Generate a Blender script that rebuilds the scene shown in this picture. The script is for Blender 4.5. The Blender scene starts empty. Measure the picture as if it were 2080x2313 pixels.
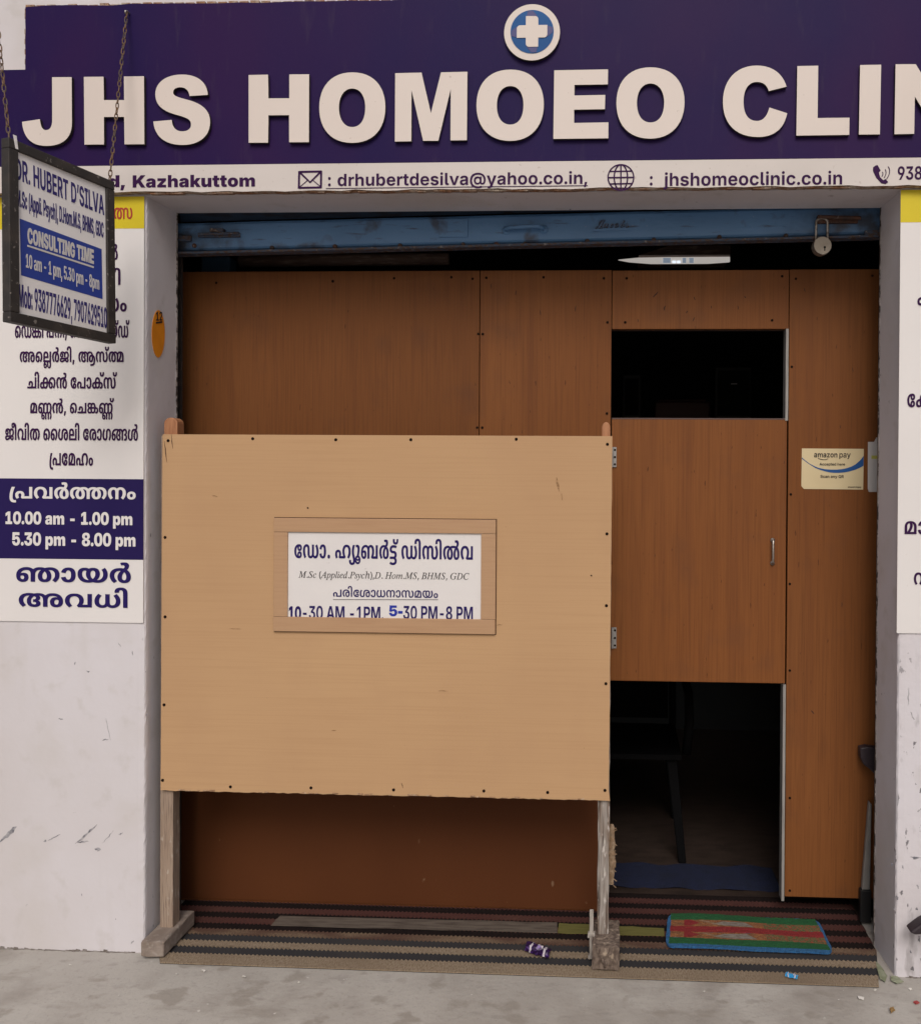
import bpy, bmesh, math, random
from mathutils import Vector, Matrix
from mathutils.geometry import tessellate_polygon
random.seed(7)
sc = bpy.context.scene
COL = sc.collection
R = math.radians

# ------------------------------------------------------------------ camera
FPX, IMW, IMH = 2000.0, 2080.0, 2313.0
CAM = Vector((0.0, -2.7, 1.4985))
PSI, PHI, RHO = R(2.64144), R(0.44674), R(-0.36522)
PPX, PPY = 1307.63, 1095.006
def _axes():
    r = Vector((math.cos(PSI), math.sin(PSI), 0)); f = Vector((-math.sin(PSI), math.cos(PSI), 0)); d = Vector((0, 0, -1))
    f2 = math.cos(PHI)*f + math.sin(PHI)*d; d2 = math.cos(PHI)*d - math.sin(PHI)*f
    r3 = math.cos(RHO)*r + math.sin(RHO)*d2; d3 = math.cos(RHO)*d2 - math.sin(RHO)*r
    return r3, d3, f2
AR, AD, AF = _axes()
cam_data = bpy.data.cameras.new('camera'); cam = bpy.data.objects.new('camera', cam_data); COL.objects.link(cam)
cam.matrix_world = Matrix(((AR.x, -AD.x, -AF.x, CAM.x), (AR.y, -AD.y, -AF.y, CAM.y), (AR.z, -AD.z, -AF.z, CAM.z), (0, 0, 0, 1)))
cam_data.sensor_width = 36; cam_data.lens = FPX/IMH*36
cam_data.shift_x = -(PPX-IMW/2)/IMH; cam_data.shift_y = (PPY-IMH/2)/IMH
cam_data.clip_start = .05; cam_data.clip_end = 3000
sc.camera = cam

# ------------------------------------------------------------------ light
SUN_EL, SUN_AZ = R(43), R(176)        # azimuth clockwise from +y : behind the camera, a little to its right
w = bpy.data.worlds.new('World'); sc.world = w; w.use_nodes = True
nt = w.node_tree; bg = nt.nodes['Background']
sky = nt.nodes.new('ShaderNodeTexSky'); sky.sky_type = 'NISHITA'; sky.sun_disc = False
sky.sun_elevation = SUN_EL; sky.sun_rotation = SUN_AZ; sky.air_density = 1.0; sky.dust_density = 6.0; sky.ozone_density = 0.6
nt.links.new(sky.outputs[0], bg.inputs[0]); bg.inputs[1].default_value = 0.078
ld = bpy.data.lights.new('sun', 'SUN'); ld.energy = 1.22; ld.angle = R(26); ld.color = (1, .995, .99)
sun = bpy.data.objects.new('sun', ld); COL.objects.link(sun)
sd = Vector((math.sin(SUN_AZ)*math.cos(SUN_EL), math.cos(SUN_AZ)*math.cos(SUN_EL), math.sin(SUN_EL)))
sun.rotation_euler = sd.to_track_quat('Z', 'Y').to_euler(); sun.location = (0, -6, 8)
sc.view_settings.view_transform = 'Standard'; sc.view_settings.look = 'None'
sc.view_settings.exposure = 0.10; sc.view_settings.gamma = 1

# ------------------------------------------------------------------ measuring helpers
def ray(px, py):
    return AR*((px-PPX)/FPX) + AD*((py-PPY)/FPX) + AF
def U(px, py, Y=0.0):
    d = ray(px, py); return CAM + d*((Y-CAM.y)/d.y)
def UF(px, py, z=0.0):
    d = ray(px, py); return CAM + d*((z-CAM.z)/d.z)
def UP(px, py, p0, n):
    d = ray(px, py); return CAM + d*((p0-CAM).dot(n)/d.dot(n))

# ------------------------------------------------------------------ materials
def rgb(r, g, b):
    f = lambda c: (c/255/12.92) if c/255 <= .04045 else ((c/255+.055)/1.055)**2.4
    return (f(r), f(g), f(b), 1)
def mat(name, base, rough=.6, layers=(), bump=None, metal=0.0, spec=.4, emit=None, off=(0, 0, 0)):
    """layers: (mapping scale xyz, noise scale, detail, lo, hi, colour, strength[, (zlo, zhi)])"""
    m = bpy.data.materials.new(name); m.use_nodes = True
    n, l = m.node_tree.nodes, m.node_tree.links
    b = n['Principled BSDF']; b.inputs['Roughness'].default_value = rough
    b.inputs['Metallic'].default_value = metal; b.inputs['Specular IOR Level'].default_value = spec
    tc = n.new('ShaderNodeTexCoord')
    prev = None
    def noise(scl, ns, det):
        mp = n.new('ShaderNodeMapping'); mp.inputs['Scale'].default_value = scl; mp.inputs['Location'].default_value = off
        l.new(tc.outputs['Object'], mp.inputs[0])
        nz = n.new('ShaderNodeTexNoise'); nz.inputs['Scale'].default_value = ns; nz.inputs['Detail'].default_value = det
        l.new(mp.outputs[0], nz.inputs['Vector']); return nz
    for L in layers:
        scl, ns, det, lo, hi, colr, st = L[:7]
        nz = noise(scl, ns, det)
        mr = n.new('ShaderNodeMapRange'); mr.inputs['From Min'].default_value = lo; mr.inputs['From Max'].default_value = hi
        mr.inputs['To Max'].default_value = st; l.new(nz.outputs['Fac'], mr.inputs['Value'])
        fac = mr.outputs[0]
        if len(L) > 7:
            sx = n.new('ShaderNodeSeparateXYZ'); l.new(tc.outputs['Object'], sx.inputs[0])
            zr = n.new('ShaderNodeMapRange'); zr.inputs['From Min'].default_value = L[7][0]; zr.inputs['From Max'].default_value = L[7][1]
            l.new(sx.outputs[L[8] if len(L) > 8 else 'Z'], zr.inputs['Value'])
            mu = n.new('ShaderNodeMath'); mu.operation = 'MULTIPLY'; l.new(fac, mu.inputs[0]); l.new(zr.outputs[0], mu.inputs[1]); fac = mu.outputs[0]
        mx = n.new('ShaderNodeMix'); mx.data_type = 'RGBA'
        l.new(fac, mx.inputs['Factor'])
        if prev is None: mx.inputs['A'].default_value = base
        else: l.new(prev, mx.inputs['A'])
        mx.inputs['B'].default_value = colr; prev = mx.outputs['Result']
    if prev is None: b.inputs['Base Color'].default_value = base
    else: l.new(prev, b.inputs['Base Color'])
    if bump:
        scl, ns, det, st, dist = bump
        nz = noise(scl, ns, det); bp = n.new('ShaderNodeBump'); bp.inputs['Strength'].default_value = st; bp.inputs['Distance'].default_value = dist
        l.new(nz.outputs['Fac'], bp.inputs['Height']); l.new(bp.outputs[0], b.inputs['Normal'])
    if emit:
        b.inputs['Emission Color'].default_value = emit[0]; b.inputs['Emission Strength'].default_value = emit[1]
    return m
def C(r, g, b): return (r, g, b, 1)
one = (1, 1, 1)
M = {}
M['wall'] = mat('painted_plaster', C(.62, .60, .64), .75, [
    (one, 1.3, 6, .42, .66, C(.55, .52, .53), .8), (one, 4, 7, .52, .70, C(.53, .50, .49), .6), (one, 14, 6, .58, .70, C(.50, .475, .47), .5),
    ((5, 1, .55), 2.2, 5, .60, .78, C(.50, .47, .46), .35),
    ((9, 9, 5), 5, 3, .735, .76, C(.10, .10, .13), .75), (one, 26, 3, .73, .77, C(.3, .29, .3), .5)], (one, 28, 8, .18, .006))
M['wall_worn'] = mat('speckled_plaster', C(.615, .595, .64), .78, [
    (one, 1.3, 5, .42, .68, C(.56, .52, .53), .7), (one, 9, 6, .56, .72, C(.52, .49, .49), .5), ((3, 3, 1), 7, 6, .585, .67, C(.30, .28, .29), .65, (1.05, .75)),
    ((16, 16, 9), 3.2, 4, .645, .675, C(.07, .065, .075), .8, (1.15, .8))], (one, 24, 9, .35, .008))
M['scuff'] = mat('dark_scuff', C(.13, .13, .155), .8, [(one, 60, 4, .38, .58, C(.42, .41, .43), .9)])
M['dirt'] = mat('crumbled_dirt', C(.12, .10, .088), .95, [(one, 40, 5, .4, .65, C(.27, .25, .23), .9)], (one, 80, 5, .7, .005))
M['purple'] = mat('purple_flex', C(.0125, .0052, .058), .5, [((1, 1, .6), 2.2, 4, .38, .66, C(.024, .006, .056), .9), (one, 160, 2, .55, .8, C(.04, .022, .07), .2), ((9, 9, 1.2), 4, 5, .60, .78, C(.06, .045, .07), .3)], ((1, 1, 1), 6, 3, .12, .01), spec=.10)
M['flexwhite'] = mat('white_flex', C(.60, .555, .535), .5, [((1, 1, 2), 3, 5, .45, .75, C(.53, .49, .465), .6), (one, 90, 3, .68, .76, C(.3, .22, .18), .4)], spec=.3)
M['letter'] = mat('acrylic_letter', C(.66, .59, .55), .45, [(one, 1.7, 3, .4, .7, C(.62, .55, .51), .6), (one, 70, 3, .69, .75, C(.30, .24, .2), .45)], spec=.3)
M['letter_side'] = mat('acrylic_edge', C(.035, .026, .026), .5)
M['edge_rot'] = mat('rotten_edge', C(.27, .14, .075), .9, [((1, 1, 1), 30, 5, .4, .65, C(.42, .36, .3), .9), (one, 80, 4, .5, .7, C(.09, .05, .03), .8)], (one, 60, 5, .8, .01))
M['ink'] = mat('purple_ink', C(.035, .008, .055), .6, spec=.1)
M['ink_blue'] = mat('blue_ink', C(.02, .012, .10), .6, spec=.1)
M['ink_black'] = mat('black_ink', C(.03, .027, .03), .6, spec=.1)
M['ink_red'] = mat('red_ink', C(.36, .03, .02), .5)
M['ink_sign'] = mat('sign_violet_ink', C(.045, .035, .16), .6, spec=.1)
M['poster'] = mat('poster_paper', C(.72, .70, .70), .5, [(one, 2, 3, .4, .7, C(.67, .645, .645), .6), (one, 60, 3, .7, .77, C(.5, .46, .44), .4)], ((1, 1, 1), 5, 2, .1, .01), spec=.25)
M['poster_navy'] = mat('poster_navy', C(.016, .009, .075), .5, [(one, 3, 3, .4, .7, C(.02, .011, .085), .8)], spec=.15)
M['poster_yellow'] = mat('poster_yellow', C(.62, .50, .008), .5, [(one, 5, 3, .4, .7, C(.58, .46, .006), .8)])
M['emblem_blue'] = mat('emblem_blue', C(.014, .08, .25), .5, [((1, 1, 1), 12, 2, .4, .7, C(.02, .11, .32), .6)], spec=.15)
M['emblem_navy'] = mat('emblem_navy', C(.02, .022, .15), .4)
GR = ((46, 46, 1.0))
def laminate(k, t, off):
    c = lambda r, g, bl: C(r*t, g*t, bl*t)
    M[k] = mat(k, c(.188, .067, .019), .55, [
        ((1.3, 1, .5), 1.6, 3, .35, .7, c(.218, .083, .026), .8), ((40, 40, .7), 4.5, 5, .46, .70, c(.128, .045, .015), .5),
        ((110, 110, 1.6), 4, 4, .5, .8, c(.10, .033, .011), .5), ((6, 6, .3), 3, 3, .54, .75, c(.135, .047, .017), .6), ((2, 2, 1.6), 3, 6, .56, .72, c(.13, .052, .023), .5),
        ((18, 18, 3.6), 6, 3, .69, .74, c(.052, .018, .008), .75)], ((110, 110, 2), 4, 4, .04, .002), spec=.16, off=off)
laminate('ply', .94, (0, 0, 0)); laminate('ply_left', .80, (3.1, 0, 7)); laminate('ply_head', 1.0, (9, 2, 1.5)); laminate('ply_door', 1.0, (5.3, 1, 4)); laminate('ply_right', .93, (17, 3, 2.2))  # left panel toned down to carry the shade toward the left jamb
M['mark'] = mat('scratch_and_shadow_gap', C(.045, .018, .010), .8); M['board_mark'] = mat('brown_stain', C(.23, .125, .06), .8, [(one, 120, 4, .45, .65, C(.42, .26, .13), .9)])
M['ply_dark'] = mat('shaded_lower_laminate', C(.085, .028, .0105), .6, [((1.3, 1, 1), 1.6, 3, .35, .7, C(.105, .036, .013), .7), ((70, 70, 70), 4, 4, .5, .75, C(.07, .022, .008), .4), ((5, 5, 3), 5, 3, .72, .76, C(.3, .2, .13), .4)], spec=.12)  # laminate darkened for the shade below the notice board
M['board'] = mat('light_ply', C(.485, .308, .168), .55, [
    ((.9, 1, 1.1), 1.4, 3, .36, .68, C(.44, .272, .150), .8), ((2.4, 1, 1.7), 2.5, 6, .52, .74, C(.41, .25, .145), .3), ((1.2, 1, 90), 2.2, 5, .45, .72, C(.395, .232, .12), .36),
    ((60, 60, 14), 5, 4, .60, .80, C(.40, .225, .11), .35), ((20, 20, 12), 3.2, 3, .752, .778, C(.2, .1, .04), .55)], ((2, 2, 80), 4, 4, .04, .002), spec=.18)
M['board_edge'] = mat('broken_ply_edge', C(.36, .22, .13), .9, [(one, 45, 4, .4, .65, C(.16, .08, .04), .9), (one, 90, 3, .5, .7, C(.55, .42, .3), .8)], (one, 70, 5, .7, .006))
M['strip'] = mat('beading_wood', C(.425, .262, .15), .55, [((2, 2, 50), 3, 4, .45, .7, C(.37, .215, .12), .6)])
M['oldwood'] = mat('weathered_wood', C(.33, .255, .20), .85, [
    ((3, 3, .6), 4, 5, .38, .66, C(.24, .17, .125), .9), ((60, 60, 2.5), 4, 6, .5, .72, C(.09, .055, .04), .75), ((14, 14, 5), 5, 4, .60, .70, C(.46, .40, .34), .7)],
    ((50, 50, 3), 5, 6, .5, .004))
M['oldwood2'] = mat('grey_split_wood', C(.31, .28, .255), .85, [((30, 30, 1.2), 3, 4, .56, .62, C(.05, .035, .028), .9),
    ((14, 14, 2.2), 3, 5, .45, .62, C(.19, .14, .11), .95), ((70, 70, 2.5), 4, 6, .5, .72, C(.07, .05, .04), .85), ((16, 16, 5), 5, 4, .58, .68, C(.55, .51, .48), .8)],
    ((50, 50, 3), 5, 6, .6, .005))
M['footwood'] = mat('dusty_block_wood', C(.27, .225, .195), .9, [((4, 1, 4), 6, 5, .4, .65, C(.19, .15, .125), .9), (one, 40, 5, .55, .7, C(.40, .36, .33), .6)], ((30, 6, 60), 4, 5, .6, .004))
M['footend'] = mat('splintered_wood', C(.17, .13, .105), .9, [((30, 30, 12), 3, 5, .42, .62, C(.085, .06, .048), .9), ((14, 14, 9), 3, 5, .56, .66, C(.42, .34, .26), .85, (.03, .06))], (one, 45, 5, .8, .008))
M['knob'] = mat('varnished_post_top', C(.40, .185, .09), .6, [((30, 30, 4), 4, 4, .45, .7, C(.27, .11, .05), .8)])
M['screw'] = mat('rusty_screw', C(.010, .005, .0035), .8, spec=.08)
M['steel'] = mat('grey_aluminium', C(.30, .29, .28), .55, [((30, 30, 3), 5, 4, .45, .7, C(.2, .19, .185), .8)], metal=.2)
M['chrome'] = mat('worn_chrome', C(.42, .39, .36), .35, [(one, 60, 3, .45, .65, C(.16, .13, .11), .8)], metal=.8)
M['shutter'] = mat('blue_shutter_paint', C(.105, .235, .45), .42, [
    ((1, 1, 3), 3, 5, .4, .7, C(.085, .19, .37), .9), ((2, 2, 12), 6, 5, .60, .74, C(.045, .05, .075), .8), (one, 70, 4, .68, .76, C(.3, .36, .44), .5),
    ((3, 3, 3), 6, 6, .30, .60, C(.02, .019, .024), .95, (.45, .84), 'X'), ((3, 3, 3), 6, 6, .30, .60, C(.02, .021, .028), .95, (-1.22, -1.47), 'X'), ((4, 4, 1), 5, 5, .35, .6, C(.02, .025, .05), .8, (.045, .012)), ((1, 1, 1), 9, 6, .58, .68, C(.05, .035, .03), .7)],
    ((2, 2, 6), 8, 4, .25, .006), spec=.45)
M['slat'] = mat('shaded_shutter_slat', C(.03, .055, .10), .6, [((2, 2, 12), 6, 5, .5, .7, C(.03, .025, .03), .9)], spec=.15)  # blue darkened to put the shadow under the lintel into the slats
M['emboss'] = mat('worn_blue_relief', C(.10, .17, .30), .45, [(one, 60, 4, .5, .7, C(.05, .06, .09), .8)])
M['shutter_lip'] = mat('rusted_blue_lip', C(.055, .075, .12), .7, [((12, 12, 20), 6, 5, .45, .6, C(.075, .045, .032), .95), (one, 70, 4, .6, .7, C(.3, .27, .25), .7)], (one, 60, 5, .6, .004))
M['rust'] = mat('rusty_iron', C(.050, .032, .028), .75, [(one, 25, 5, .45, .65, C(.12, .05, .03), .9), (one, 70, 4, .62, .72, C(.3, .26, .24), .7)], (one, 60, 5, .5, .004))
M['rail'] = mat('dark_rail', C(.022, .016, .015), .75, [((40, 40, 8), 5, 5, .5, .68, C(.075, .045, .035), .8)], (one, 60, 5, .5, .004))
M['rail_edge'] = mat('chipped_plaster_edge', C(.36, .32, .30), .9, [((12, 12, 9), 5, 5, .47, .56, C(.04, .028, .024), .95)], (one, 60, 5, .9, .006))
M['lock'] = mat('padlock_steel', C(.25, .225, .195), .42, [(one, 40, 4, .45, .7, C(.2, .175, .15), .8)], metal=.5)
M['black'] = mat('black_plastic', C(.012, .012, .013), .5)
M['hole'] = mat('keyhole', C(.006, .006, .006), .9)
M['frame'] = mat('sign_frame_metal', C(.030, .026, .024), .6, [(one, 18, 5, .46, .72, C(.06, .048, .04), .8), (one, 90, 4, .64, .72, C(.3, .27, .24), .6)], (one, 60, 4, .3, .003))
M['signface'] = mat('sign_face', C(.82, .80, .795), .45, [(one, 5, 4, .4, .7, C(.76, .735, .725), .7)])
M['signblue'] = mat('sign_blue', C(.028, .055, .30), .42, [(one, 5, 3, .4, .7, C(.033, .062, .33), .8)])
M['signtext'] = mat('sign_text_white', C(.62, .60, .58), .5)
M['chain'] = mat('rusty_chain', C(.10, .075, .06), .65, [(one, 40, 3, .4, .65, C(.2, .11, .05), .8)], metal=.4)
M['orange'] = mat('orange_paint', C(.76, .27, .012), .6, [(one, 15, 4, .4, .7, C(.66, .22, .01), .8)])
M['plate'] = mat('white_acrylic', C(.70, .68, .68), .3, [(one, 6, 4, .45, .75, C(.65, .63, .64), .7), (one, 50, 3, .70, .76, C(.45, .42, .42), .5)], spec=.35)
M['ink_bright'] = mat('hand_painted_blue', C(.012, .03, .33), .4)
M['cream'] = mat('cream_sticker', C(.60, .50, .31), .4, [((1, 1, 1), 9, 2, .4, .7, C(.55, .45, .27), .7)])
M['swoosh'] = mat('swoosh_blue', C(.012, .075, .25), .4)
M['label'] = mat('white_label', C(.55, .53, .53), .45)
M['label_yellow'] = mat('label_yellow', C(.5, .48, .12), .5)
M['label_grey'] = mat('label_grey_block', C(.12, .12, .13), .5)
M['concrete'] = mat('dusty_concrete', C(.405, .383, .355), .9, [
    (one, 1.1, 6, .38, .66, C(.30, .277, .25), .9), (one, 3.5, 7, .46, .66, C(.45, .43, .40), .75), (one, 5, 8, .54, .70, C(.25, .225, .20), .6), ((1, 1.8, 1), 14, 6, .60, .76, C(.21, .19, .175), .5),
    (one, 60, 5, .58, .70, C(.26, .24, .22), .35), (one, 150, 3, .62, .74, C(.2, .18, .165), .5), ((1.2, 4, 1), 2.2, 7, .60, .68, C(.25, .225, .195), .5), ((1, 1.3, 1), 9, 8, .57, .64, C(.27, .245, .215), .7), (one, 34, 3, .735, .752, C(.62, .6, .57), .8)], (one, 55, 10, .28, .008))
M['mat_dark'] = mat('mat_black_weave', C(.026, .025, .028), .95, [(one, 120, 3, .4, .7, C(.03, .028, .03), .8), (one, 3, 4, .5, .75, C(.05, .044, .04), .6)], (one, 260, 3, .6, .004))
M['mat_tan'] = mat('mat_tan_weave', C(.285, .225, .16), .95, [((160, 40, 1), 2, 3, .42, .65, C(.16, .11, .068), .8), (one, 3, 4, .45, .7, C(.19, .14, .095), .7)], ((200, 60, 1), 2, 3, .8, .004))
M['mat_back'] = mat('mat_dark_inner_weave', C(.011, .008, .008), .95, [(one, 120, 3, .4, .7, C(.02, .012, .011), .8)], (one, 260, 3, .6, .004), spec=.1)
M['mat_mid'] = mat('mat_half_worn_weave', C(.10, .05, .034), .95, [((2, 6, 1), 2.5, 4, .42, .60, C(.20, .14, .09), .9), ((160, 40, 1), 2, 3, .42, .65, C(.07, .04, .03), .6)], ((200, 60, 1), 2, 3, .8, .004))
M['mat_maroon'] = mat('mat_maroon_weave', C(.078, .024, .019), .95, [((160, 40, 1), 2, 3, .42, .65, C(.045, .016, .013), .8), (one, 3, 4, .55, .7, C(.10, .05, .035), .6)], ((200, 60, 1), 2, 3, .8, .004))
M['patch_grey'] = mat('grey_tape', C(.12, .098, .080), .9, [((3, 20, 1), 4, 5, .4, .7, C(.055, .04, .033), .9)], (one, 80, 4, .5, .003))
M['patch_yellow'] = mat('olive_tape', C(.13, .12, .034), .85, [((3, 20, 1), 6, 5, .4, .7, C(.10, .09, .022), .9)])
M['rug_blue'] = mat('rug_blue_binding', C(.02, .11, .27), .95, [(one, 90, 3, .4, .7, C(.012, .06, .15), .9), ((110, 110, 40), 3, 3, .52, .64, C(.06, .17, .32), .55), ((90, 90, 40), 4, 3, .56, .68, C(.02, .02, .018), .6)], (one, 200, 3, .8, .004))
M['rug_green'] = mat('rug_green_band', C(.010, .092, .028), .95, [((30, 90, 1), 3, 4, .4, .7, C(.005, .045, .014), .9), ((110, 110, 40), 3, 3, .52, .64, C(.03, .12, .045), .55), ((90, 90, 40), 4, 3, .56, .68, C(.02, .02, .018), .6)], (one, 200, 3, .8, .004))
M['rug_red'] = mat('rug_red_band', C(.22, .014, .018), .95, [((30, 90, 1), 3, 4, .4, .7, C(.14, .008, .01), .9), ((110, 110, 40), 3, 3, .52, .64, C(.30, .06, .05), .55), ((90, 90, 40), 4, 3, .56, .68, C(.02, .02, .018), .6)], (one, 200, 3, .8, .004))
M['rug_brown'] = mat('rug_brown_pattern', C(.26, .09, .03), .95, [((12, 60, 1), 3, 4, .4, .62, C(.13, .05, .02), .95), ((20, 50, 1), 4, 3, .58, .66, C(.35, .16, .05), .9), ((110, 110, 40), 3, 3, .52, .64, C(.30, .2, .12), .55), ((90, 90, 40), 4, 3, .56, .68, C(.02, .02, .018), .6)], (one, 200, 3, .8, .004))
M['rug_grey'] = mat('rug_grey_pattern', C(.22, .20, .175), .95, [((18, 60, 1), 3, 4, .4, .62, C(.13, .105, .085), .9)], (one, 200, 3, .8, .004))
M['rug_mix'] = mat('rug_mixed_pattern', C(.05, .09, .03), .95, [((25, 60, 1), 3, 3, .48, .56, C(.25, .04, .02), .95), ((25, 80, 1), 5, 3, .56, .62, C(.22, .12, .05), .9), ((110, 110, 40), 3, 3, .52, .64, C(.2, .17, .1), .55), ((90, 90, 40), 4, 3, .56, .68, C(.02, .02, .018), .6)], (one, 200, 3, .8, .004))
M['wrap_purple'] = mat('purple_foil', C(.022, .008, .045), .35, [(one, 120, 3, .5, .62, C(.06, .02, .14), .9)], metal=.2)
M['wrap_white'] = mat('wrapper_white', C(.5, .46, .5), .4)
M['wrap_blue'] = mat('blue_foil', C(.03, .27, .55), .3, metal=.2)
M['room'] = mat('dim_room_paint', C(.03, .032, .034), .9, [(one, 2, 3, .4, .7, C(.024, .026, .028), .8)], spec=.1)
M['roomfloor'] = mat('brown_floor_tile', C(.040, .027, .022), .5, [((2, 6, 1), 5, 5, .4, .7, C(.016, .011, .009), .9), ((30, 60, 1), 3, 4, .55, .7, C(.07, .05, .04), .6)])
M['navy_rug'] = mat('navy_cloth', C(.005, .009, .034), .95, [(one, 30, 4, .4, .7, C(.0035, .006, .02), .8)], (one, 150, 3, .6, .004))
M['darkplastic'] = mat('dark_chair_plastic', C(.0045, .0045, .005), .8, spec=.03)
M['shelf'] = mat('shelf_board', C(.085, .05, .045), .5)
M['redbox'] = mat('dark_red_case', C(.05, .006, .006), .5)
M['tube_white'] = mat('glossy_white_case', C(.62, .58, .55), .25, emit=(C(1, .93, .87), .35))
M['reflection_blue'] = mat('pale_blue_reflection', C(.42, .48, .56), .2, emit=(C(.6, .72, .9), .25))  # this and the next glow as window reflections painted on the gloss
M['reflection_glow'] = mat('bright_reflection', C(.8, .85, .95), .2, emit=(C(.8, .88, 1), 1.0))
M['pipebrown'] = mat('dusty_roller', C(.10, .06, .045), .7, [((3, 20, 20), 6, 5, .5, .7, C(.25, .18, .14), .7)])
M['dullblue'] = mat('dull_blue_box', C(.03, .07, .12), .6)
M['stick'] = mat('grey_stake', C(.36, .33, .30), .7, [((20, 20, 5), 5, 4, .45, .65, C(.18, .15, .13), .8)])
M['coir'] = mat('pale_fibre', C(.30, .22, .15), .95, [(one, 60, 4, .4, .65, C(.22, .14, .08), .9)], (one, 120, 4, 1, .006))
M['darkpurple'] = mat('dark_worn_plastic', C(.028, .020, .026), .5)
M['greymetal'] = mat('dull_grey_channel', C(.22, .21, .20), .5, [((20, 20, 4), 4, 4, .45, .7, C(.15, .145, .14), .8)])
M['leaf'] = mat('pale_green_scrap', C(.27, .29, .21), .7, [(one, 60, 3, .4, .65, C(.18, .2, .12), .8)])
M['dryleaf'] = mat('dry_leaf', C(.26, .16, .06), .8)
M['redbit'] = mat('red_plastic', C(.35, .05, .05), .5)
M['paintflake'] = mat('white_paint_flake', C(.62, .60, .57), .8)

# ------------------------------------------------------------------ mesh helpers
class MB:
    def __init__(s): s.v = []; s.f = []; s.mi = []
    def add(s, verts, faces, mi=0):
        o = len(s.v); s.v += [Vector(p) for p in verts]; s.f += [tuple(i+o for i in f) for f in faces]; s.mi += [mi]*len(faces); return s
    def box(s, x0, x1, y0, y1, z0, z1, mi=0):
        return s.add([(x0,y0,z0),(x1,y0,z0),(x1,y1,z0),(x0,y1,z0),(x0,y0,z1),(x1,y0,z1),(x1,y1,z1),(x0,y1,z1)],
                     [(0,3,2,1),(4,5,6,7),(0,1,5,4),(1,2,6,5),(2,3,7,6),(3,0,4,7)], mi)
    def hexa(s, front, back, mi=0):
        """two quads, same winding, front seen anticlockwise"""
        return s.add(list(front)+list(back), [(0,1,2,3),(7,6,5,4),(0,4,5,1),(1,5,6,2),(2,6,7,3),(3,7,4,0)], mi)
    def slab(s, outer, holes, ax, mi=0, mi_side=None):
        """polygon (list of Vector) extruded by vector ax; outer face first"""
        loops = [outer]+list(holes); flat = [p for lp in loops for p in lp]
        tris = tessellate_polygon(loops); n = len(flat); o = len(s.v)
        s.v += [Vector(p) for p in flat]
        nrm = Vector(ax)*-1
        for t in tris:
            a, b, c = (flat[i] for i in t)
            if (Vector(b)-Vector(a)).cross(Vector(c)-Vector(a)).dot(nrm) < 0: t = (t[0], t[2], t[1])
            s.f.append(tuple(i+o for i in t)); s.mi.append(mi)
        if Vector(ax).length > 0 and mi_side is not False:
            s.v += [Vector(p)+Vector(ax) for p in flat]; k = 0
            for t in tris:
                a, b, c = (flat[i] for i in t)
                if (Vector(b)-Vector(a)).cross(Vector(c)-Vector(a)).dot(nrm) > 0: t = (t[0], t[2], t[1])
                s.f.append(tuple(i+o+n for i in t)); s.mi.append(mi)
            ms = mi if mi_side is None else mi_side
            for li, lp in enumerate(loops):
                m = len(lp); area = sum((Vector(lp[i]).cross(Vector(lp[(i+1) % m]))).dot(nrm) for i in range(m))
                for i in range(m):
                    a, b = o+k+i, o+k+(i+1) % m
                    q = (a, a+n, b+n, b) if (area > 0) == (li == 0) else (b, b+n, a+n, a)
                    s.f.append(q); s.mi.append(ms)
                k += m
        return s
    def tube(s, pts, r, seg=8, closed=False, cap=True, mi=0):
        pts = [Vector(p) for p in pts]; n = len(pts); o = len(s.v); up = None
        for i, p in enumerate(pts):
            a = pts[(i-1) % n] if (closed or i > 0) else p; b = pts[(i+1) % n] if (closed or i < n-1) else p
            t = (b-a).normalized()
            if up is None: up = t.orthogonal().normalized()
            up = (up-t*up.dot(t)).normalized(); sd_ = t.cross(up)
            rr = r[i] if isinstance(r, (list, tuple)) else r
            for k in range(seg):
                an = 2*math.pi*k/seg; s.v.append(p+up*(math.cos(an)*rr)+sd_*(math.sin(an)*rr))
        for i in range(n if closed else n-1):
            j = (i+1) % n
            for k in range(seg):
                k2 = (k+1) % seg; s.f.append((o+i*seg+k, o+i*seg+k2, o+j*seg+k2, o+j*seg+k)); s.mi.append(mi)
        if cap and not closed:
            s.f.append(tuple(o+k for k in reversed(range(seg)))); s.mi.append(mi)
            s.f.append(tuple(o+(n-1)*seg+k for k in range(seg))); s.mi.append(mi)
        return s
    def build(s, name, mats, parent=None, bevel=0, smooth=False, seg=2, rough=0, cuts=0):
        off = Vector((0,0,0)); q = parent
        while q is not None: off += q.location; q = q.parent
        me = bpy.data.meshes.new(name); me.from_pydata([tuple(p-off) for p in s.v], [], s.f)
        mats = mats if isinstance(mats, (list, tuple)) else [mats]
        for m_ in mats: me.materials.append(m_ if not isinstance(m_, str) else M[m_])
        for p, i in zip(me.polygons, s.mi): p.material_index = i
        bm = bmesh.new(); bm.from_mesh(me)
        if cuts: bmesh.ops.subdivide_edges(bm, edges=[e for e in bm.edges if e.calc_length() > .05], cuts=cuts, use_grid_fill=True)
        if bevel:
            bmesh.ops.remove_doubles(bm, verts=bm.verts, dist=1e-6)
            ed = [e for e in bm.edges if len(e.link_faces) == 2 and e.calc_face_angle(0) > .5]
            bmesh.ops.bevel(bm, geom=ed, offset=bevel, segments=seg, profile=.5, affect='EDGES')
        if rough:
            for v in bm.verts: v.co += Vector((random.uniform(-1,1), random.uniform(-1,1), random.uniform(-1,1)))*rough
        bm.normal_update(); bm.to_mesh(me); bm.free()
        if smooth:
            for p in me.polygons: p.use_smooth = True
        me.update()
        ob = bpy.data.objects.new(name, me); COL.objects.link(ob)
        if parent is not None: ob.parent = parent
        return ob
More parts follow.
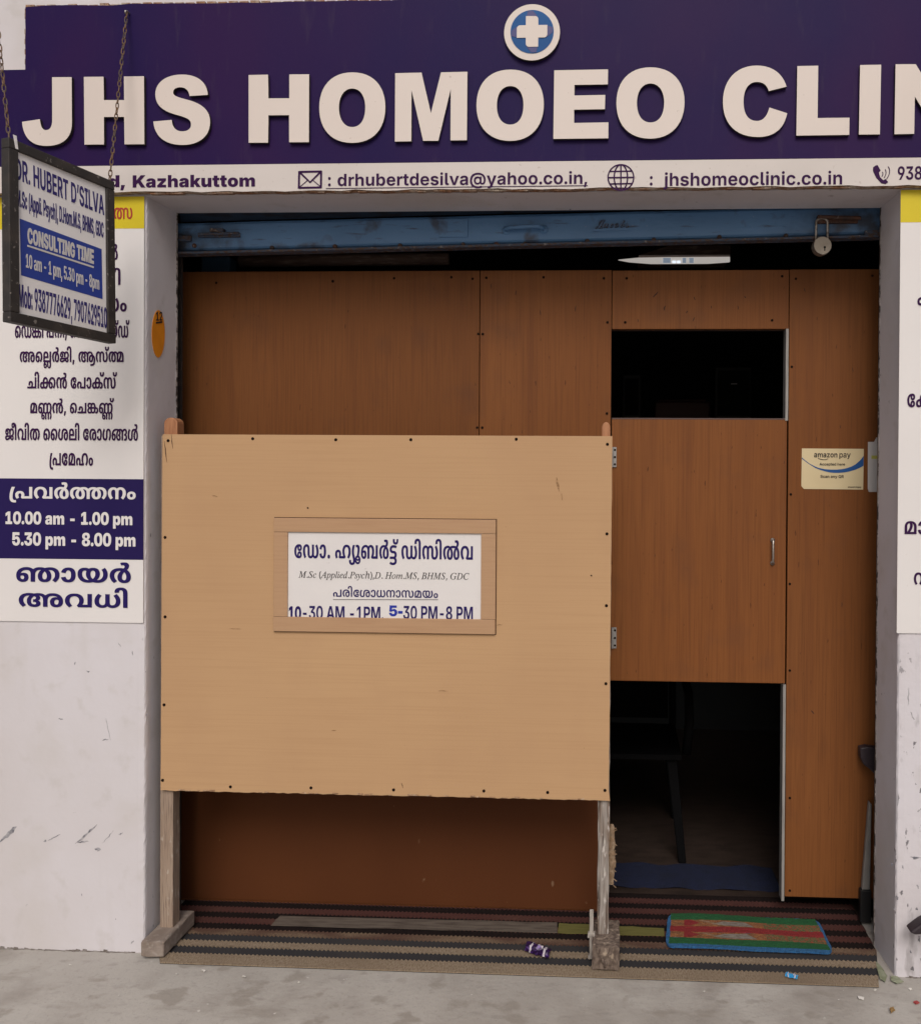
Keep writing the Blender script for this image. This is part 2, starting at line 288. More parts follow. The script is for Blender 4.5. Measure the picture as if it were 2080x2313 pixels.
def tag(o, label=None, cat=None, group=None, kind=None):
    if label: o['label'] = label
    if cat: o['category'] = cat
    if group: o['group'] = group
    if kind: o['kind'] = kind
    return o
def thing(name, loc, label, cat, group=None):
    o = bpy.data.objects.new(name, None); o.empty_display_size = .05; COL.objects.link(o); o.location = loc
    return tag(o, label, cat, group)
def loft(a, b, n): return [a.lerp(b, i/n) for i in range(n+1)]

# ------------------------------------------------------------------ lettering
# glyph outlines as quadratic contours ("q" marks an off-curve point), 1000 units per em, and lines set from them (glyph@x)
GLYPHS = {
'ik271': '194,120 194,313 216,354q 257,425q 308,496q 342,541 486,728 721,728 416,353 398,358;44,0 44,728 243,728 243,571 241,362 243,266 243,0;502,0 326,292 450,440 734,0',
'ik507': '201,-9 149,-9q 69,25q 24,95q 24,148 24,192q 55,255q 109,294q 182,316q 224,319 270,322q 325,332q 350,350q 350,366 350,368 350,381q 335,399q 308,409q 289,409 270,409q 241,398q 222,377q 219,361 42,373 49,423q 109,500q 216,544q 294,544 352,544q 445,518q 511,470q 545,404q 545,364 545,0 359,0 359,76 356,76 339,45q 293,8q 236,-9q;265,114 287,114q 326,132q 352,166q 352,190 352,233 344,231q 327,225q 307,220q 286,216q 273,214 251,211q 223,195q 208,173q 208,160 208,145q 223,125q 248,114q',
'ik1022': '53,0 53,114 290,384 290,387 58,387 58,536 520,536 520,411 299,151 299,149 527,149 527,0',
'ik670': '243,296 243,0 47,0 47,728 240,728 240,395 224,395 245,459q 331,544q 407,544 465,544q 548,493q 592,401q 592,340 592,0 396,0 396,298 396,338q 356,383q 320,383 296,383q 262,363q 243,324q',
'ik727': '223,125 223,357 248,357 380,536 601,536 380,254 325,254;47,0 47,728 243,728 243,0;383,0 258,211 386,349 606,0',
'ik915': '232,-8 175,-8q 91,43q 47,135q 47,196 47,536 243,536 243,238 243,198q 283,153q 319,153 343,153q 377,173q 396,212q 396,240 396,536 592,536 592,0 405,0 402,140 415,140 394,77q 308,-8q',
'ik889': '379,536 379,391 10,391 10,536;85,669 281,669 281,180 281,161q 299,144q 321,144 331,144q 367,146q 373,148 389,5 362,-1q 302,-6q 273,-6 178,-6q 85,75q 85,156',
'ik790': '310,-10 223,-10q 96,59q 28,183q 28,267 28,350q 96,475q 223,544q 310,544 397,544q 523,475q 591,350q 591,267 591,183q 523,59q 397,-10q;310,138 335,138q 372,168q 392,226q 392,268 392,309q 372,366q 335,396q 310,396 285,396q 247,366q 227,309q 227,268 227,226q 247,168q 285,138q',
'ik766': '47,0 47,536 229,536 238,396 226,396 239,449q 289,514q 357,544q 395,544 452,544q 530,471q 548,385 529,385 541,442q 597,512q 673,544q 714,544 766,544q 845,499q 889,416q 889,360 889,0 693,0 693,311 693,346q 657,387q 627,387 607,387q 577,368q 562,335q 562,311 562,0 375,0 375,311 375,346q 339,387q 308,387 288,387q 259,368q 243,335q 243,311 243,0',
'ik597': '245,-8 184,-8q 85,55q 28,178q 28,268 28,360q 88,483q 186,544q 243,544 281,544q 340,520q 381,477q 393,450 396,450 396,728 591,728 591,0 397,0 397,87 394,87 383,58q 341,15q 282,-8q;313,143 340,143q 379,174q 401,230q 401,268 401,307q 379,363q 340,393q 313,393 286,393q 248,363q 228,307q 228,268 228,229q 248,173q 286,143q',
'ik1375': '11,-194 49,122 233,122 140,-194',
'ib1377': '135,-9 100,-9q 52,39q 52,74 52,109q 100,156q 135,156 170,156q 219,109q 219,74 219,39q 170,-9q;135,355 100,355q 52,403q 52,438 52,473q 100,521q 135,521 170,521q 219,473q 219,438 219,403q 170,355q',
'ib597': '263,-9 200,-9q 99,56q 40,181q 40,272 40,365q 101,490q 202,553q 263,553 309,553q 371,521q 409,476q 418,454 423,454 423,728 566,728 566,0 426,0 426,87 418,87 408,66q 370,21q 309,-9q;306,106 344,106q 398,147q 426,222q 426,272 426,323q 398,397q 345,438q 306,438 267,438q 214,396q 187,321q 187,272 187,224q 214,148q 268,106q',
'ib852': '63,0 63,546 201,546 201,452 207,452 222,501q 293,553q 340,553 351,553q 377,551q 387,549 387,421 377,424q 341,428q 324,428 290,428q 236,399q 206,347q 206,313 206,0',
'ib670': '206,317 206,0 63,0 63,728 203,728 203,410 191,410 213,479q 301,553q 369,553 426,553q 511,504q 557,412q 557,347 557,0 414,0 414,323 414,375q 361,433q 314,433 283,433q 234,406q 206,354q',
'ib915': '251,-7 195,-7q 110,42q 63,135q 63,199 63,546 206,546 206,223 206,171q 259,113q 307,113 338,113q 387,140q 414,193q 414,229 414,546 557,546 557,0 422,0 420,136 429,136 407,67q 319,-7q',
'ib578': '366,-9 321,-9q 259,21q 221,66q 211,87 203,87 203,0 63,0 63,728 206,728 206,454 211,454 221,476q 258,521q 320,553q 366,553 428,553q 528,490q 589,365q 589,272 589,181q 530,56q 429,-9q;323,106 362,106q 415,148q 442,224q 442,272 442,321q 415,396q 362,438q 323,438 284,438q 231,397q 203,323q 203,272 203,222q 231,147q 285,106q',
'ib614': '309,-11 226,-11q 105,58q 40,184q 40,270 40,354q 105,481q 222,553q 302,553 354,553q 447,519q 517,451q 556,347q 556,276 556,235 101,235 101,326 487,326 420,301 420,345q 393,409q 341,445q 303,445 264,445q 210,409q 181,347q 181,308 181,245 181,196q 214,131q 273,97q 311,97 337,97q 380,112q 411,142q 419,163 548,139 535,94q 470,26q 372,-11q',
'ib889': '331,546 331,437 10,437 10,546;85,676 228,676 228,159 228,132q 252,106q 279,106 287,106q 317,111q 325,113 346,5 322,-2q 275,-8q 253,-8 172,-8q 85,72q 85,146',
'ib871': '278,-11 213,-11q 112,27q 48,98q 39,148 172,171 183,133q 237,94q 282,94 325,94q 375,128q 375,153 375,175q 340,203q 304,210 210,230 131,246q 54,323q 54,384 54,436q 111,512q 213,553q 281,553 345,553q 439,517q 496,452q 507,408 380,385 371,413q 324,450q 283,450 246,450q 196,418q 196,393 196,372q 228,343q 268,334 365,315 444,299q 521,226q 521,167 521,114q 459,34q 349,-11q',
'ib689': '63,0 63,546 206,546 206,0;135,618 102,618q 56,662q 56,692 56,723q 102,766q 135,766 167,766q 214,723q 214,692 214,662q 167,618q',
'ib751': '223,-3 141,-3q 63,68q 63,140 63,728 206,728 206,161 206,134q 224,109q 247,109 259,109q 271,111q 276,113 299,8 288,4q 248,-3q',
'ib980': '217,0 16,546 168,546 261,260 278,207q 303,99q 316,42 285,42 298,99q 322,207q 339,260 431,546 581,546 379,0',
'ib507': '216,-11 164,-11q 81,26q 34,99q 34,153 34,199q 68,260q 126,297q 200,316q 240,320 288,325q 346,333q 373,351q 373,369 373,371 373,395q 353,429q 314,447q 286,447 257,447q 214,429q 187,400q 181,382 50,405 64,453q 130,518q 226,553q 286,553 329,553q 411,532q 477,488q 516,418q 516,367 516,0 380,0 380,76 376,76 363,51q 319,12q 257,-11q;255,90 291,90q 344,119q 374,166q 374,195 374,255 368,251q 341,243q 308,236q 276,232q 264,230 236,226q 194,209q 171,179q 171,157 171,135q 193,105q 231,90q',
'ib1445': '518,-208 406,-208q 231,-147q 110,-29q 47,143q 47,252 47,357q 108,530q 227,654q 401,721q 514,721 619,721q 786,658q 904,545q 966,393q 966,304 966,243q 944,138q 897,58q 821,13q 766,13 735,13q 678,30q 639,67q 635,95 631,95 617,59q 541,13q 484,13 417,13q 324,75q 275,185q 275,257 275,329q 329,438q 424,500q 487,500 535,500q 603,465q 618,439 623,439 623,489 722,489 722,160 722,136q 744,107q 767,107 798,107q 834,147q 850,230q 850,295 850,365q 809,482q 727,566q 604,612q 522,612 435,612q 303,564q 213,471q 167,339q 167,255 167,169q 214,38q 306,-52q 440,-98q 529,-98 569,-98q 642,-87q 703,-69q 722,-61 760,-160 735,-171q 660,-194q 568,-208q;497,115 538,115q 591,148q 617,212q 617,259 617,307q 590,365q 537,391q 498,391 461,391q 409,358q 381,299q 381,259 381,218q 406,153q 458,115q',
'ib998': '59,-194 92,-85 109,-90 139,-98q 184,-91q 213,-60q 216,-32 221,-2 16,546 168,546 261,260 278,206q 299,100q 313,42 279,42 292,100q 318,207q 336,260 433,546 583,546 351,-66 334,-109q 283,-174q 207,-208q 153,-208 124,-208q 74,-200q',
'ib790': '306,-11 225,-11q 105,60q 40,187q 40,271 40,355q 105,482q 225,553q 306,553 388,553q 507,482q 572,355q 572,271 572,187q 507,60q 388,-11q;306,102 346,102q 400,146q 427,223q 427,271 427,320q 400,396q 346,440q 306,440 266,440q 212,396q 186,320q 186,271 186,223q 212,146q 266,102q',
'ib1376': '135,-9 100,-9q 52,39q 52,74 52,109q 100,156q 135,156 170,156q 219,109q 219,74 219,39q 170,-9q',
'ib586': '306,-11 224,-11q 105,60q 40,187q 40,271 40,355q 105,482q 224,553q 306,553 354,553q 435,528q 498,481q 539,415q 547,373 415,348 410,369q 391,403q 364,427q 329,440q 307,440 267,440q 213,397q 186,321q 186,271 186,222q 213,146q 267,102q 307,102 329,102q 365,115q 393,140q 411,176q 416,198 548,173 541,130q 499,62q 436,14q 354,-11q',
'ib773': '206,317 206,0 63,0 63,546 198,546 200,410 191,410 213,479q 301,553q 369,553 426,553q 510,504q 557,412q 557,347 557,0 414,0 414,323 414,375q 361,433q 314,433 283,433q 234,406q 206,354q',
'ib1375': '29,-192 72,109 216,109 127,-192',
'ib719': '63,546 206,546 206,-29 206,-91q 158,-168q 68,-204q 5,-204 -24,-204 -24,-91 -4,-91 33,-91q 63,-59q 63,-27;135,618 102,618q 56,662q 56,692 56,723q 102,766q 135,766 167,766q 214,723q 214,692 214,662q 167,618q',
'ib766': '63,0 63,546 196,546 203,411 192,411 205,461q 254,524q 321,554q 357,554 416,554q 488,479q 505,403 488,403 500,455q 556,522q 631,554q 673,554 723,554q 801,511q 847,428q 847,368 847,0 704,0 704,342 704,389q 653,435q 616,435 588,435q 546,410q 524,367q 524,337 524,0 386,0 386,346 386,387q 338,435q 299,435 273,435q 231,411q 206,365q 206,331 206,0',
'ib1374': '321,737 393,737q 512,679q 582,569q 582,492 582,435q 537,321q 488,249 320,0 173,0 402,336 441,336 430,318q 387,286q 326,266q 289,266 222,266q 121,320q 64,421q 64,491 64,564q 130,675q 247,737q;322,623 287,623q 232,589q 200,531q 200,494 200,457q 232,399q 287,366q 322,366 357,366q 412,398q 444,456q 444,493 444,531q 412,589q 358,623q',
'ib1371': '315,-10 237,-10q 116,43q 45,139q 42,203 189,203 191,174q 226,133q 282,111q 316,111 352,111q 408,137q 440,186q 440,222 440,253q 409,306q 345,338q 297,338 219,338 219,436 385,602 385,607 79,607 79,728 562,728 562,622 321,388 321,419 403,429q 524,378q 591,277q 591,213 591,146q 519,46q 394,-10q',
'ib1367': '323,-10 242,-10q 117,44q 45,136q 45,195 45,241q 86,317q 157,369q 201,376 201,380 143,393q 72,483q 72,542 72,598q 137,687q 250,737q 323,737 395,737q 509,687q 574,598q 574,542 574,483q 502,393q 445,380 445,376 488,369q 559,317q 601,241q 601,195 601,136q 529,44q 404,-10q;323,99 361,99q 418,126q 449,175q 449,207 449,239q 417,289q 359,318q 323,318 286,318q 229,290q 196,240q 196,207 196,175q 227,126q 285,99q;323,426 354,426q 403,451q 432,497q 432,527 432,557q 404,601q 355,626q 323,626 291,626q 241,601q 214,557q 214,527 214,497q 242,452q 291,426q',
'ib1366': '120,0 424,602 424,607 70,607 70,728 576,728 576,605 271,0',
'ib84': '321,0 134,0 134,125 314,125 386,125q 482,176q 531,282q 531,364 531,446q 482,551q 386,602q 316,602 130,602 130,728 324,728 434,728q 591,640q 675,478q 675,364 675,251q 591,87q 432,0q;213,728 213,0 67,0 67,728',
'ib384': '67,0 67,728 349,728 432,728q 547,669q 608,563q 608,492 608,420q 547,316q 429,261q 346,261 153,261 153,379 323,379 369,379q 429,405q 458,455q 458,492 458,529q 429,580q 369,607q 323,607 213,607 213,0;473,0 296,331 454,331 634,0',
'ib1422': '',
'ib161': '67,0 67,728 213,728 213,432 534,432 534,728 679,728 679,0 534,0 534,311 213,311 213,0',
'ib424': '366,-10 277,-10q 142,56q 67,176q 67,255 67,728 213,728 213,267 213,224q 251,157q 320,119q 366,119 413,119q 482,157q 520,224q 520,267 520,728 666,728 666,255 666,176q 591,56q 456,-10q',
'ib65': '67,0 67,728 354,728 434,728q 540,679q 593,595q 593,540 593,497q 559,433q 500,393q 463,384 463,377 504,375q 576,332q 621,254q 621,200 621,143q 565,52q 454,0q 372,0;213,120 344,120 411,120q 472,172q 472,213 472,244q 442,293q 386,321q 348,321 213,321;213,421 333,421 365,421q 417,444q 447,488q 447,518 447,558q 389,609q 336,609 213,609',
'ib95': '67,0 67,728 551,728 551,607 213,607 213,427 526,427 526,308 213,308 213,121 553,121 553,0',
'ib411': '38,607 38,728 629,728 629,607 406,607 406,0 261,0 261,607',
'ib1483': '81,426 124,728 267,728 178,426',
'ib397': '332,-11 245,-11q 117,43q 45,147q 42,223 184,223 187,186q 226,137q 290,112q 330,112 371,112q 432,136q 465,179q 465,207 465,233q 435,267q 379,292q 339,301 258,322 166,344q 62,440q 62,519 62,585q 133,683q 256,737q 334,737 414,737q 534,682q 601,585q 602,522 461,522 457,566q 389,615q 333,615 294,615q 239,593q 211,553q 211,528 211,501q 244,465q 298,442q 329,435 395,419 439,408q 518,374q 578,323q 612,253q 612,207 612,141q 545,43q 420,-11q',
'ib234': '37,0 37,121 164,121 164,607 37,607 37,728 438,728 438,607 310,607 310,121 438,121 438,0',
'ib281': '67,0 67,728 213,728 213,121 528,121 528,0',
'ib456': '280,0 24,728 185,728 304,371 324,307q 367,149q 391,55 360,55 383,150q 424,307q 444,371 559,728 719,728 469,0',
'ib2': '24,0 274,728 463,728 719,0 558,0 439,356 418,422q 375,581q 351,677 382,677 359,581q 319,421q 299,356 184,0;178,171 178,286 565,286 565,171',
'ih292': '59,0 59,728 283,728 402,391 409,368q 429,298q 450,219q 468,146q 473,120 439,120 445,146q 463,218q 483,297q 503,368q 510,391 627,728 851,728 851,0 703,0 703,345 703,369q 704,438q 707,517q 709,598q 709,634 723,634 713,594q 689,511q 667,433q 647,367q 639,345 517,0 394,0 270,345 263,367q 242,432q 219,510q 195,594q 184,634 201,634 202,599q 203,518q 206,439q 207,369q 207,345 207,0',
'ih1376': '135,-9 100,-9q 52,39q 52,74 52,109q 100,158q 135,158 170,158q 219,109q 219,74 219,39q 170,-9q',
'ih397': '331,-11 240,-11q 110,46q 39,155q 37,233 182,233 184,195q 221,141q 287,113q 331,113 372,113q 433,136q 467,178q 467,206 467,230q 439,265q 382,290q 338,300 260,318 159,341q 54,440q 54,518 54,584q 124,683q 248,738q 329,738 411,738q 533,682q 600,580q 602,511 460,511 456,560q 386,614q 329,614 291,614q 236,592q 205,552q 205,526 205,502q 234,468q 289,445q 327,436 395,420 448,409q 530,373q 587,322q 616,255q 616,212 616,143q 548,43q 420,-11q',
'ih586': '296,-11 216,-11q 98,58q 33,182q 33,263 33,345q 98,469q 216,539q 296,539 346,539q 430,511q 493,459q 533,388q 538,344 400,333 397,353q 380,386q 354,410q 319,423q 298,423 260,423q 208,383q 180,312q 180,263 180,216q 208,144q 260,105q 298,105 319,105q 354,117q 380,141q 397,175q 400,197 539,185 534,141q 495,69q 431,17q 346,-11q',
'ih1422': '',
'ih1380': '95,292 95,376q 125,552q 179,711q 214,768 351,768 318,696q 269,534q 242,369q 242,292 242,225q 265,92q 314,-54q 351,-140 214,-140 155,-42q 95,179q',
'ih2': '13,0 266,728 460,728 715,0 549,0 433,353 412,422q 369,576q 343,670 381,670 356,576q 313,421q 292,353 176,0;172,163 172,282 556,282 556,163',
'ih843': '56,-204 56,529 199,529 199,449 203,449 216,474q 258,514q 318,538q 357,538 421,538q 521,473q 579,350q 579,264 579,179q 522,56q 422,-10q 356,-10 318,-10q 259,14q 217,56q 204,82 201,82 201,-204;315,107 352,107q 404,146q 431,217q 431,265 431,313q 404,383q 352,421q 315,421 278,421q 225,383q 196,312q 196,265 196,217q 225,146q 279,107q',
'ih751': '221,-2 135,-2q 56,67q 56,140 56,728 201,728 201,157 201,132q 220,111q 243,111 251,111q 263,112q 268,113 278,4 267,2q 238,-2q',
'ih689': '56,0 56,529 201,529 201,0;128,597 94,597q 47,641q 47,673 47,705q 94,749q 128,749 163,749q 210,705q 210,673 210,641q 163,597q',
'ih375': '59,0 59,728 345,728 427,728q 545,667q 608,558q 608,486 608,413q 544,305q 425,245q 342,245 149,245 149,368 328,368 370,368q 428,397q 458,450q 458,486 458,522q 428,574q 370,603q 327,603 209,603 209,0',
'ih871': '271,-12 205,-12q 102,28q 38,103q 32,156 171,167 178,131q 229,93q 272,93 313,93q 360,124q 360,148 360,169q 325,195q 291,202 199,220 123,236q 45,312q 45,373 45,423q 100,497q 200,538q 268,538 334,538q 431,499q 488,426q 494,377 362,366 358,396q 310,435q 271,435 234,435q 189,404q 189,380 189,360q 222,333q 255,326 353,306 432,291q 507,220q 507,162 507,110q 447,32q 341,-12q',
'ih998': '61,-199 76,-87 121,-89 143,-92q 176,-83q 197,-57q 202,-34 211,0 10,529 163,529 252,262 268,213q 292,114q 305,63 267,63 280,114q 307,213q 323,262 414,529 565,529 336,-73 320,-116q 272,-176q 203,-206q 157,-206 131,-206q 81,-202q',
'ih670': '201,300 201,0 56,0 56,728 200,728 200,394 180,394 203,462q 292,538q 362,538 418,538q 500,490q 546,398q 546,334 546,0 401,0 401,308 401,359q 350,415q 304,415 274,415q 227,389q 201,338q',
'ih1381': '40,-140 77,-54q 126,92q 149,225q 149,292 149,369q 122,534q 73,696q 40,768 177,768 212,711q 266,552q 296,376q 296,292 296,178q 235,-42q 177,-140',
'ih1375': '34,-170 73,115 215,115 134,-170',
'ih84': '316,0 128,0 128,127 308,127 380,127q 476,180q 523,285q 523,364 523,443q 476,548q 381,600q 309,600 124,600 124,728 319,728 428,728q 587,640q 673,477q 673,364 673,252q 587,88q 427,0q;209,728 209,0 59,0 59,728',
'ih161': '59,0 59,728 209,728 209,435 522,435 522,728 671,728 671,0 522,0 522,308 209,308 209,0',
'ih790': '298,-11 218,-11q 99,57q 33,181q 33,263 33,346q 99,470q 218,539q 298,539 378,539q 496,470q 562,346q 562,263 562,181q 496,57q 378,-11q;298,105 334,105q 387,144q 415,216q 415,263 415,312q 387,383q 334,422q 298,422 261,422q 208,383q 180,312q 180,263 180,216q 208,144q 261,105q',
'ih766': '56,0 56,529 193,529 197,404 187,404 200,451q 250,510q 316,539q 352,539 411,539q 492,468q 504,400 488,400 499,446q 551,507q 625,539q 667,539 717,539q 795,495q 840,413q 840,353 840,0 696,0 696,326 696,373q 645,418q 609,418 581,418q 540,394q 518,351q 518,322 518,0 378,0 378,330 378,371q 331,418q 293,418 267,418q 225,394q 201,349q 201,316 201,0',
'ih65': '59,0 59,728 350,728 429,728q 537,680q 592,596q 592,541 592,498q 559,434q 501,392q 462,382 462,378 505,375q 577,332q 620,256q 620,203 620,144q 562,52q 450,0q 367,0;207,120 342,120 404,120q 466,170q 466,214 466,245q 437,290q 383,316q 345,316 207,316;207,424 334,424 366,424q 415,446q 442,488q 442,517 442,558q 386,608q 335,608 207,608',
'ih141': '382,-11 279,-11q 124,82q 37,250q 37,363 37,480q 127,648q 282,738q 379,738 441,738q 549,702q 634,635q 687,544q 695,488 542,488 536,515q 508,559q 467,589q 414,606q 383,606 324,606q 236,548q 189,440q 189,364 189,288q 236,180q 324,122q 384,122 436,122q 513,160q 555,230q 555,277 588,273 396,273 396,387 701,387 701,295 701,203q 619,65q 475,-11q',
'ih73': '380,-11 281,-11q 126,79q 37,247q 37,363 37,481q 127,649q 282,738q 380,738 443,738q 551,702q 635,633q 688,536q 697,475 545,475 540,506q 511,554q 469,588q 414,606q 382,606 323,606q 236,548q 189,439q 189,363 189,287q 236,179q 323,122q 382,122 414,122q 468,139q 511,173q 540,222q 546,252 697,252 690,196q 638,100q 555,29q 446,-11q',
'ik273': '374,-12 274,-12q 115,76q 22,244q 22,363 22,484q 115,652q 274,739q 374,739 442,739q 558,699q 645,625q 700,521q 708,457 514,457 510,484q 486,527q 451,557q 405,572q 377,572 325,572q 253,523q 216,429q 216,363 216,298q 253,205q 325,155q 377,155 405,155q 450,170q 486,200q 509,243q 514,270 708,270 700,206q 645,102q 557,28q 442,-12q',
'ik2321': '373,-12 274,-12q 115,76q 22,244q 22,363 22,484q 115,652q 274,739q 373,739 472,739q 631,652q 725,484q 725,363 725,243q 631,76q 472,-12q;373,155 423,155q 493,204q 531,298q 531,363 531,429q 493,523q 423,572q 373,572 324,572q 253,523q 216,429q 216,363 216,298q 253,204q 324,155q',
'ik2300': '42,0 42,728 239,728 428,424 440,406q 475,343q 514,271q 531,239 508,186 506,225q 503,323q 501,414q 501,441 501,728 693,728 693,0 496,0 321,281 307,304q 264,377q 215,468q 190,516 227,529 230,477q 234,379q 234,302q 234,281 234,0',
'ik2397': '341,-12 242,-12q 104,47q 32,160q 32,241 214,241 215,210q 247,165q 304,141q 343,141 377,141q 428,158q 456,190q 456,211 456,230q 431,258q 377,279q 335,287 262,301 156,322q 46,429q 46,509 46,578q 120,681q 251,739q 339,739 428,739q 557,682q 628,574q 631,499 454,499 450,540q 390,587q 342,587 312,587q 265,569q 239,539q 239,518 239,500q 262,474q 311,454q 351,447 411,435 473,423q 562,387q 619,336q 646,268q 646,225 646,150q 574,44q 438,-12q',
'ik2424': '352,-12 258,-12q 119,55q 42,177q 42,258 42,728 229,728 229,273 229,238q 261,183q 316,151q 353,151 389,151q 445,182q 476,237q 476,273 476,728 663,728 663,258 663,176q 586,55q 447,-12q',
'ik2281': '42,0 42,728 234,728 234,163 551,163 551,0',
'ik2411': '20,565 20,728 632,728 632,565 422,565 422,0 230,0 230,565',
'ik2234': '26,0 26,151 118,151 118,576 26,576 26,728 401,728 401,576 310,576 310,151 401,151 401,0',
'ik2141': '377,-12 270,-12q 110,80q 22,249q 22,363 22,484q 115,652q 274,739q 373,739 439,739q 555,702q 644,633q 699,537q 705,478 509,478 505,500q 484,535q 452,560q 409,572q 381,572 328,572q 254,523q 216,430q 216,363 216,297q 254,204q 329,155q 384,155 428,155q 490,183q 523,234q 523,267 563,264 385,264 385,402 710,402 710,300 710,206q 626,66q 477,-12q',
'ik21422': '',
'ik2292': '42,0 42,728 328,728 405,477 413,449q 435,368q 459,279q 478,199q 485,171 435,171 442,199q 461,279q 484,368q 506,449q 514,477 590,728 876,728 876,0 688,0 688,295 688,320q 690,396q 693,486q 695,579q 695,619 717,619 707,578q 682,486q 659,396q 638,320q 630,295 537,0 382,0 288,295 280,320q 258,396q 234,486q 209,578q 198,619 223,619 223,579q 226,486q 228,396q 231,320q 231,295 231,0',
'ik295': '42,0 42,728 597,728 597,565 234,565 234,443 569,443 569,285 234,285 234,163 597,163 597,0',
'ib1360': '88,0 88,118 577,118 577,0;425,728 425,0 280,0 280,599 275,599 108,480 108,615 268,728',
'ib1359': '323,-10 232,-10q 109,79q 47,245q 47,363 47,481q 109,648q 232,737q 323,737 414,737q 537,648q 600,481q 600,363 600,245q 538,79q 415,-10q;323,111 368,111q 427,167q 456,279q 456,363 456,448q 427,561q 368,617q 323,617 279,617q 220,561q 190,448q 190,363 190,279q 220,167q 279,111q',
'ib1392': '488,357 488,243 157,243 157,357',
'ib843': '63,-204 63,546 203,546 203,454 211,454 221,476q 258,521q 320,553q 366,553 428,553q 528,490q 589,365q 589,272 589,181q 530,56q 429,-9q 366,-9 321,-9q 259,21q 221,66q 211,87 206,87 206,-204;323,106 362,106q 415,148q 442,224q 442,272 442,321q 415,396q 362,438q 323,438 284,438q 231,397q 203,323q 203,272 203,222q 231,147q 285,106q',
'ib1364': '317,-10 243,-10q 127,45q 59,141q 58,203 199,203 201,174q 233,130q 285,106q 317,106 354,106q 411,139q 443,199q 443,238 443,277q 410,338q 352,372q 314,372 281,372q 220,346q 203,324 73,347 108,728 545,728 545,607 229,607 209,421 213,421 233,447q 309,481q 356,481 405,481q 488,446q 550,381q 584,294q 584,241 584,168q 517,55q 396,-10q',
'ih578': '356,-10 318,-10q 258,14q 215,56q 202,83 199,83 199,0 56,0 56,728 201,728 201,449 203,449 217,474q 259,514q 318,538q 357,538 421,538q 521,473q 579,350q 579,264 579,179q 522,56q 422,-10q;315,107 352,107q 404,146q 431,217q 431,265 431,313q 404,383q 352,421q 315,421 278,421q 225,383q 196,312q 196,265 196,217q 225,146q 279,107q',
'ih1377': '135,-9 100,-9q 52,39q 52,74 52,109q 100,158q 135,158 170,158q 219,109q 219,74 219,39q 170,-9q;135,342 100,342q 52,390q 52,425 52,460q 100,508q 135,508 170,508q 219,460q 219,425 219,390q 170,342q',
'ih1374': '320,738 396,738q 517,676q 588,565q 588,489 588,432q 539,317q 490,245 322,0 166,0 397,333 431,333 421,316q 384,281q 327,259q 289,259 220,259q 116,316q 57,419q 57,489 57,563q 125,675q 243,738q;322,621 287,621q 230,587q 198,528q 198,491 198,454q 230,396q 287,362q 322,362 358,362q 414,396q 446,454q 446,491 446,528q 414,587q 358,621q',
'ih1371': '318,-11 234,-11q 111,51q 44,157q 43,224 189,224 190,189q 223,138q 281,109q 318,109 355,109q 411,138q 443,191q 443,227 443,261q 410,313q 347,343q 301,343 211,343 211,437 381,603 381,605 82,605 82,728 560,728 560,615 324,392 324,423 410,432q 530,382q 593,284q 593,220 593,152q 523,47q 399,-11q',
'ih1367': '322,-11 240,-11q 115,42q 45,135q 45,195 45,243q 88,320q 163,370q 212,377 212,379 148,391q 70,479q 70,542 70,599q 135,688q 249,738q 322,738 396,738q 510,688q 575,599q 575,542 575,479q 497,391q 433,379 433,377 482,370q 557,320q 600,243q 600,195 600,135q 530,42q 404,-11q;322,99 360,99q 416,126q 448,175q 448,206 448,239q 415,289q 359,318q 322,318 286,318q 230,289q 197,239q 197,206 197,175q 229,126q 285,99q;322,428 354,428q 403,453q 430,498q 430,527 430,557q 403,601q 355,626q 322,626 290,626q 242,601q 214,557q 214,527 214,498q 242,453q 290,428q',
'ih1366': '119,0 423,601 423,603 69,603 69,728 576,728 576,603 272,0',
'ih1373': '326,-10 249,-10q 128,51q 57,163q 57,238 57,296q 106,411q 155,482 323,728 479,728 248,395 214,395 224,412q 262,446q 318,469q 357,469 426,469q 529,412q 588,308q 588,238 588,165q 520,53q 402,-10q;323,107 359,107q 415,141q 447,199q 447,236 447,274q 415,332q 359,365q 323,365 287,365q 231,332q 199,274q 199,237 199,200q 231,141q 287,107q',
'ih1361': '66,0 66,109 329,343 361,373q 410,424q 437,477q 437,509 437,542q 407,592q 356,619q 321,619 285,619q 231,588q 202,530q 202,489 62,489 62,565q 126,677q 243,738q 322,738 398,738q 513,683q 578,583q 578,517 578,471q 543,389q 467,302q 406,247 271,124 271,122 584,122 584,0',
'ih1359': '323,-11 231,-11q 105,79q 40,247q 40,363 40,480q 105,648q 231,738q 323,738 414,738q 540,648q 605,480q 605,363 605,247q 540,79q 415,-11q;323,111 369,111q 430,170q 461,282q 461,363 461,445q 430,558q 369,617q 323,617 277,617q 215,558q 184,445q 184,363 184,282q 215,170q 277,111q',
'ih1364': '320,-10 243,-10q 125,47q 56,148q 53,215 196,215 198,184q 231,135q 286,107q 320,107 357,107q 414,141q 446,201q 446,240 446,280q 414,340q 358,375q 321,375 279,375q 215,341q 201,311 65,321 93,728 548,728 548,605 222,605 206,428 208,428 233,456q 308,487q 354,487 404,487q 489,451q 553,385q 589,296q 589,244 589,170q 522,55q 400,-10q',
'ih1360': '91,0 91,121 575,121 575,0;422,728 422,0 275,0 275,593 273,593 104,480 104,614 275,728',
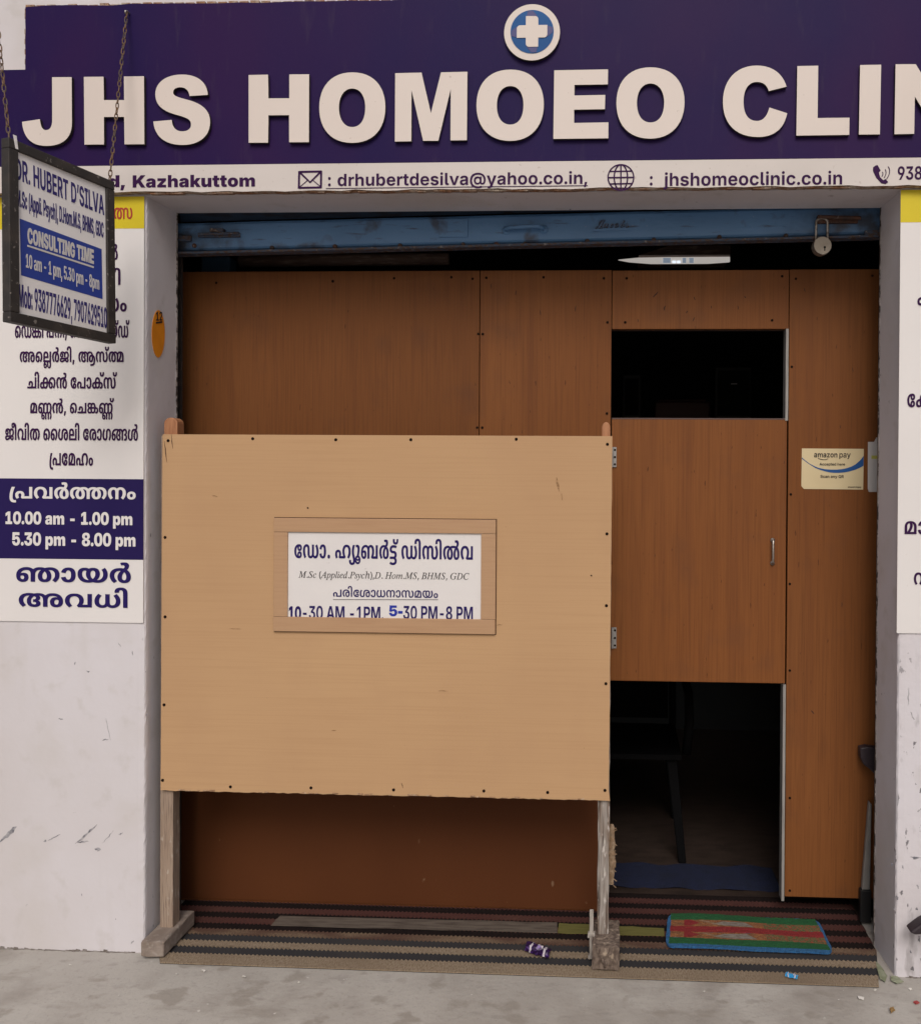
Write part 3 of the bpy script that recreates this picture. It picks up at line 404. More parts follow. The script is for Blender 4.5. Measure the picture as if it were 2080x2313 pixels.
'mt195': '331,571 378,571q 455,550q 489,528 510,516 583,472q 669,323q 669,221 669,145q 624,40q 536,-12q 472,-12 410,-12q 323,43q 277,148q 277,221 277,287q 315,394q 388,480q 439,512 458,528 496,550q 572,571q 619,571 673,571q 752,544q 811,497q 834,465 838,439 877,250 877,0 761,0 761,286 761,351q 742,426q 714,451 700,465q 650,485q 610,485 593,485q 554,478q 536,470 521,464 482,446q 424,373q 393,277q 393,223 393,164q 415,101q 452,77q 473,77 495,77q 531,101q 553,163q 553,219 553,276q 523,372q 470,443q 432,463 413,471 396,478q 360,484q 342,484 279,484q 196,433q 155,342q 155,283 155,232q 177,151q 219,85q 248,55 168,-11 131,23q 71,107q 36,216q 36,287 36,341q 68,442q 138,524q 250,571q;974,571 1021,571q 1092,543q 1117,516 1136,496q 1159,448q 1171,380q 1171,332 1171,247 1171,190q 1179,131q 1191,112 1201,96q 1235,79q 1261,79 1293,79q 1341,119q 1369,200q 1369,262 1369,314q 1347,400q 1308,475q 1279,508 1365,572 1402,532q 1456,439q 1486,327q 1486,257 1486,174q 1430,53q 1328,-12q 1257,-12 1205,-12q 1130,17q 1104,45 1086,66q 1064,120q 1054,187q 1054,227 1054,323 1054,375q 1045,430q 1033,449 1023,465q 989,480q 965,480 946,480q 912,465q 902,452 889,434q 877,378q 877,328 877,14 772,14 772,352 806,485 837,526q 910,571q',
'ml120': '733,799 791,799q 852,758q 876,698q 876,667 876,619q 823,524q 778,474 762,458 729,423q 685,342q 666,256q 666,213 666,169q 680,111q 710,83q 733,83 765,83q 798,140q 798,215 798,248q 790,314q 770,377q 738,430q 714,448 693,462q 650,477q 614,477 587,477q 536,463q 517,449 485,425q 465,337q 465,272 465,219 465,183q 456,120q 436,66q 417,45 391,18q 316,-12q 263,-12 192,-12q 90,53q 35,174q 35,257 35,326q 64,439q 114,533q 148,574 244,510 217,473q 180,396q 162,311q 162,262 162,200q 188,123q 232,86q 259,86 282,86q 312,102q 321,117 331,134q 339,182q 339,230 339,296 339,380q 383,490q 423,520 459,548q 546,573q 615,573 658,573q 724,558q 752,544 767,536 820,507q 891,411q 926,290q 926,224 926,107q 826,-12q 732,-12 669,-12q 584,41q 540,144q 540,217 540,264q 563,357q 620,450q 668,497 679,525 713,562q 752,618q 752,645 752,670q 723,701q 691,701 679,701q 650,696q 639,693 618,784 638,791q 702,799q',
'ml65': '-15,850 24,850q 91,829q 115,809 142,788q 171,730q 183,646q 183,581 183,0 58,0 58,550 58,595q 54,667q 42,717q 32,730 23,741q 0,754q -18,754 -35,754q -63,737q -79,706q -79,683 -79,671q -76,647q -74,638 -197,623 -201,635q -204,667q -204,684 -204,739q -154,812q -69,850q',
'ml41': '557,-12 520,-12q 468,5q 425,39q 404,62 417,62 385,23q 309,-12q 257,-12 187,-12q 88,56q 35,178q 35,256 35,324q 63,437q 114,532q 148,573 245,508 218,472q 181,396q 162,311q 162,264 162,204q 191,125q 241,85q 270,85 289,85q 314,97q 322,105 336,121q 348,175q 348,223 348,561 473,561 473,221 473,168q 484,120q 497,104 505,96q 530,85q 549,85 576,85q 626,121q 658,200q 658,263 658,309q 640,395q 604,473q 577,508 672,573 707,530q 757,435q 785,325q 785,260 785,180q 733,58q 631,-12q',
'ml6': '215,-12 158,-12q 74,35q 30,122q 30,179 30,239q 77,325q 160,371q 214,371 271,371q 353,325q 400,240q 400,179 400,121q 354,34q 270,-12q;215,277 185,277q 147,233q 147,178 147,127q 185,82q 215,82 244,82q 283,126q 283,179 283,232q 245,277q',
'ml71': '225,-12 175,-12q 89,38q 36,148q 36,239 36,315q 79,437q 160,525q 275,573q 347,573 416,573q 520,529q 589,451q 622,347q 622,286 622,219q 588,111q 531,25q 494,-12 406,53 431,83q 471,149q 494,229q 494,283 494,342q 459,428q 389,475q 336,475 281,475q 196,412q 150,304q 150,235 150,174q 169,108q 200,82q 219,82 236,82q 259,99q 270,136q 270,164 270,210q 243,250q 213,250 185,250q 132,216q 105,180 89,268 111,295q 193,342q 243,342 291,342q 357,302q 391,226q 391,173 391,113q 351,32q 278,-12q',
'ml35': '542,-12 491,-12q 419,18q 394,45 376,65q 352,114q 341,181q 341,225 341,322 341,377q 332,428q 323,444 313,460q 283,475q 260,475 233,475q 188,439q 162,361q 162,299 162,250q 181,164q 218,88q 244,51 148,-13 115,28q 64,122q 35,235q 35,304 35,386q 90,507q 194,573q 267,573 316,573q 391,544q 416,517 436,496q 457,441q 466,376q 466,337 466,231 466,183q 473,135q 484,117 493,102q 526,86q 548,86 565,86q 597,100q 605,111 619,128q 630,180q 630,226 630,561 755,561 755,238 755,180q 763,124q 779,106 790,96q 820,85q 831,85 861,85q 909,126q 937,206q 937,264 937,309q 918,393q 882,471q 854,507 951,572 986,531q 1036,435q 1064,324q 1064,255 1064,178q 1012,56q 914,-12q 844,-12 794,-12q 716,23q 682,65 698,66 670,32q 602,-12q',
'ml173': '506,573 584,573q 682,502q 730,371q 730,282 730,183q 677,52q 577,-12q 506,-12 450,-12q 367,29q 341,62 309,103q 281,219q 281,285 281,379q 334,508q 435,573q;506,477 454,477q 404,384q 404,281 404,213q 426,125q 471,84q 506,84 539,84q 583,124q 607,212q 607,281 607,351q 584,437q 539,477q;216,-12 156,-12q 73,28q 31,102q 31,152 31,191q 61,246q 111,286q 137,297 155,306q 195,317q 260,324q 314,324 364,342 671,342 754,342q 851,321q 884,298 916,276q 954,207q 954,156 954,75q 858,-12q 785,-12 764,-12q 728,-6q 708,-1 729,91 738,89q 757,85q 769,85 799,85q 833,122q 833,157 833,180q 816,213q 802,223 783,237q 736,246q 684,246 303,246 264,246q 208,240q 187,227 171,217q 151,185q 151,161 151,136q 169,102q 208,85q 235,85 260,85q 308,101q 332,122 387,39 359,19q 305,-4q 249,-12q;216,573 259,573q 347,555q 394,527 346,428 323,451q 266,477q 235,477 198,477q 160,441q 160,414 160,393q 175,366q 189,357 203,350q 241,342q 273,342 347,342 283,266 231,265q 143,281q 77,318q 40,379q 40,422 40,467q 82,534q 160,573q',
'ml3': '',
'ml44': '223,360 291,360q 375,306q 415,224q 415,178 415,142q 392,86q 382,68 371,96 624,96 624,561 749,561 749,0 306,0 262,58 273,76q 293,131q 293,169 293,210q 259,264q 224,264 200,264q 169,240q 153,198q 153,172 153,125q 182,66q 196,39 96,-11 65,31q 29,119q 29,176 29,232q 77,313q 164,360q',
'ml42': '264,573 302,573q 353,555q 395,523q 417,499 403,499 435,538q 511,573q 564,573 634,573q 733,504q 785,384q 785,305 785,238q 758,124q 707,30q 673,-12 576,53 603,90q 640,166q 658,249q 658,297 658,357q 629,436q 580,475q 550,475 532,475q 507,464q 498,456 485,440q 473,386q 473,338 473,0 348,0 348,340 348,393q 336,441q 323,456 316,465q 291,475q 271,475 244,475q 194,439q 162,361q 162,298 162,252q 181,166q 217,89q 244,52 148,-12 114,31q 64,126q 35,237q 35,301 35,380q 88,503q 190,573q',
'ml276': '204,115 210,104 202,60q 178,-20q 151,-93q 135,-130 36,-130 46,-92q 62,-4q 76,82q 80,115',
'ml73': '225,-12 175,-12q 89,38q 36,148q 36,239 36,315q 79,437q 160,525q 275,573q 347,573 416,573q 520,529q 589,451q 622,347q 622,286 622,219q 588,111q 531,25q 494,-12 406,53 431,83q 471,149q 494,229q 494,283 494,342q 459,428q 389,475q 336,475 281,475q 196,412q 150,304q 150,235 150,174q 169,108q 200,82q 219,82 236,82q 259,99q 270,136q 270,164 270,210q 243,250q 213,250 185,250q 132,216q 105,180 89,268 111,295q 193,342q 243,342 291,342q 357,302q 391,226q 391,173 391,113q 351,32q 278,-12q;882,-12 832,-12q 746,38q 693,148q 693,239 693,315q 736,437q 817,525q 932,573q 1004,573 1073,573q 1177,529q 1245,451q 1279,347q 1279,286 1279,219q 1245,111q 1188,25q 1150,-12 1062,53 1087,83q 1128,149q 1151,229q 1151,283 1151,342q 1116,428q 1045,475q 993,475 937,475q 853,412q 807,304q 807,235 807,174q 825,108q 857,82q 876,82 892,82q 915,99q 927,136q 927,164 927,210q 900,250q 869,250 841,250q 789,216q 761,180 745,268 768,295q 849,342q 900,342 948,342q 1013,302q 1048,226q 1048,173 1048,113q 1008,32q 935,-12q',
'ml33': '255,573 323,573q 437,546q 487,522 433,434 391,454q 312,474q 260,474 220,474q 172,453q 150,421q 150,403 150,386q 158,363q 167,354 182,342q 223,334q 253,334 272,334 332,334q 416,304q 442,275 461,255q 480,202q 480,167 480,115q 428,34q 323,-12q 244,-12 179,-12q 60,15q 12,40 64,130 91,116q 144,97q 204,87q 240,87 281,87q 331,108q 354,142q 354,163 354,180q 342,209q 329,218 316,226q 285,235q 251,235 242,235 181,235q 85,264q 60,293 43,312q 24,365q 24,398 24,447q 76,527q 179,573q',
'ml72': '328,-12 266,-12q 160,22q 78,95q 34,207q 34,284 34,359q 81,467q 164,538q 274,573q 337,573 405,573q 486,533q 522,465q 522,424 522,381q 486,322q 422,290q 382,290 329,290q 267,326q 240,386q 240,421 240,444q 253,485q 260,498 367,510 351,496q 334,453q 334,427 334,403q 352,373q 375,373 397,373q 416,399q 416,421 416,450q 382,481q 353,481 339,481q 309,481q 301,480 257,479q 192,431q 156,343q 156,283 156,225q 188,135q 250,84q 293,81 304,80q 333,80q 344,80 367,80q 396,93q 410,119q 410,140 410,163q 393,189q 373,189 350,189q 329,157q 329,133 329,106q 347,64q 363,51 253,65 246,78q 234,119q 234,143 234,174q 260,234q 323,273q 377,273 417,273q 480,241q 517,181q 517,137 517,96q 478,28q 395,-12q',
'ml45': '223,360 291,360q 375,306q 415,224q 415,178 415,142q 392,86q 382,68 367,96 592,96 591,0 306,0 262,58 273,76q 293,131q 293,169 293,210q 259,264q 224,264 200,264q 169,240q 153,198q 153,172 153,125q 182,67q 196,39 96,-11 65,31q 29,119q 29,176 29,232q 77,313q 164,360q;749,573 807,573q 889,543q 916,517 953,482q 980,383q 980,306 980,0 517,0 517,298 517,355q 529,434q 556,492q 580,516 607,541q 690,573q;749,476 722,476q 685,460q 673,447 657,428q 642,366q 642,302 642,96 855,96 855,295 855,364q 840,428q 824,447 812,460q 773,476q',
'ml64': '443,282 443,216q 421,108q 372,30q 290,-12q 228,-12 173,-12q 97,22q 50,78q 24,147q 17,181 144,204 149,176q 167,121q 200,83q 228,83 259,83q 297,129q 314,218q 314,283 314,345q 297,432q 260,477q 230,477 205,477q 171,444q 151,390q 146,358 20,382 30,417q 59,485q 108,540q 183,573q 237,573 295,573q 375,530q 422,452q 443,346q',
'ml49': '616,-12 560,-12q 484,9q 442,34 437,37q 424,50q 419,54 367,92q 308,188q 284,293q 284,342 284,377q 295,436q 304,460 320,479 338,515q 392,556q 456,573q 488,573 583,573q 687,457q 687,343 687,247q 610,99q 546,51 538,45q 524,35q 516,30 479,9q 396,-12q 342,-12 265,-12q 151,39q 75,130q 37,254q 37,327 37,403q 84,513q 179,573q 251,573 302,573q 388,530q 421,485 326,428 310,454q 273,477q 253,477 223,477q 184,442q 163,377q 163,329 163,250q 211,139q 294,82q 348,82 374,82q 413,89q 429,95 438,98q 451,101q 457,105 488,126q 535,200q 560,293q 560,342 560,394q 538,452q 505,477q 486,477 464,477q 428,450q 410,390q 410,343 410,297q 431,207q 472,132q 503,109 510,104q 520,102q 527,98 542,91q 586,82q 612,82 669,82q 749,133q 790,232q 790,304 790,360q 759,470q 729,522 833,574 875,514q 917,379q 917,311 917,246q 887,130q 819,39q 702,-12q',
'ml77': '-102,595 -163,595q -239,637q -275,710q -275,757 -275,779q -268,816q -263,829 -154,811 -158,801q -161,775q -161,763 -161,734q -146,700q -119,686q -100,686 -80,686q -53,701q -38,734q -38,763 -38,775q -41,801q -43,811 61,829 66,817q 72,780q 72,758 72,710q 37,637q -40,595q',
'ml134': '542,-12 491,-12q 419,18q 394,45 376,65q 352,114q 341,181q 341,225 341,322 341,377q 332,428q 323,444 313,460q 283,475q 260,475 233,475q 188,439q 162,361q 162,299 162,250q 181,164q 218,88q 244,51 148,-13 115,28q 64,122q 35,235q 35,304 35,386q 90,507q 194,573q 267,573 316,573q 391,544q 416,517 436,496q 457,441q 466,376q 466,337 466,231 466,183q 473,135q 484,117 493,102q 526,86q 548,86 565,86q 597,100q 605,111 619,128q 630,180q 630,226 630,561 755,561 755,238 755,180q 763,124q 779,106 790,96q 820,85q 831,85 861,85q 909,126q 937,206q 937,264 937,309q 918,393q 882,471q 854,507 951,572 986,531q 1036,435q 1064,324q 1064,255 1064,178q 1012,56q 914,-12q 844,-12 794,-12q 716,23q 682,65 698,66 670,32q 602,-12q;997,595 936,595q 859,637q 824,710q 824,757 824,779q 830,816q 836,829 945,811 941,801q 938,775q 938,763 938,734q 953,700q 980,686q 999,686 1018,686q 1046,701q 1061,734q 1061,763 1061,775q 1058,801q 1055,811 1160,829 1165,817q 1171,780q 1171,758 1171,710q 1136,637q 1059,595q',
'ml9': '341,573 385,573q 496,553q 541,530 550,526q 562,515q 570,511 592,498q 635,461q 664,409q 664,371 664,344q 647,300q 610,266q 581,253 577,264 620,250q 674,184q 674,136 674,96q 639,28q 558,-12q 490,-12 411,-12q 316,51q 274,163q 274,237 274,293q 304,397q 370,486q 423,517 428,520q 435,528q 441,531 475,550q 564,573q 613,573 671,573q 754,548q 814,502q 837,470 881,240 881,0 756,0 756,284 756,355q 737,426q 710,450 691,466q 642,480q 609,480 584,480q 537,472q 520,466 486,454q 436,406q 407,343q 393,272q 393,235 393,150q 438,82q 483,82 518,82q 552,113q 552,143 552,173q 510,208q 469,208 457,208 457,303 467,303 505,303q 543,340q 543,370 543,402q 498,455q 442,468 425,476q 378,481q 354,481 289,481q 205,431q 163,343q 163,286 163,236q 184,156q 222,87q 250,55 160,-11 124,25q 68,111q 35,220q 35,290 35,341q 66,441q 135,524q 254,573q;1138,-12 1073,-12q 994,46q 957,144q 957,205 957,300q 1041,407q 1121,407 1166,407q 1234,359q 1280,279q 1290,231 1243,226 1237,247q 1213,288q 1176,316q 1151,316 1113,316q 1080,257q 1080,200 1080,163q 1093,110q 1122,83q 1144,83 1166,83q 1198,113q 1214,180q 1214,236 1214,250q 1212,291q 1209,310 1208,314q 1211,326q 1209,329 1204,367q 1160,433q 1084,475q 1028,475 996,475q 951,465q 930,448 915,437q 893,401q 881,336q 881,278 881,213 801,466 827,500q 888,548q 972,573q 1032,573 1107,573q 1221,522q 1298,431q 1337,309q 1337,238 1337,147q 1289,37q 1200,-12q',
'ml222': '276,573 332,573q 417,539q 443,507 473,471q 497,383q 497,315 497,215 179,215 179,96 597,96 597,561 722,561 722,0 518,0 496,0q 443,3q 423,4 166,3 138,2q 96,0q 72,0 54,0 54,313 54,391q 82,478q 107,507 133,538q 218,573q;275,477 222,477q 179,399q 179,330 179,312 372,312 372,329 372,401q 326,477q;547,-337 507,-337q 449,-315q 429,-295 406,-272q 386,-201q 387,-150 387,-142 387,-106q 376,-46q 356,-27 345,-14q 307,0q 284,0 260,0q 212,-22q 177,-73q 172,-119 172,-120q 172,-142q 172,-166 172,-205q 187,-246q 209,-261q 217,-261 235,-261q 258,-236q 258,-204 258,-176q 236,-148q 212,-148 189,-148q 148,-181q 125,-204 107,-140 136,-112q 199,-72q 239,-72 297,-72q 349,-144q 349,-205 349,-267q 286,-337q 218,-337 153,-337q 77,-242q 77,-155 77,-98q 112,-16q 171,38q 248,65q 289,65 307,65q 339,63q 371,58q 386,51 416,38q 464,-3q 493,-71q 493,-126 493,-141 492,-173q 495,-217q 504,-231 513,-242q 532,-253q 549,-253 578,-253q 615,-202q 615,-139 615,-91q 590,-14q 566,19 650,72 683,30q 722,-71q 722,-139 722,-199q 683,-288q 606,-337q',
'ml118': '455,-12 392,-12q 307,41q 264,144q 264,217 264,264q 286,357q 343,450q 391,497 402,525 437,562q 475,618q 475,645 475,670q 446,701q 415,701 403,701q 373,696q 363,693 341,784 362,791q 424,799q 455,799 513,799q 575,758q 599,698q 599,667 599,619q 548,524q 501,474 486,458 452,423q 408,342q 389,256q 389,213 389,169q 403,111q 434,83q 456,83 488,83q 522,140q 522,215 522,248q 512,314q 491,378q 458,430q 434,447 415,461q 374,478q 333,478 278,478q 201,431q 163,346q 163,288 163,236q 183,155q 222,86q 250,53 161,-12 125,24q 68,110q 35,220q 35,289 35,345q 69,447q 140,526q 252,573q 331,573 374,573q 446,557q 476,542 479,541q 485,537q 488,535 542,506q 614,408q 649,289q 649,223 649,106q 550,-12q',
'ml30': '272,573 322,573q 394,553q 449,517q 471,493 434,495 468,538q 551,573q 600,573 673,573q 761,514q 802,421q 802,368 802,326q 779,260q 735,211q 703,194 554,166 466,158 443,153q 370,151q 336,151 236,151 199,151q 167,144q 158,137 153,132q 147,120q 147,112 147,102q 156,84q 179,75q 197,75 222,75q 263,82q 315,101q 354,119 383,130q 439,150q 489,166q 531,178q 544,182 564,188q 590,205q 611,221q 633,232q 647,232 680,232q 740,210q 780,157q 780,112 780,53q 706,-12q 635,-12 582,-12q 518,26q 490,85q 490,117 490,156q 523,210q 541,223 643,216 634,208q 609,182q 589,147q 589,121 589,92q 610,66q 631,66 656,66q 676,93q 676,114 676,130q 667,151q 647,163q 633,163 614,163q 585,145q 564,127 557,144 546,132q 506,100q 452,65q 418,50 371,28q 300,0q 232,-12q 188,-12 143,-12q 71,12q 30,65q 30,109 30,144q 59,195q 87,210 110,222q 171,235q 232,235 465,235 507,235q 567,239q 613,250q 629,258 655,274q 683,325q 683,365 683,397q 663,448q 621,479q 587,479 570,479q 545,468q 537,460 519,443q 509,387q 509,344 509,263 395,263 395,318 395,367q 384,431q 362,455 349,470q 301,489q 266,489 241,489q 173,475q 155,455 152,452q 149,438q 147,434 141,425q 135,399q 135,383 135,347q 161,320q 179,320 195,320q 213,334q 221,359q 221,374 221,400q 197,426q 175,426 159,426q 129,415q 117,409 71,429 91,455q 171,479q 210,479 243,479q 293,454q 322,405q 322,367 322,334q 294,277q 232,243q 182,243 116,243q 37,319q 37,386 37,441q 91,525q 195,573q',
'ml10': '341,573 385,573q 496,553q 541,530 550,526q 562,515q 570,511 592,498q 635,461q 664,409q 664,371 664,344q 647,300q 610,266q 581,253 577,264 620,250q 674,184q 674,136 674,96q 639,28q 558,-12q 490,-12 411,-12q 316,51q 274,163q 274,237 274,293q 304,397q 370,486q 423,517 428,520q 435,528q 441,531 475,550q 564,573q 613,573 671,573q 754,548q 814,502q 837,470 881,228 881,0 756,0 756,284 756,355q 737,426q 710,450 691,466q 642,480q 609,480 584,480q 537,472q 520,466 486,454q 436,406q 407,343q 393,272q 393,235 393,150q 438,82q 483,82 518,82q 552,113q 552,143 552,173q 510,208q 469,208 457,208 457,303 467,303 505,303q 543,340q 543,370 543,402q 498,455q 442,468 425,476q 378,481q 354,481 289,481q 205,431q 163,343q 163,286 163,236q 184,156q 222,87q 250,55 160,-11 124,25q 68,111q 35,220q 35,290 35,341q 66,441q 135,524q 254,573q;1021,573 1108,573q 1227,508q 1293,403q 1303,343 1309,317q 1312,260q 1312,231 1312,146q 1268,39q 1183,-12q 1120,-12 1058,-12q 979,38q 942,124q 942,179 942,285q 1074,397q 1186,397 1207,397q 1234,396q 1243,394 1268,392 1335,380q 1433,300q 1486,176q 1486,97 1486,36q 1455,-72q 1387,-154q 1276,-201q 1198,-201 1159,-201q 1093,-191q 1062,-180 1096,-87 1122,-95q 1167,-102q 1196,-102 1248,-102q 1315,-67q 1352,-9q 1367,64q 1367,99 1367,148q 1348,220q 1310,272q 1283,288 1245,296 1234,300q 1203,304q 1190,304 1147,304q 1091,274q 1064,218q 1064,179 1064,150q 1077,108q 1104,85q 1125,85 1160,85q 1194,148q 1194,232 1194,268q 1183,334q 1173,361 1169,378 1156,410q 1111,453q 1053,475q 1018,475 994,475q 950,465q 929,448 914,437q 893,401q 881,335q 881,277 881,211 801,466 825,500q 886,548q 966,573q',
'ml156': '558,573 608,573q 679,543q 705,516 724,496q 747,447q 758,381q 758,336 758,239 758,184q 766,133q 776,117 785,101q 817,86q 839,86 867,86q 911,123q 937,200q 937,262 937,311q 918,396q 882,473q 855,510 950,574 984,533q 1035,439q 1064,326q 1064,257 1064,174q 1008,53q 906,-12q 835,-12 783,-12q 707,17q 682,45 664,66q 642,120q 633,187q 633,224 633,330 633,377q 625,427q 615,443 605,460q 573,475q 551,475 534,475q 502,462q 494,450 481,433q 469,381q 469,335 469,0 344,0 344,322 344,381q 335,438q 320,454 310,465q 280,475q 268,475 237,475q 190,435q 162,356q 162,297 162,251q 181,169q 217,91q 244,53 148,-11 113,31q 62,126q 35,239q 35,305 35,384q 87,505q 185,573q 254,573 306,573q 383,538q 417,496 400,495 429,529q 497,573q;997,595 936,595q 859,637q 824,710q 824,757 824,779q 830,816q 836,829 945,811 941,801q 938,775q 938,763 938,734q 953,700q 980,686q 999,686 1018,686q 1046,701q 1061,734q 1061,763 1061,775q 1058,801q 1055,811 1160,829 1165,817q 1171,780q 1171,758 1171,710q 1136,637q 1059,595q',
'ml194': '329,573 375,573q 451,551q 484,530 503,520 579,474q 665,325q 665,223 665,144q 620,40q 531,-12q 467,-12 405,-12q 319,43q 272,148q 272,223 272,287q 310,394q 383,481q 436,514 455,530 492,552q 564,573q 612,573 666,573q 744,547q 803,502q 826,472 831,448 873,244 873,0 748,0 748,291 748,352q 730,423q 703,448 691,460q 642,480q 602,480 587,480q 551,474q 534,466 525,464 484,446q 428,371q 398,276q 398,224 398,167q 417,107q 450,84q 468,84 488,84q 521,107q 539,166q 539,219 539,275q 512,370q 461,440q 425,460 405,467 391,473q 356,479q 340,479 280,479q 202,430q 163,343q 163,286 163,236q 184,156q 222,87q 250,55 160,-11 124,25q 68,111q 35,220q 35,290 35,341q 65,442q 132,524q 246,573q;1032,573 1113,573q 1222,533q 1257,500 1283,474q 1315,410q 1330,323q 1330,264 1330,0 768,0 768,372 777,436q 837,525q 949,573q;964,474 942,474q 905,444q 893,418 883,396q 873,334q 873,288 873,65 851,68 897,117q 971,228q 1014,342q 1014,396 1014,420q 1005,455q 984,474q;1137,371 1137,321q 1106,226q 1050,133q 1011,84 989,92 1009,94q 1062,96q 1072,96 1206,96 1206,278 1206,339q 1183,417q 1136,468q 1097,484 1100,485 1114,468q 1137,409q',
'ml28': '779,561 779,0 19,0 19,96 383,96 320,81 340,97q 375,160q 375,203 375,243q 346,287q 315,287 283,287q 250,243q 250,205 250,192q 253,172q 254,165 133,154 132,165q 127,196q 127,214 127,292q 224,383q 314,383 369,383q 439,351q 481,301q 497,239q 497,210 497,182q 485,136q 463,96q 450,78 428,96 655,96 655,561',
'ml163': '480,573 558,573q 656,502q 703,371q 703,282 703,183q 650,52q 550,-12q 480,-12 424,-12q 341,29q 314,62 282,103q 255,219q 255,285 255,425q 374,573q;480,477 427,477q 378,384q 378,281 378,213q 400,125q 445,84q 479,84 512,84q 556,124q 580,212q 580,281 580,351q 557,437q 513,477q;200,-12 117,-12q 28,79q 28,158 28,212q 75,284q 115,306 137,318q 190,335q 266,342q 323,342 856,342 906,342q 972,335q 1017,318q 1037,305 1073,281q 1108,208q 1108,160 1108,85q 1026,-12q 941,-12 884,-12q 800,38q 756,136q 756,208 756,232q 758,269q 759,286 761,294q 761,306q 763,313 773,376q 824,472q 901,538q 1001,573q 1059,573 1137,573q 1244,525q 1310,444q 1340,341q 1340,286 1340,219q 1306,111q 1248,25q 1211,-12 1122,54 1147,83q 1187,149q 1210,230q 1210,284 1210,343q 1172,428q 1102,475q 1055,475 1004,475q 931,434q 886,360q 875,310 873,302q 873,287q 872,279 870,265q 868,230q 868,206 868,156q 887,102q 919,81q 938,81 963,81q 988,118q 988,154 988,174q 976,212q 960,224 947,235q 907,246q 861,246 290,246 250,246q 200,238q 181,226 167,216q 148,184q 148,161 148,137q 163,102q 197,84q 222,84 246,84q 290,103q 317,124 371,39 343,19q 288,-4q 233,-12q',
'ml117': '264,573 302,573q 356,555q 402,521q 427,496 473,263 473,0 348,0 348,343 348,393q 336,441q 323,456 316,465q 291,475q 271,475 244,475q 194,439q 162,361q 162,298 162,252q 181,166q 217,89q 244,52 148,-12 114,31q 64,126q 35,237q 35,301 35,380q 88,503q 190,573q;746,-12 684,-12q 599,41q 555,144q 555,217 555,264q 578,357q 634,450q 682,497 693,525 728,562q 766,618q 766,645 766,670q 738,701q 706,701 694,701q 666,696q 654,693 632,784 653,791q 715,799q 746,799 804,799q 866,758q 890,698q 890,667 890,619q 840,524q 793,474 777,458 743,423q 700,342q 680,256q 680,213 680,169q 695,111q 724,83q 746,83 780,83q 813,140q 813,215 813,259q 795,348q 757,423q 726,446 706,460q 662,479q 623,479 596,479q 546,465q 524,448 508,435q 486,396q 473,334q 473,287 473,77 355,77 355,268 394,464 418,495q 476,544q 562,573q 623,573 665,573q 737,557q 768,541 771,541q 776,537q 780,534 834,505q 905,409q 941,289q 941,224 941,107q 841,-12q',
'ml122': '200,-12 117,-12q 28,79q 28,158 28,212q 75,284q 115,306 137,318q 190,335q 266,342q 323,342 644,342 727,342q 824,321q 858,298 890,276q 927,207q 927,156 927,75q 830,-12q 758,-12 737,-12q 702,-6q 681,-1 703,91 711,89q 731,85q 743,85 773,85q 806,122q 806,157 806,180q 790,213q 775,223 757,237q 710,246q 658,246 290,246 250,246q 200,238q 181,226 167,216q 148,184q 148,161 148,137q 163,102q 197,84q 222,84 246,84q 290,103q 317,124 371,39 343,19q 288,-4q 233,-12q;480,573 558,573q 656,502q 703,371q 703,282 703,183q 650,52q 550,-12q 480,-12 424,-12q 341,29q 314,62 282,103q 255,219q 255,285 255,425q 374,573q;480,477 427,477q 378,384q 378,281 378,213q 400,125q 445,84q 479,84 512,84q 556,124q 580,212q 580,281 580,351q 557,437q 513,477q;854,595 793,595q 716,637q 681,710q 681,757 681,779q 687,816q 693,829 802,811 798,801q 795,775q 795,763 795,734q 810,700q 837,686q 856,686 875,686q 903,701q 918,734q 918,763 918,775q 915,801q 912,811 1017,829 1022,817q 1028,780q 1028,758 1028,710q 993,637q 916,595q',
'ml48': '334,573 416,573q 524,533q 560,500 585,474q 618,410q 632,323q 632,264 632,0 51,0 51,267 51,325q 66,411q 97,476q 123,500 158,534q 257,573q;266,474 244,474q 207,444q 195,418 185,396q 175,334q 175,288 175,65 153,68 199,117q 273,228q 316,342q 316,396 316,420q 308,455q 286,474q;440,371 440,321q 408,226q 352,133q 313,84 292,92 312,94q 364,96q 374,96 508,96 508,278 508,339q 485,417q 438,468q 400,484 402,485 416,468q 440,409q',
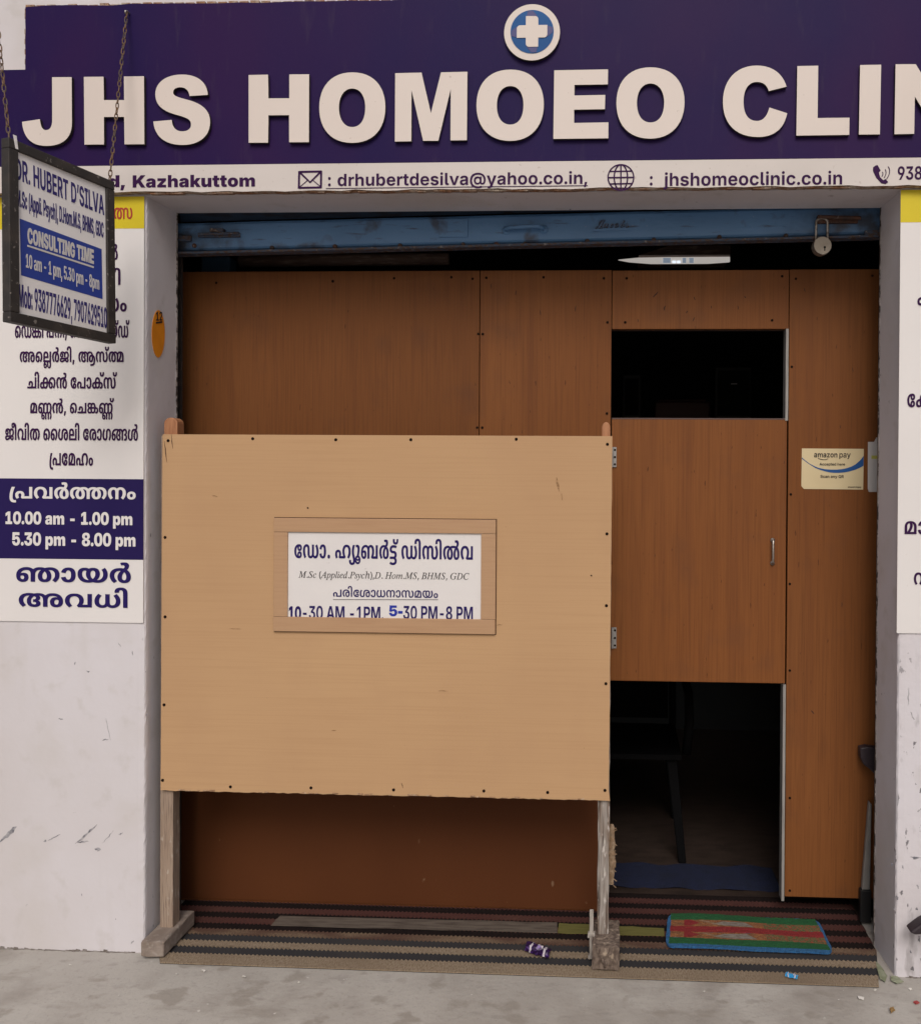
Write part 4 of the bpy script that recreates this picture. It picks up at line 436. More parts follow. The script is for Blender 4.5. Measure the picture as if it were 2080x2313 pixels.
'ml190': '334,573 407,573q 503,524q 543,474 508,489 538,532q 620,573q 668,573 722,573q 793,533q 821,497 805,497 839,537q 915,573q 966,573 1036,573q 1135,504q 1187,384q 1187,305 1187,237q 1157,122q 1107,27q 1074,-13 977,53 1004,90q 1041,168q 1060,251q 1060,297 1060,357q 1032,436q 984,475q 954,475 942,475q 913,464q 902,453 886,437q 877,380q 877,322 877,15 752,15 752,330 752,381q 744,433q 729,450 720,462q 691,475q 668,475 648,475q 618,461q 607,449 593,430q 583,380q 583,325 583,15 458,15 458,292 458,361q 440,426q 422,444 408,459q 368,475q 333,475 281,475q 199,424q 150,320q 150,242 150,231 150,172q 169,107q 201,82q 220,82 236,82q 259,99q 271,136q 271,165 271,210q 244,250q 213,250 185,250q 132,216q 105,180 89,268 112,295q 194,342q 245,342 292,342q 358,302q 391,226q 391,173 391,112q 352,30q 277,-12q 224,-12 175,-12q 89,38q 36,150q 36,242 36,353q 114,500q 249,573q;529,84 592,84q 695,23q 714,-45 631,-174 631,-153 631,-101q 616,-44q 599,-27 587,-14q 548,0q 521,0 495,0q 443,-21q 407,-75q 403,-123 402,-130q 402,-157q 402,-165 402,-204q 417,-246q 440,-261q 451,-261 468,-261q 490,-236q 490,-204 490,-175q 470,-148q 448,-148 423,-148q 382,-180q 359,-206 342,-137 372,-109q 431,-72q 469,-72 528,-72q 582,-143q 582,-203 582,-266q 520,-337q 454,-337 384,-337q 307,-240q 307,-153 307,-74q 369,32q 470,84q;795,85 832,85q 885,59q 904,35 897,36 922,64q 979,85q 1010,85 1063,85q 1140,36q 1182,-54q 1182,-116 1182,-179q 1145,-291q 1110,-337 1022,-289 1047,-253q 1075,-165q 1075,-116 1075,-52q 1033,0q 1006,0 992,0q 972,-11q 966,-22 959,-35q 957,-72q 957,-107 957,-332 851,-332 851,-111 851,-77q 846,-37q 840,-24 834,-13q 811,0q 795,0 778,0q 757,-13q 750,-24 743,-37q 738,-76q 738,-112 738,-332 632,-332 632,-166 670,21 695,54q 759,85q',
'ml66': '-71,850 -15,850q 67,823q 103,795 151,756q 183,637q 183,539 183,0 58,0 58,520 58,587q 48,677q 24,733q 3,751 -16,762q -58,770q -85,770 -101,770q -133,760q -153,734q -153,711 -153,687q -131,663q -113,663 -88,663q -70,692q -70,715 -70,740q -93,780q -109,794 -6,780 3,770q 17,733q 17,709 17,673q -10,615q -67,581q -113,581 -153,581q -213,610q -245,667q -245,710 -245,750q -208,813q -131,850q',
'ml55': '310,573 384,573q 486,528q 550,449q 579,351q 579,298 579,238q 553,143q 507,65q 478,26 505,96 696,96 696,561 821,561 821,0 425,0 371,63 393,89q 430,153q 452,234q 452,286 452,344q 417,428q 354,474q 312,474 267,474q 201,429q 164,345q 164,288 164,237q 185,156q 224,86q 252,53 161,-12 125,24q 68,112q 35,221q 35,289 35,343q 66,444q 132,525q 237,573q',
'ml38': '468,-12 405,-12q 318,43q 272,148q 272,223 272,287q 311,394q 384,481q 437,514 464,530 494,550q 573,573q 627,573 703,573q 810,525q 875,443q 905,340q 905,285 905,218q 872,110q 815,26q 777,-11 690,54 713,84q 752,149q 776,230q 776,281 776,340q 740,428q 669,479q 617,479 591,479q 553,473q 536,467 526,464 482,444q 426,369q 398,273q 398,224 398,167q 417,107q 450,84q 468,84 488,84q 521,107q 539,166q 539,219 539,275q 512,370q 460,440q 425,460 406,467 391,473q 357,479q 340,479 280,479q 202,430q 163,343q 163,286 163,236q 184,156q 222,87q 250,55 160,-11 124,25q 68,111q 35,220q 35,290 35,341q 65,442q 131,524q 244,573q 326,573 375,573q 451,552q 485,531 503,519 579,473q 665,325q 665,223 665,144q 620,40q 531,-12q',
'ml56': '606,573 677,573q 791,526q 872,438q 913,315q 913,237 913,147q 866,37q 777,-12q 715,-12 650,-12q 571,46q 534,144q 534,205 534,300q 618,407q 698,407 744,407q 811,359q 856,279q 866,231 819,226 814,247q 789,288q 753,316q 728,316 690,316q 656,257q 656,200 656,164q 670,110q 699,83q 722,83 743,83q 774,113q 791,180q 791,236 791,251q 789,290q 787,307 786,312q 788,327q 785,330 780,368q 737,434q 663,475q 609,475 574,475q 529,461q 510,445 482,420q 464,334q 464,262 464,225 464,169q 443,78q 414,45 389,18q 315,-12q 262,-12 190,-12q 89,53q 35,174q 35,257 35,326q 64,439q 115,533q 148,574 244,510 218,473q 181,396q 162,311q 162,262 162,200q 188,123q 232,86q 258,86 279,86q 310,102q 319,117 329,135q 337,186q 337,226 337,288 337,374q 377,483q 416,516 450,545q 537,573q',
'ml52': '722,561 722,0 54,0 54,313 54,391q 82,478q 107,507 133,538q 218,573q 276,573 332,573q 417,539q 443,507 473,471q 497,383q 497,315 497,215 179,215 179,96 597,96 597,561;275,477 222,477q 179,399q 179,330 179,312 372,312 372,329 372,401q 326,477q',
'ml50': '332,573 412,573q 530,522q 608,431q 648,309q 648,237 648,147q 600,37q 512,-12q 449,-12 385,-12q 305,46q 268,144q 268,205 268,300q 352,407q 432,407 478,407q 546,359q 590,279q 601,231 554,226 548,247q 524,288q 488,316q 463,316 425,316q 391,257q 391,200 391,164q 405,110q 433,83q 456,83 478,83q 508,113q 525,180q 525,236 525,251q 523,290q 520,307 519,312q 518,327q 516,331 510,368q 466,434q 393,475q 343,475 281,475q 201,428q 163,342q 163,285 163,235q 183,155q 223,86q 250,53 161,-12 126,25q 68,113q 35,221q 35,289 35,347q 70,449q 142,528q 255,573q',
'ml25': '545,573 617,573q 719,509q 773,389q 773,306 773,238q 745,124q 695,29q 661,-12 564,52 591,89q 628,166q 646,251q 646,299 646,359q 620,437q 574,475q 546,475 525,475q 495,460q 485,444 476,428q 467,377q 467,327 467,226 467,186q 457,119q 437,66q 417,45 392,17q 316,-12q 264,-12 192,-12q 90,53q 35,174q 35,257 35,326q 64,439q 115,533q 148,574 244,510 218,473q 181,396q 162,311q 162,262 162,200q 188,123q 233,86q 260,86 283,86q 314,101q 323,117 332,133q 341,183q 341,233 341,331 341,397q 367,487q 398,519 422,543q 491,573q',
'ml175': '445,477 348,477q 216,418q 147,311q 147,235 147,174q 166,107q 198,82q 219,82 234,82q 257,99q 269,136q 269,164 269,210q 240,250q 211,250 183,250q 130,216q 103,180 87,269 109,295q 191,342q 242,342 289,342q 355,301q 389,226q 389,173 389,113q 350,31q 275,-12q 223,-12 170,-12q 84,37q 33,145q 33,233 33,322q 96,452q 207,534q 358,573q 447,573 517,573q 614,554q 661,536 667,534q 676,521q 683,519 727,505q 787,462q 818,406q 818,371 818,344q 801,300q 764,266q 735,253 730,264 774,250q 828,184q 828,136 828,96q 793,28q 712,-12q 644,-12 566,-12q 470,51q 427,163q 427,237 427,293q 458,397q 525,486q 577,517 583,520q 590,528q 595,531 630,550q 719,573q 767,573 826,573q 909,548q 968,502q 991,470 1035,299 1035,0 910,0 910,284 910,355q 891,426q 864,450 845,466q 796,480q 763,480 734,480q 691,472q 674,466 640,454q 591,406q 561,343q 547,272q 547,235 547,150q 592,82q 638,82 671,82q 706,113q 706,143 706,173q 665,208q 624,208 611,208 611,303 621,303 659,303q 697,340q 697,370 697,406q 644,454q 584,461 563,468q 514,474q 465,477q;1181,573 1246,573q 1334,531q 1379,459q 1379,414 1379,382q 1361,331q 1321,292q 1289,276 1290,283 1335,266q 1387,193q 1387,144 1387,69q 1301,-12q 1215,-12 1186,-12q 1138,-5q 1121,-1 1138,92 1152,88q 1177,84q 1193,84 1228,84q 1261,116q 1261,152 1261,169q 1249,198q 1237,209 1226,219q 1188,231q 1157,231 1138,231 1138,326 1156,326 1183,326q 1221,337q 1233,349 1242,359q 1253,386q 1253,403 1253,440q 1212,476q 1176,476 1143,476q 1097,459q 1081,441 1065,425q 1044,380q 1035,316q 1035,269 1035,169 933,177 925,288 936,407 954,455q 1018,530q 1116,573q',
'ml162': '269,561 229,461q 182,288q 162,136q 162,65 162,3q 188,-67q 237,-96q 268,-96 283,-96q 308,-94q 322,-91 335,-188 317,-192q 278,-196q 255,-196 177,-196q 81,-134q 36,-16q 36,67 36,152q 60,309q 106,471q 138,561',
'ml59': '223,360 290,360q 375,306q 415,224q 415,178 415,142q 392,86q 382,68 371,96 598,96 663,0 306,0 263,58 273,76q 293,131q 293,168 293,210q 259,264q 224,264 200,264q 169,240q 153,198q 153,172 153,125q 182,66q 196,39 96,-11 65,31q 29,119q 29,176 29,232q 77,313q 164,360q;777,573 851,573q 954,527q 1019,446q 1049,344q 1049,287 1049,219q 1015,111q 957,24q 920,-12 831,53 856,83q 896,149q 919,232q 919,286 919,344q 884,428q 821,475q 779,475 734,475q 668,429q 631,345q 631,288 631,239q 650,161q 687,94q 712,63 659,0 638,0 609,25 581,61q 533,139q 503,234q 503,295 503,347q 534,447q 600,525q 703,573q',
'mw162': '319,564 270,460q 216,286q 195,140q 195,76 195,10q 225,-58q 277,-83q 309,-83 325,-83q 351,-81q 365,-79 379,-191 361,-195q 318,-199q 296,-199 204,-199q 90,-134q 37,-12q 37,73 37,156q 62,307q 114,468q 155,564',
'mw44': '271,365 354,365q 459,307q 509,219q 509,172 509,143q 493,91q 483,71 477,111 766,111 766,564 925,564 925,0 378,0 323,61 335,78q 356,128q 356,162 356,200q 315,254q 272,254 242,254q 204,230q 185,188q 185,161 185,123q 212,69q 229,44 107,-12 70,28q 28,115q 28,170 28,229q 90,317q 199,365q',
'mw55': '377,576 469,576q 597,527q 677,444q 714,341q 714,288 714,227q 682,139q 625,66q 589,26 621,111 851,111 851,564 1009,564 1009,0 514,0 462,74 488,101q 530,160q 553,233q 553,280 553,335q 509,417q 431,463q 378,463 325,463q 244,419q 200,337q 200,281 200,237q 222,163q 266,99q 299,65 188,-12 145,26q 76,111q 36,216q 36,282 36,335q 74,439q 155,525q 286,576q',
'mw118': '554,-12 476,-12q 370,44q 316,151q 316,226 316,271q 345,357q 414,447q 473,495 493,524 531,556q 573,606q 573,638 573,662q 544,690q 510,690 491,690q 456,684q 445,681 418,782 443,790q 520,801q 561,801 629,801q 702,759q 730,695q 730,663 730,609q 670,518q 613,470 594,450 554,419q 500,343q 474,261q 474,221 474,185q 490,130q 526,99q 556,99 595,99q 635,158q 635,224 635,254q 622,316q 597,373q 556,422q 528,438 505,451q 451,467q 408,467 341,467q 247,423q 198,339q 198,281 198,237q 221,164q 265,99q 298,65 188,-12 144,26q 76,110q 36,215q 36,282 36,339q 77,444q 164,527q 303,576q 402,576 453,576q 542,560q 581,544 587,542q 598,537q 604,534 666,504q 751,410q 796,295q 796,232 796,116q 677,-12q',
'mw196': '398,576 458,576q 558,554q 603,533 632,516 717,472q 815,328q 815,228 815,148q 759,40q 650,-12q 571,-12 494,-12q 385,44q 327,152q 327,230 327,291q 373,396q 459,481q 517,512 544,532 594,554q 691,576q 749,576 819,576q 915,549q 986,502q 1016,471 1032,438 1074,245 1074,0 916,0 916,251 916,326q 892,409q 861,434 844,448q 787,469q 742,469 721,469q 676,463q 655,456 635,453 590,435q 523,368q 486,281q 486,233 486,180q 510,123q 549,99q 571,99 594,99q 632,122q 656,179q 656,229 656,279q 623,365q 562,431q 520,449 493,457 474,463q 434,468q 413,468 337,468q 242,420q 197,336q 197,281 197,237q 220,164q 264,99q 297,65 188,-12 144,26q 76,110q 36,215q 36,282 36,335q 73,439q 157,525q 296,576q;1257,576 1311,576q 1407,556q 1452,534 1481,516 1565,472q 1664,328q 1664,228 1664,148q 1608,40q 1499,-12q 1420,-12 1342,-12q 1232,44q 1176,152q 1176,230 1176,291q 1223,396q 1308,481q 1367,512 1402,532 1445,553q 1551,576q 1616,576 1712,576q 1845,526q 1925,442q 1960,336q 1960,281 1960,214q 1922,109q 1853,26q 1807,-12 1701,65 1731,96q 1775,159q 1800,233q 1800,280 1800,337q 1755,422q 1669,468q 1605,468 1574,468q 1526,463q 1505,457 1484,453 1436,434q 1369,365q 1335,279q 1335,233 1335,180q 1358,123q 1397,99q 1420,99 1442,99q 1481,122q 1505,179q 1505,229 1505,279q 1472,365q 1410,431q 1369,449 1342,457 1330,462q 1300,466q 1268,468q 1252,468 1206,468q 1149,446q 1131,432 1099,407q 1074,322q 1074,245 1074,20 929,20 929,270 976,471 1005,499q 1079,547q 1183,576q',
'mw42': '319,576 365,576q 429,559q 482,527q 510,501 496,500 536,539q 629,576q 695,576 783,576q 906,503q 971,379q 971,299 971,235q 939,128q 876,34q 830,-12 717,65 750,105q 792,179q 810,252q 810,291 810,352q 774,428q 714,464q 678,464 651,464q 617,446q 607,433 594,416q 582,365q 582,323 582,0 424,0 424,322 424,365q 415,416q 401,434 392,446q 357,464q 329,464 296,464q 236,429q 197,355q 197,295 197,254q 216,180q 257,106q 291,65 177,-12 131,34q 69,127q 36,233q 36,296 36,376q 102,502q 228,576q',
'mw6': '255,-12 185,-12q 83,37q 28,125q 28,181 28,239q 85,326q 187,375q 254,375 323,375q 425,327q 482,241q 482,181 482,123q 426,36q 324,-12q;254,267 220,267q 174,224q 174,180 174,140q 220,96q 255,96 290,96q 337,138q 337,181 337,224q 290,267q',
'ik31360': '83,0 83,157 586,157 586,0;448,728 448,0 252,0 252,549 251,549 89,450 89,618 268,728',
'ik31359': '322,-12 222,-12q 85,79q 17,247q 17,363 17,480q 85,648q 222,739q 322,739 423,739q 559,648q 628,480q 628,363 628,247q 559,79q 423,-12q;322,145 363,145q 413,197q 437,295q 437,363 437,432q 413,530q 363,583q 322,583 282,583q 231,530q 208,432q 208,363 208,295q 231,197q 282,145q',
'ik31376': '134,-9 92,-9q 33,50q 33,92 33,134q 92,194q 134,194 176,194q 236,134q 236,92 236,50q 176,-9q',
'ik31422': '',
'ik3507': '200,-9 148,-9q 69,24q 24,91q 24,143 24,186q 55,246q 109,285q 181,305q 223,308 268,311q 323,321q 348,338q 348,353 348,354 348,366q 333,382q 307,392q 289,392 270,392q 242,381q 227,360q 225,345 46,345 50,403q 109,485q 218,527q 297,527 356,527q 448,503q 510,457q 541,389q 541,345 541,0 351,0 351,72 349,72 332,42q 288,6q 233,-9q;264,112 285,112q 324,128q 350,160q 350,183 350,224 342,221q 326,216q 308,212q 285,208q 271,205 251,202q 223,188q 207,167q 207,154 207,141q 222,122q 247,112q',
'ik3766': '42,0 42,516 229,516 229,391 222,391 234,438q 284,499q 352,527q 389,527 446,527q 536,460q 544,391 530,391 539,437q 590,497q 664,527q 705,527 757,527q 836,482q 880,400q 880,345 880,0 685,0 685,296 685,331q 649,372q 618,372 599,372q 570,353q 554,319q 554,296 554,0 368,0 368,296 368,331q 333,372q 302,372 283,372q 253,354q 237,319q 237,296 237,0',
'ik31392': '493,352 493,204 152,204 152,352',
'ik3843': '42,-204 42,516 235,516 235,451 238,451 253,477q 294,510q 349,527q 382,527 447,527q 546,459q 603,338q 603,259 603,177q 547,55q 448,-12q 380,-12 346,-12q 291,9q 251,48q 239,76 237,76 237,-204;322,142 349,142q 386,170q 405,223q 405,259 405,294q 386,346q 349,375q 322,375 295,375q 254,346q 230,294q 230,259 230,223q 254,170q 295,142q',
'ik31364': '320,-12 236,-12q 109,47q 36,158q 31,234 219,234 219,207q 246,163q 292,138q 321,138 351,138q 396,165q 421,212q 421,244 421,276q 396,326q 351,354q 321,354 284,354q 231,320q 223,293 42,293 62,728 567,728 567,569 240,569 230,452 231,452 254,474q 320,497q 360,497 409,497q 499,459q 570,392q 612,302q 612,250 612,174q 540,56q 408,-12q',
'ik31371': '316,-12 216,-12q 85,62q 21,182q 21,250 211,250 211,218q 238,168q 285,140q 315,140 344,140q 389,165q 414,210q 414,238 414,266q 388,305q 340,327q 307,327 201,327 201,435 344,569 344,569 56,569 56,728 575,728 575,578 352,377 352,420 439,429q 553,382q 609,290q 609,230 609,160q 537,50q 406,-12q',
'ik31367': '322,-12 231,-12q 96,40q 21,134q 21,197 21,248q 67,322q 154,369q 213,377 213,376 134,388q 43,472q 43,540 43,600q 113,689q 239,739q 322,739 407,739q 532,690q 601,601q 601,540 601,472q 511,388q 431,376 431,377 491,369q 577,322q 624,248q 624,197 624,134q 548,40q 413,-12q;322,124 350,124q 394,147q 418,188q 418,213 418,239q 394,278q 350,301q 322,301 294,301q 251,278q 226,239q 226,213 226,187q 251,147q 294,124q;322,443 348,443q 387,462q 408,497q 408,521 408,544q 387,579q 348,598q 322,598 296,598q 258,579q 237,544q 237,521 237,497q 258,462q 296,443q',
'mw32': '405,576 496,576q 621,526q 671,475 665,445 719,217 719,0 561,0 561,270 561,344q 538,412q 516,431 497,447q 444,464q 402,464 340,464q 239,414q 180,314q 180,241 180,238 180,183q 203,119q 242,94q 265,94 285,94q 312,110q 326,143q 326,169 326,205q 293,245q 258,245 222,245q 158,204q 122,165 108,269 139,300q 235,350q 298,350 357,350q 438,306q 479,229q 479,176 479,117q 431,33q 338,-12q 270,-12 208,-12q 101,40q 36,153q 36,243 36,351q 134,499q 302,576q;902,576 956,576q 1052,556q 1097,534 1126,516 1210,472q 1309,328q 1309,228 1309,148q 1253,40q 1144,-12q 1065,-12 987,-12q 877,44q 821,152q 821,230 821,291q 868,396q 953,481q 1011,512 1047,532 1090,553q 1196,576q 1261,576 1357,576q 1489,526q 1570,442q 1605,336q 1605,281 1605,214q 1567,109q 1498,26q 1452,-12 1346,65 1376,96q 1420,159q 1444,233q 1444,280 1444,337q 1400,422q 1314,468q 1250,468 1218,468q 1171,463q 1150,457 1129,453 1081,434q 1014,365q 980,279q 980,233 980,180q 1003,123q 1042,99q 1065,99 1087,99q 1126,122q 1150,179q 1150,229 1150,279q 1117,365q 1055,431q 1013,449 987,457 975,462q 944,466q 913,468q 897,468 850,468q 794,446q 776,432 744,407q 719,322q 719,245 719,20 574,20 574,270 620,471 650,499q 724,547q 828,576q',
'mw64': '548,284 548,225q 523,119q 461,35q 357,-12q 277,-12 208,-12q 116,24q 58,81q 27,150q 19,184 180,211 188,184q 208,133q 247,99q 280,99 317,99q 364,145q 385,227q 385,282 385,337q 364,419q 318,465q 282,465 252,465q 212,433q 190,382q 183,354 21,382 33,416q 69,485q 130,542q 222,576q 288,576 363,576q 463,528q 523,447q 548,342q',
'mw49': '741,-12 684,-12q 593,7q 543,29 536,32q 515,42q 507,46 448,81q 372,172q 336,278q 336,334 336,372q 352,433q 365,457 377,469 399,510q 466,556q 546,576q 587,576 704,576q 836,455q 836,333 836,239q 745,99q 672,55 662,49q 646,39q 635,34 587,11q 479,-12q 418,-12 323,-12q 180,37q 84,129q 35,256q 35,333 35,404q 93,514q 208,576q 294,576 361,576q 472,526q 507,468 384,405 365,436q 321,465q 293,465 262,465q 217,432q 194,374q 194,333 194,263q 249,157q 353,96q 426,96 451,96q 495,102q 514,106 524,109q 545,112q 553,116 587,131q 643,194q 677,281q 677,334 677,383q 651,439q 610,465q 587,465 560,465q 518,437q 495,379q 495,333 495,283q 525,196q 580,132q 616,113 627,109q 642,110q 653,107 669,103q 715,96q 741,96 806,96q 904,147q 958,246q 958,317 958,362q 932,456q 897,505 1019,575 1071,514q 1120,384q 1120,316 1120,254q 1082,137q 995,43q 849,-12q',
'mw9': '411,576 470,576q 589,558q 645,536 657,532q 673,516q 684,511 719,499q 778,460q 814,407q 814,373 814,347q 797,305q 757,270q 724,255 723,267 770,249q 825,186q 825,138 825,99q 783,31q 683,-12q 598,-12 502,-12q 384,55q 330,169q 330,239 330,298q 368,401q 447,486q 508,518 516,523q 531,534q 539,537 582,556q 688,576q 745,576 814,576q 911,550q 982,505q 1013,475 1080,212 1080,0 921,0 921,246 921,319q 899,408q 864,435 842,453q 784,470q 744,470 716,470q 663,462q 643,457 601,446q 538,402q 497,342q 477,275q 477,241 477,164q 538,97q 593,97 633,97q 673,123q 673,150 673,174q 630,202q 587,202 557,202 557,312 577,312 624,312q 662,345q 662,371 662,401q 608,445q 540,455 514,461q 454,469q 419,469 341,469q 243,421q 197,336q 197,281 197,237q 220,164q 264,99q 297,65 188,-12 144,26q 76,110q 36,215q 36,282 36,335q 74,439q 160,525q 304,576q;1396,-12 1316,-12q 1217,48q 1171,147q 1171,206 1171,298q 1275,410q 1373,410 1433,410q 1525,350q 1580,256q 1583,204 1523,206 1518,231q 1487,276q 1442,306q 1411,306 1366,306q 1324,251q 1324,203 1324,171q 1341,124q 1376,99q 1402,99 1430,99q 1469,129q 1489,191q 1489,240 1489,254q 1486,290q 1484,306 1483,311q 1487,324q 1485,328 1479,364q 1426,425q 1333,463q 1266,463 1221,463q 1163,447q 1139,428 1119,413q 1093,366q 1080,295q 1080,242 1080,195 980,465 1010,495q 1086,545q 1193,576q 1270,576 1361,576q 1502,523q 1596,429q 1644,306q 1644,237 1644,153q 1585,42q 1474,-12q',
'mw41': '688,-12 643,-12q 578,4q 525,38q 497,63 511,64 471,25q 378,-12q 312,-12 225,-12q 102,61q 36,186q 36,265 36,329q 68,436q 131,531q 177,576 291,499 257,459q 216,385q 197,313q 197,273 197,213q 233,136q 294,100q 329,100 356,100q 390,119q 400,131 414,148q 425,199q 425,241 425,564 583,564 583,242 583,199q 592,148q 606,130 616,118q 650,100q 678,100 711,100q 771,135q 810,209q 810,269 810,310q 792,384q 750,459q 716,499 831,576 877,530q 939,436q 971,332q 971,268 971,189q 905,62q 779,-12q',
'mw65': '-21,852 24,852q 96,834q 124,815 159,793q 200,729q 220,630q 220,553 220,0 61,0 61,532 61,584q 57,654q 45,699q 35,713 25,726q -2,740q -23,740 -39,740q -70,726q -87,697q -87,674 -87,666q -84,647q -82,640 -237,622 -241,634q -245,661q -245,676 -245,735q -187,812q -86,852q',
'mn72': '306,-12 248,-12q 149,22q 74,96q 33,208q 33,285 33,359q 77,468q 153,538q 257,574q 318,574 383,574q 461,533q 494,464q 494,422 494,380q 460,320q 399,288q 361,288 311,288q 252,324q 225,384q 225,419 225,443q 238,486q 246,499 349,508 334,494q 319,451q 319,425 319,400q 335,374q 353,374 372,374q 388,398q 388,419 388,446q 360,478q 332,478 318,478q 288,477q 281,477 244,477q 188,430q 155,344q 155,284 155,225q 182,137q 235,87q 273,84 284,84q 313,84q 323,84 345,84q 371,98q 383,122q 383,142 383,165q 368,190q 352,190 332,190q 313,161q 313,136 313,108q 331,66q 346,52 237,65 230,79q 219,121q 219,145 219,175q 244,236q 304,276q 356,276 394,276q 454,243q 489,183q 489,140 489,98q 452,28q 372,-12q',
'mn35': '507,-12 456,-12q 387,18q 363,44 345,64q 323,112q 312,175q 312,215 312,339 312,392q 305,432q 298,446 290,460q 264,472q 246,472 223,472q 185,439q 162,364q 162,302 162,253q 180,166q 212,87q 235,48 133,-14 105,27q 60,123q 34,238q 34,307 34,389q 85,508q 183,574q 254,574 298,574q 369,547q 392,521 411,500q 430,447q 439,385q 439,350 439,216 439,174q 444,134q 452,119 460,104q 489,90q 508,90 522,90q 550,102q 556,110 569,126q 579,173q 579,215 579,562 705,562 705,231 705,171q 713,117q 729,101 738,94q 762,89q 767,89 793,89q 834,127q 857,204q 857,262 857,305q 841,390q 809,473q 784,512 886,574 917,531q 961,433q 985,320q 985,253 985,175q 937,54q 847,-12q 783,-12 738,-12q 664,19q 630,61 651,64 624,32q 564,-12q',
'mn64': '416,283 416,213q 396,103q 349,28q 273,-12q 216,-12 163,-12q 91,22q 47,77q 23,147q 17,183 144,206 149,178q 165,123q 193,87q 217,87 242,87q 272,130q 285,218q 285,285 285,348q 272,432q 242,475q 218,475 197,475q 169,444q 151,391q 146,357 20,381 29,417q 56,486q 102,542q 172,574q 224,574 279,574q 353,533q 397,457q 416,349q',
'mn278': '132,-13 97,-13q 56,29q 56,68 56,108q 95,150q 132,150 170,150q 209,109q 209,68 209,29q 169,-13q',
'mn3': '',
'mn59': '212,362 276,362q 355,309q 392,227q 392,181 392,145q 368,89q 360,70 349,100 546,100 627,0 285,0 242,60 251,78q 268,134q 268,172 268,212q 242,263q 213,263 192,263q 167,241q 155,201q 155,176 155,124q 183,65q 195,37 88,-12 60,32q 28,121q 28,180 28,235q 73,316q 156,362q;723,574 792,574q 888,528q 948,448q 975,347q 975,290 975,222q 944,112q 891,24q 859,-13 764,50 786,82q 822,151q 843,236q 843,291 843,346q 814,428q 761,472q 725,472 686,472q 629,430q 597,348q 597,293 597,244q 615,163q 648,95q 670,62 611,0 597,0 574,18 547,55q 499,136q 468,236q 468,302 468,351q 495,449q 556,527q 652,574q',
'mn160': '-6,-65 -8,-71q -10,-88q -10,-96 -10,-115q 0,-149q 28,-170q 53,-170 83,-170q 112,-138q 112,-99 112,-80q 106,-37q 90,28q 75,77 59,129q 34,245q 34,307 34,378q 68,505q 93,562 225,562 203,512q 174,430q 161,354q 161,312 161,263q 180,174q 196,116 213,64q 231,-11q 239,-69q 239,-98 239,-185q 149,-270q 53,-270 -44,-270q -136,-177q -136,-100 -136,-88q -133,-64q -132,-55',
'mn68': '148,-235 68,-235q -21,-136q -21,-53 -21,3q 19,85q 94,129q 146,129 198,129q 274,86q 315,5q 315,-53 315,-110q 272,-191q 197,-235q;148,41 117,41q 76,-2q 76,-54 76,-104q 115,-147q 147,-147 178,-147q 218,-105q 218,-54 218,-4q 180,41q;147,-98 100,-98q 55,-38q 55,13 55,34q 74,77q 89,100 134,73 119,63q 98,39q 98,24 98,10q 111,-10q 133,-20q 147,-20 164,-20q 187,-8q 197,11q 197,22 197,37q 181,62q 163,71 207,100 225,76q 239,35q 239,14 239,-16q 222,-66q 181,-98q;121,574 174,574q 236,528q 263,453q 263,410 263,335q 233,189q 210,99 92,113 111,190q 134,328q 134,390 134,428q 111,472q 81,472 70,472q 47,469q 37,466 17,561 35,565q 86,574q',
'mn46': '314,574 381,574q 471,526q 509,475 528,397 550,247 550,0 423,0 423,293 423,364q 406,428q 391,444 379,457q 344,473q 314,473 268,473q 195,425q 150,322q 150,242 150,231 150,171q 165,108q 191,86q 206,86 219,86q 238,102q 247,138q 247,167 247,212q 227,250q 200,250 176,250q 130,217q 105,180 87,272 107,297q 186,344q 234,344 278,344q 339,303q 369,227q 369,174 369,112q 331,30q 261,-12q 211,-12 165,-12q 85,37q 35,149q 35,243 35,355q 107,502q 234,574q;1050,562 1050,0 698,0 638,63 665,108q 693,184q 703,259q 703,300 703,360q 679,437q 637,473q 611,473 600,473q 582,466q 575,462 560,449q 550,397q 550,353 550,4 427,4 427,239 463,423 469,491 498,536q 577,574q 626,574 691,574q 782,507q 832,389q 832,309 832,263q 818,182q 795,113q 778,83 756,100 923,100 923,562',
'mn118': '427,-12 367,-12q 287,40q 246,142q 246,215 246,259q 265,352q 316,447q 364,495 370,524 405,562q 441,619q 441,645 441,669q 415,698q 385,698 378,698q 352,694q 341,691 320,786 341,793q 400,800q 428,800 484,800q 543,760q 566,699q 566,667 566,620q 518,521q 473,470 458,456 428,421q 389,340q 373,253q 373,211 373,168q 384,113q 409,86q 427,86 453,86q 480,138q 480,212 480,246q 472,311q 456,374q 429,426q 409,442 391,457q 356,476q 313,476 264,476q 197,432q 163,350q 163,293 163,240q 180,157q 215,85q 241,50 148,-13 114,25q 63,114q 34,224q 34,294 34,348q 65,448q 131,527q 236,574q 312,574 354,574q 421,559q 448,544 451,543q 456,539q 459,536 509,508q 576,410q 609,289q 609,222 609,104q 515,-12q',
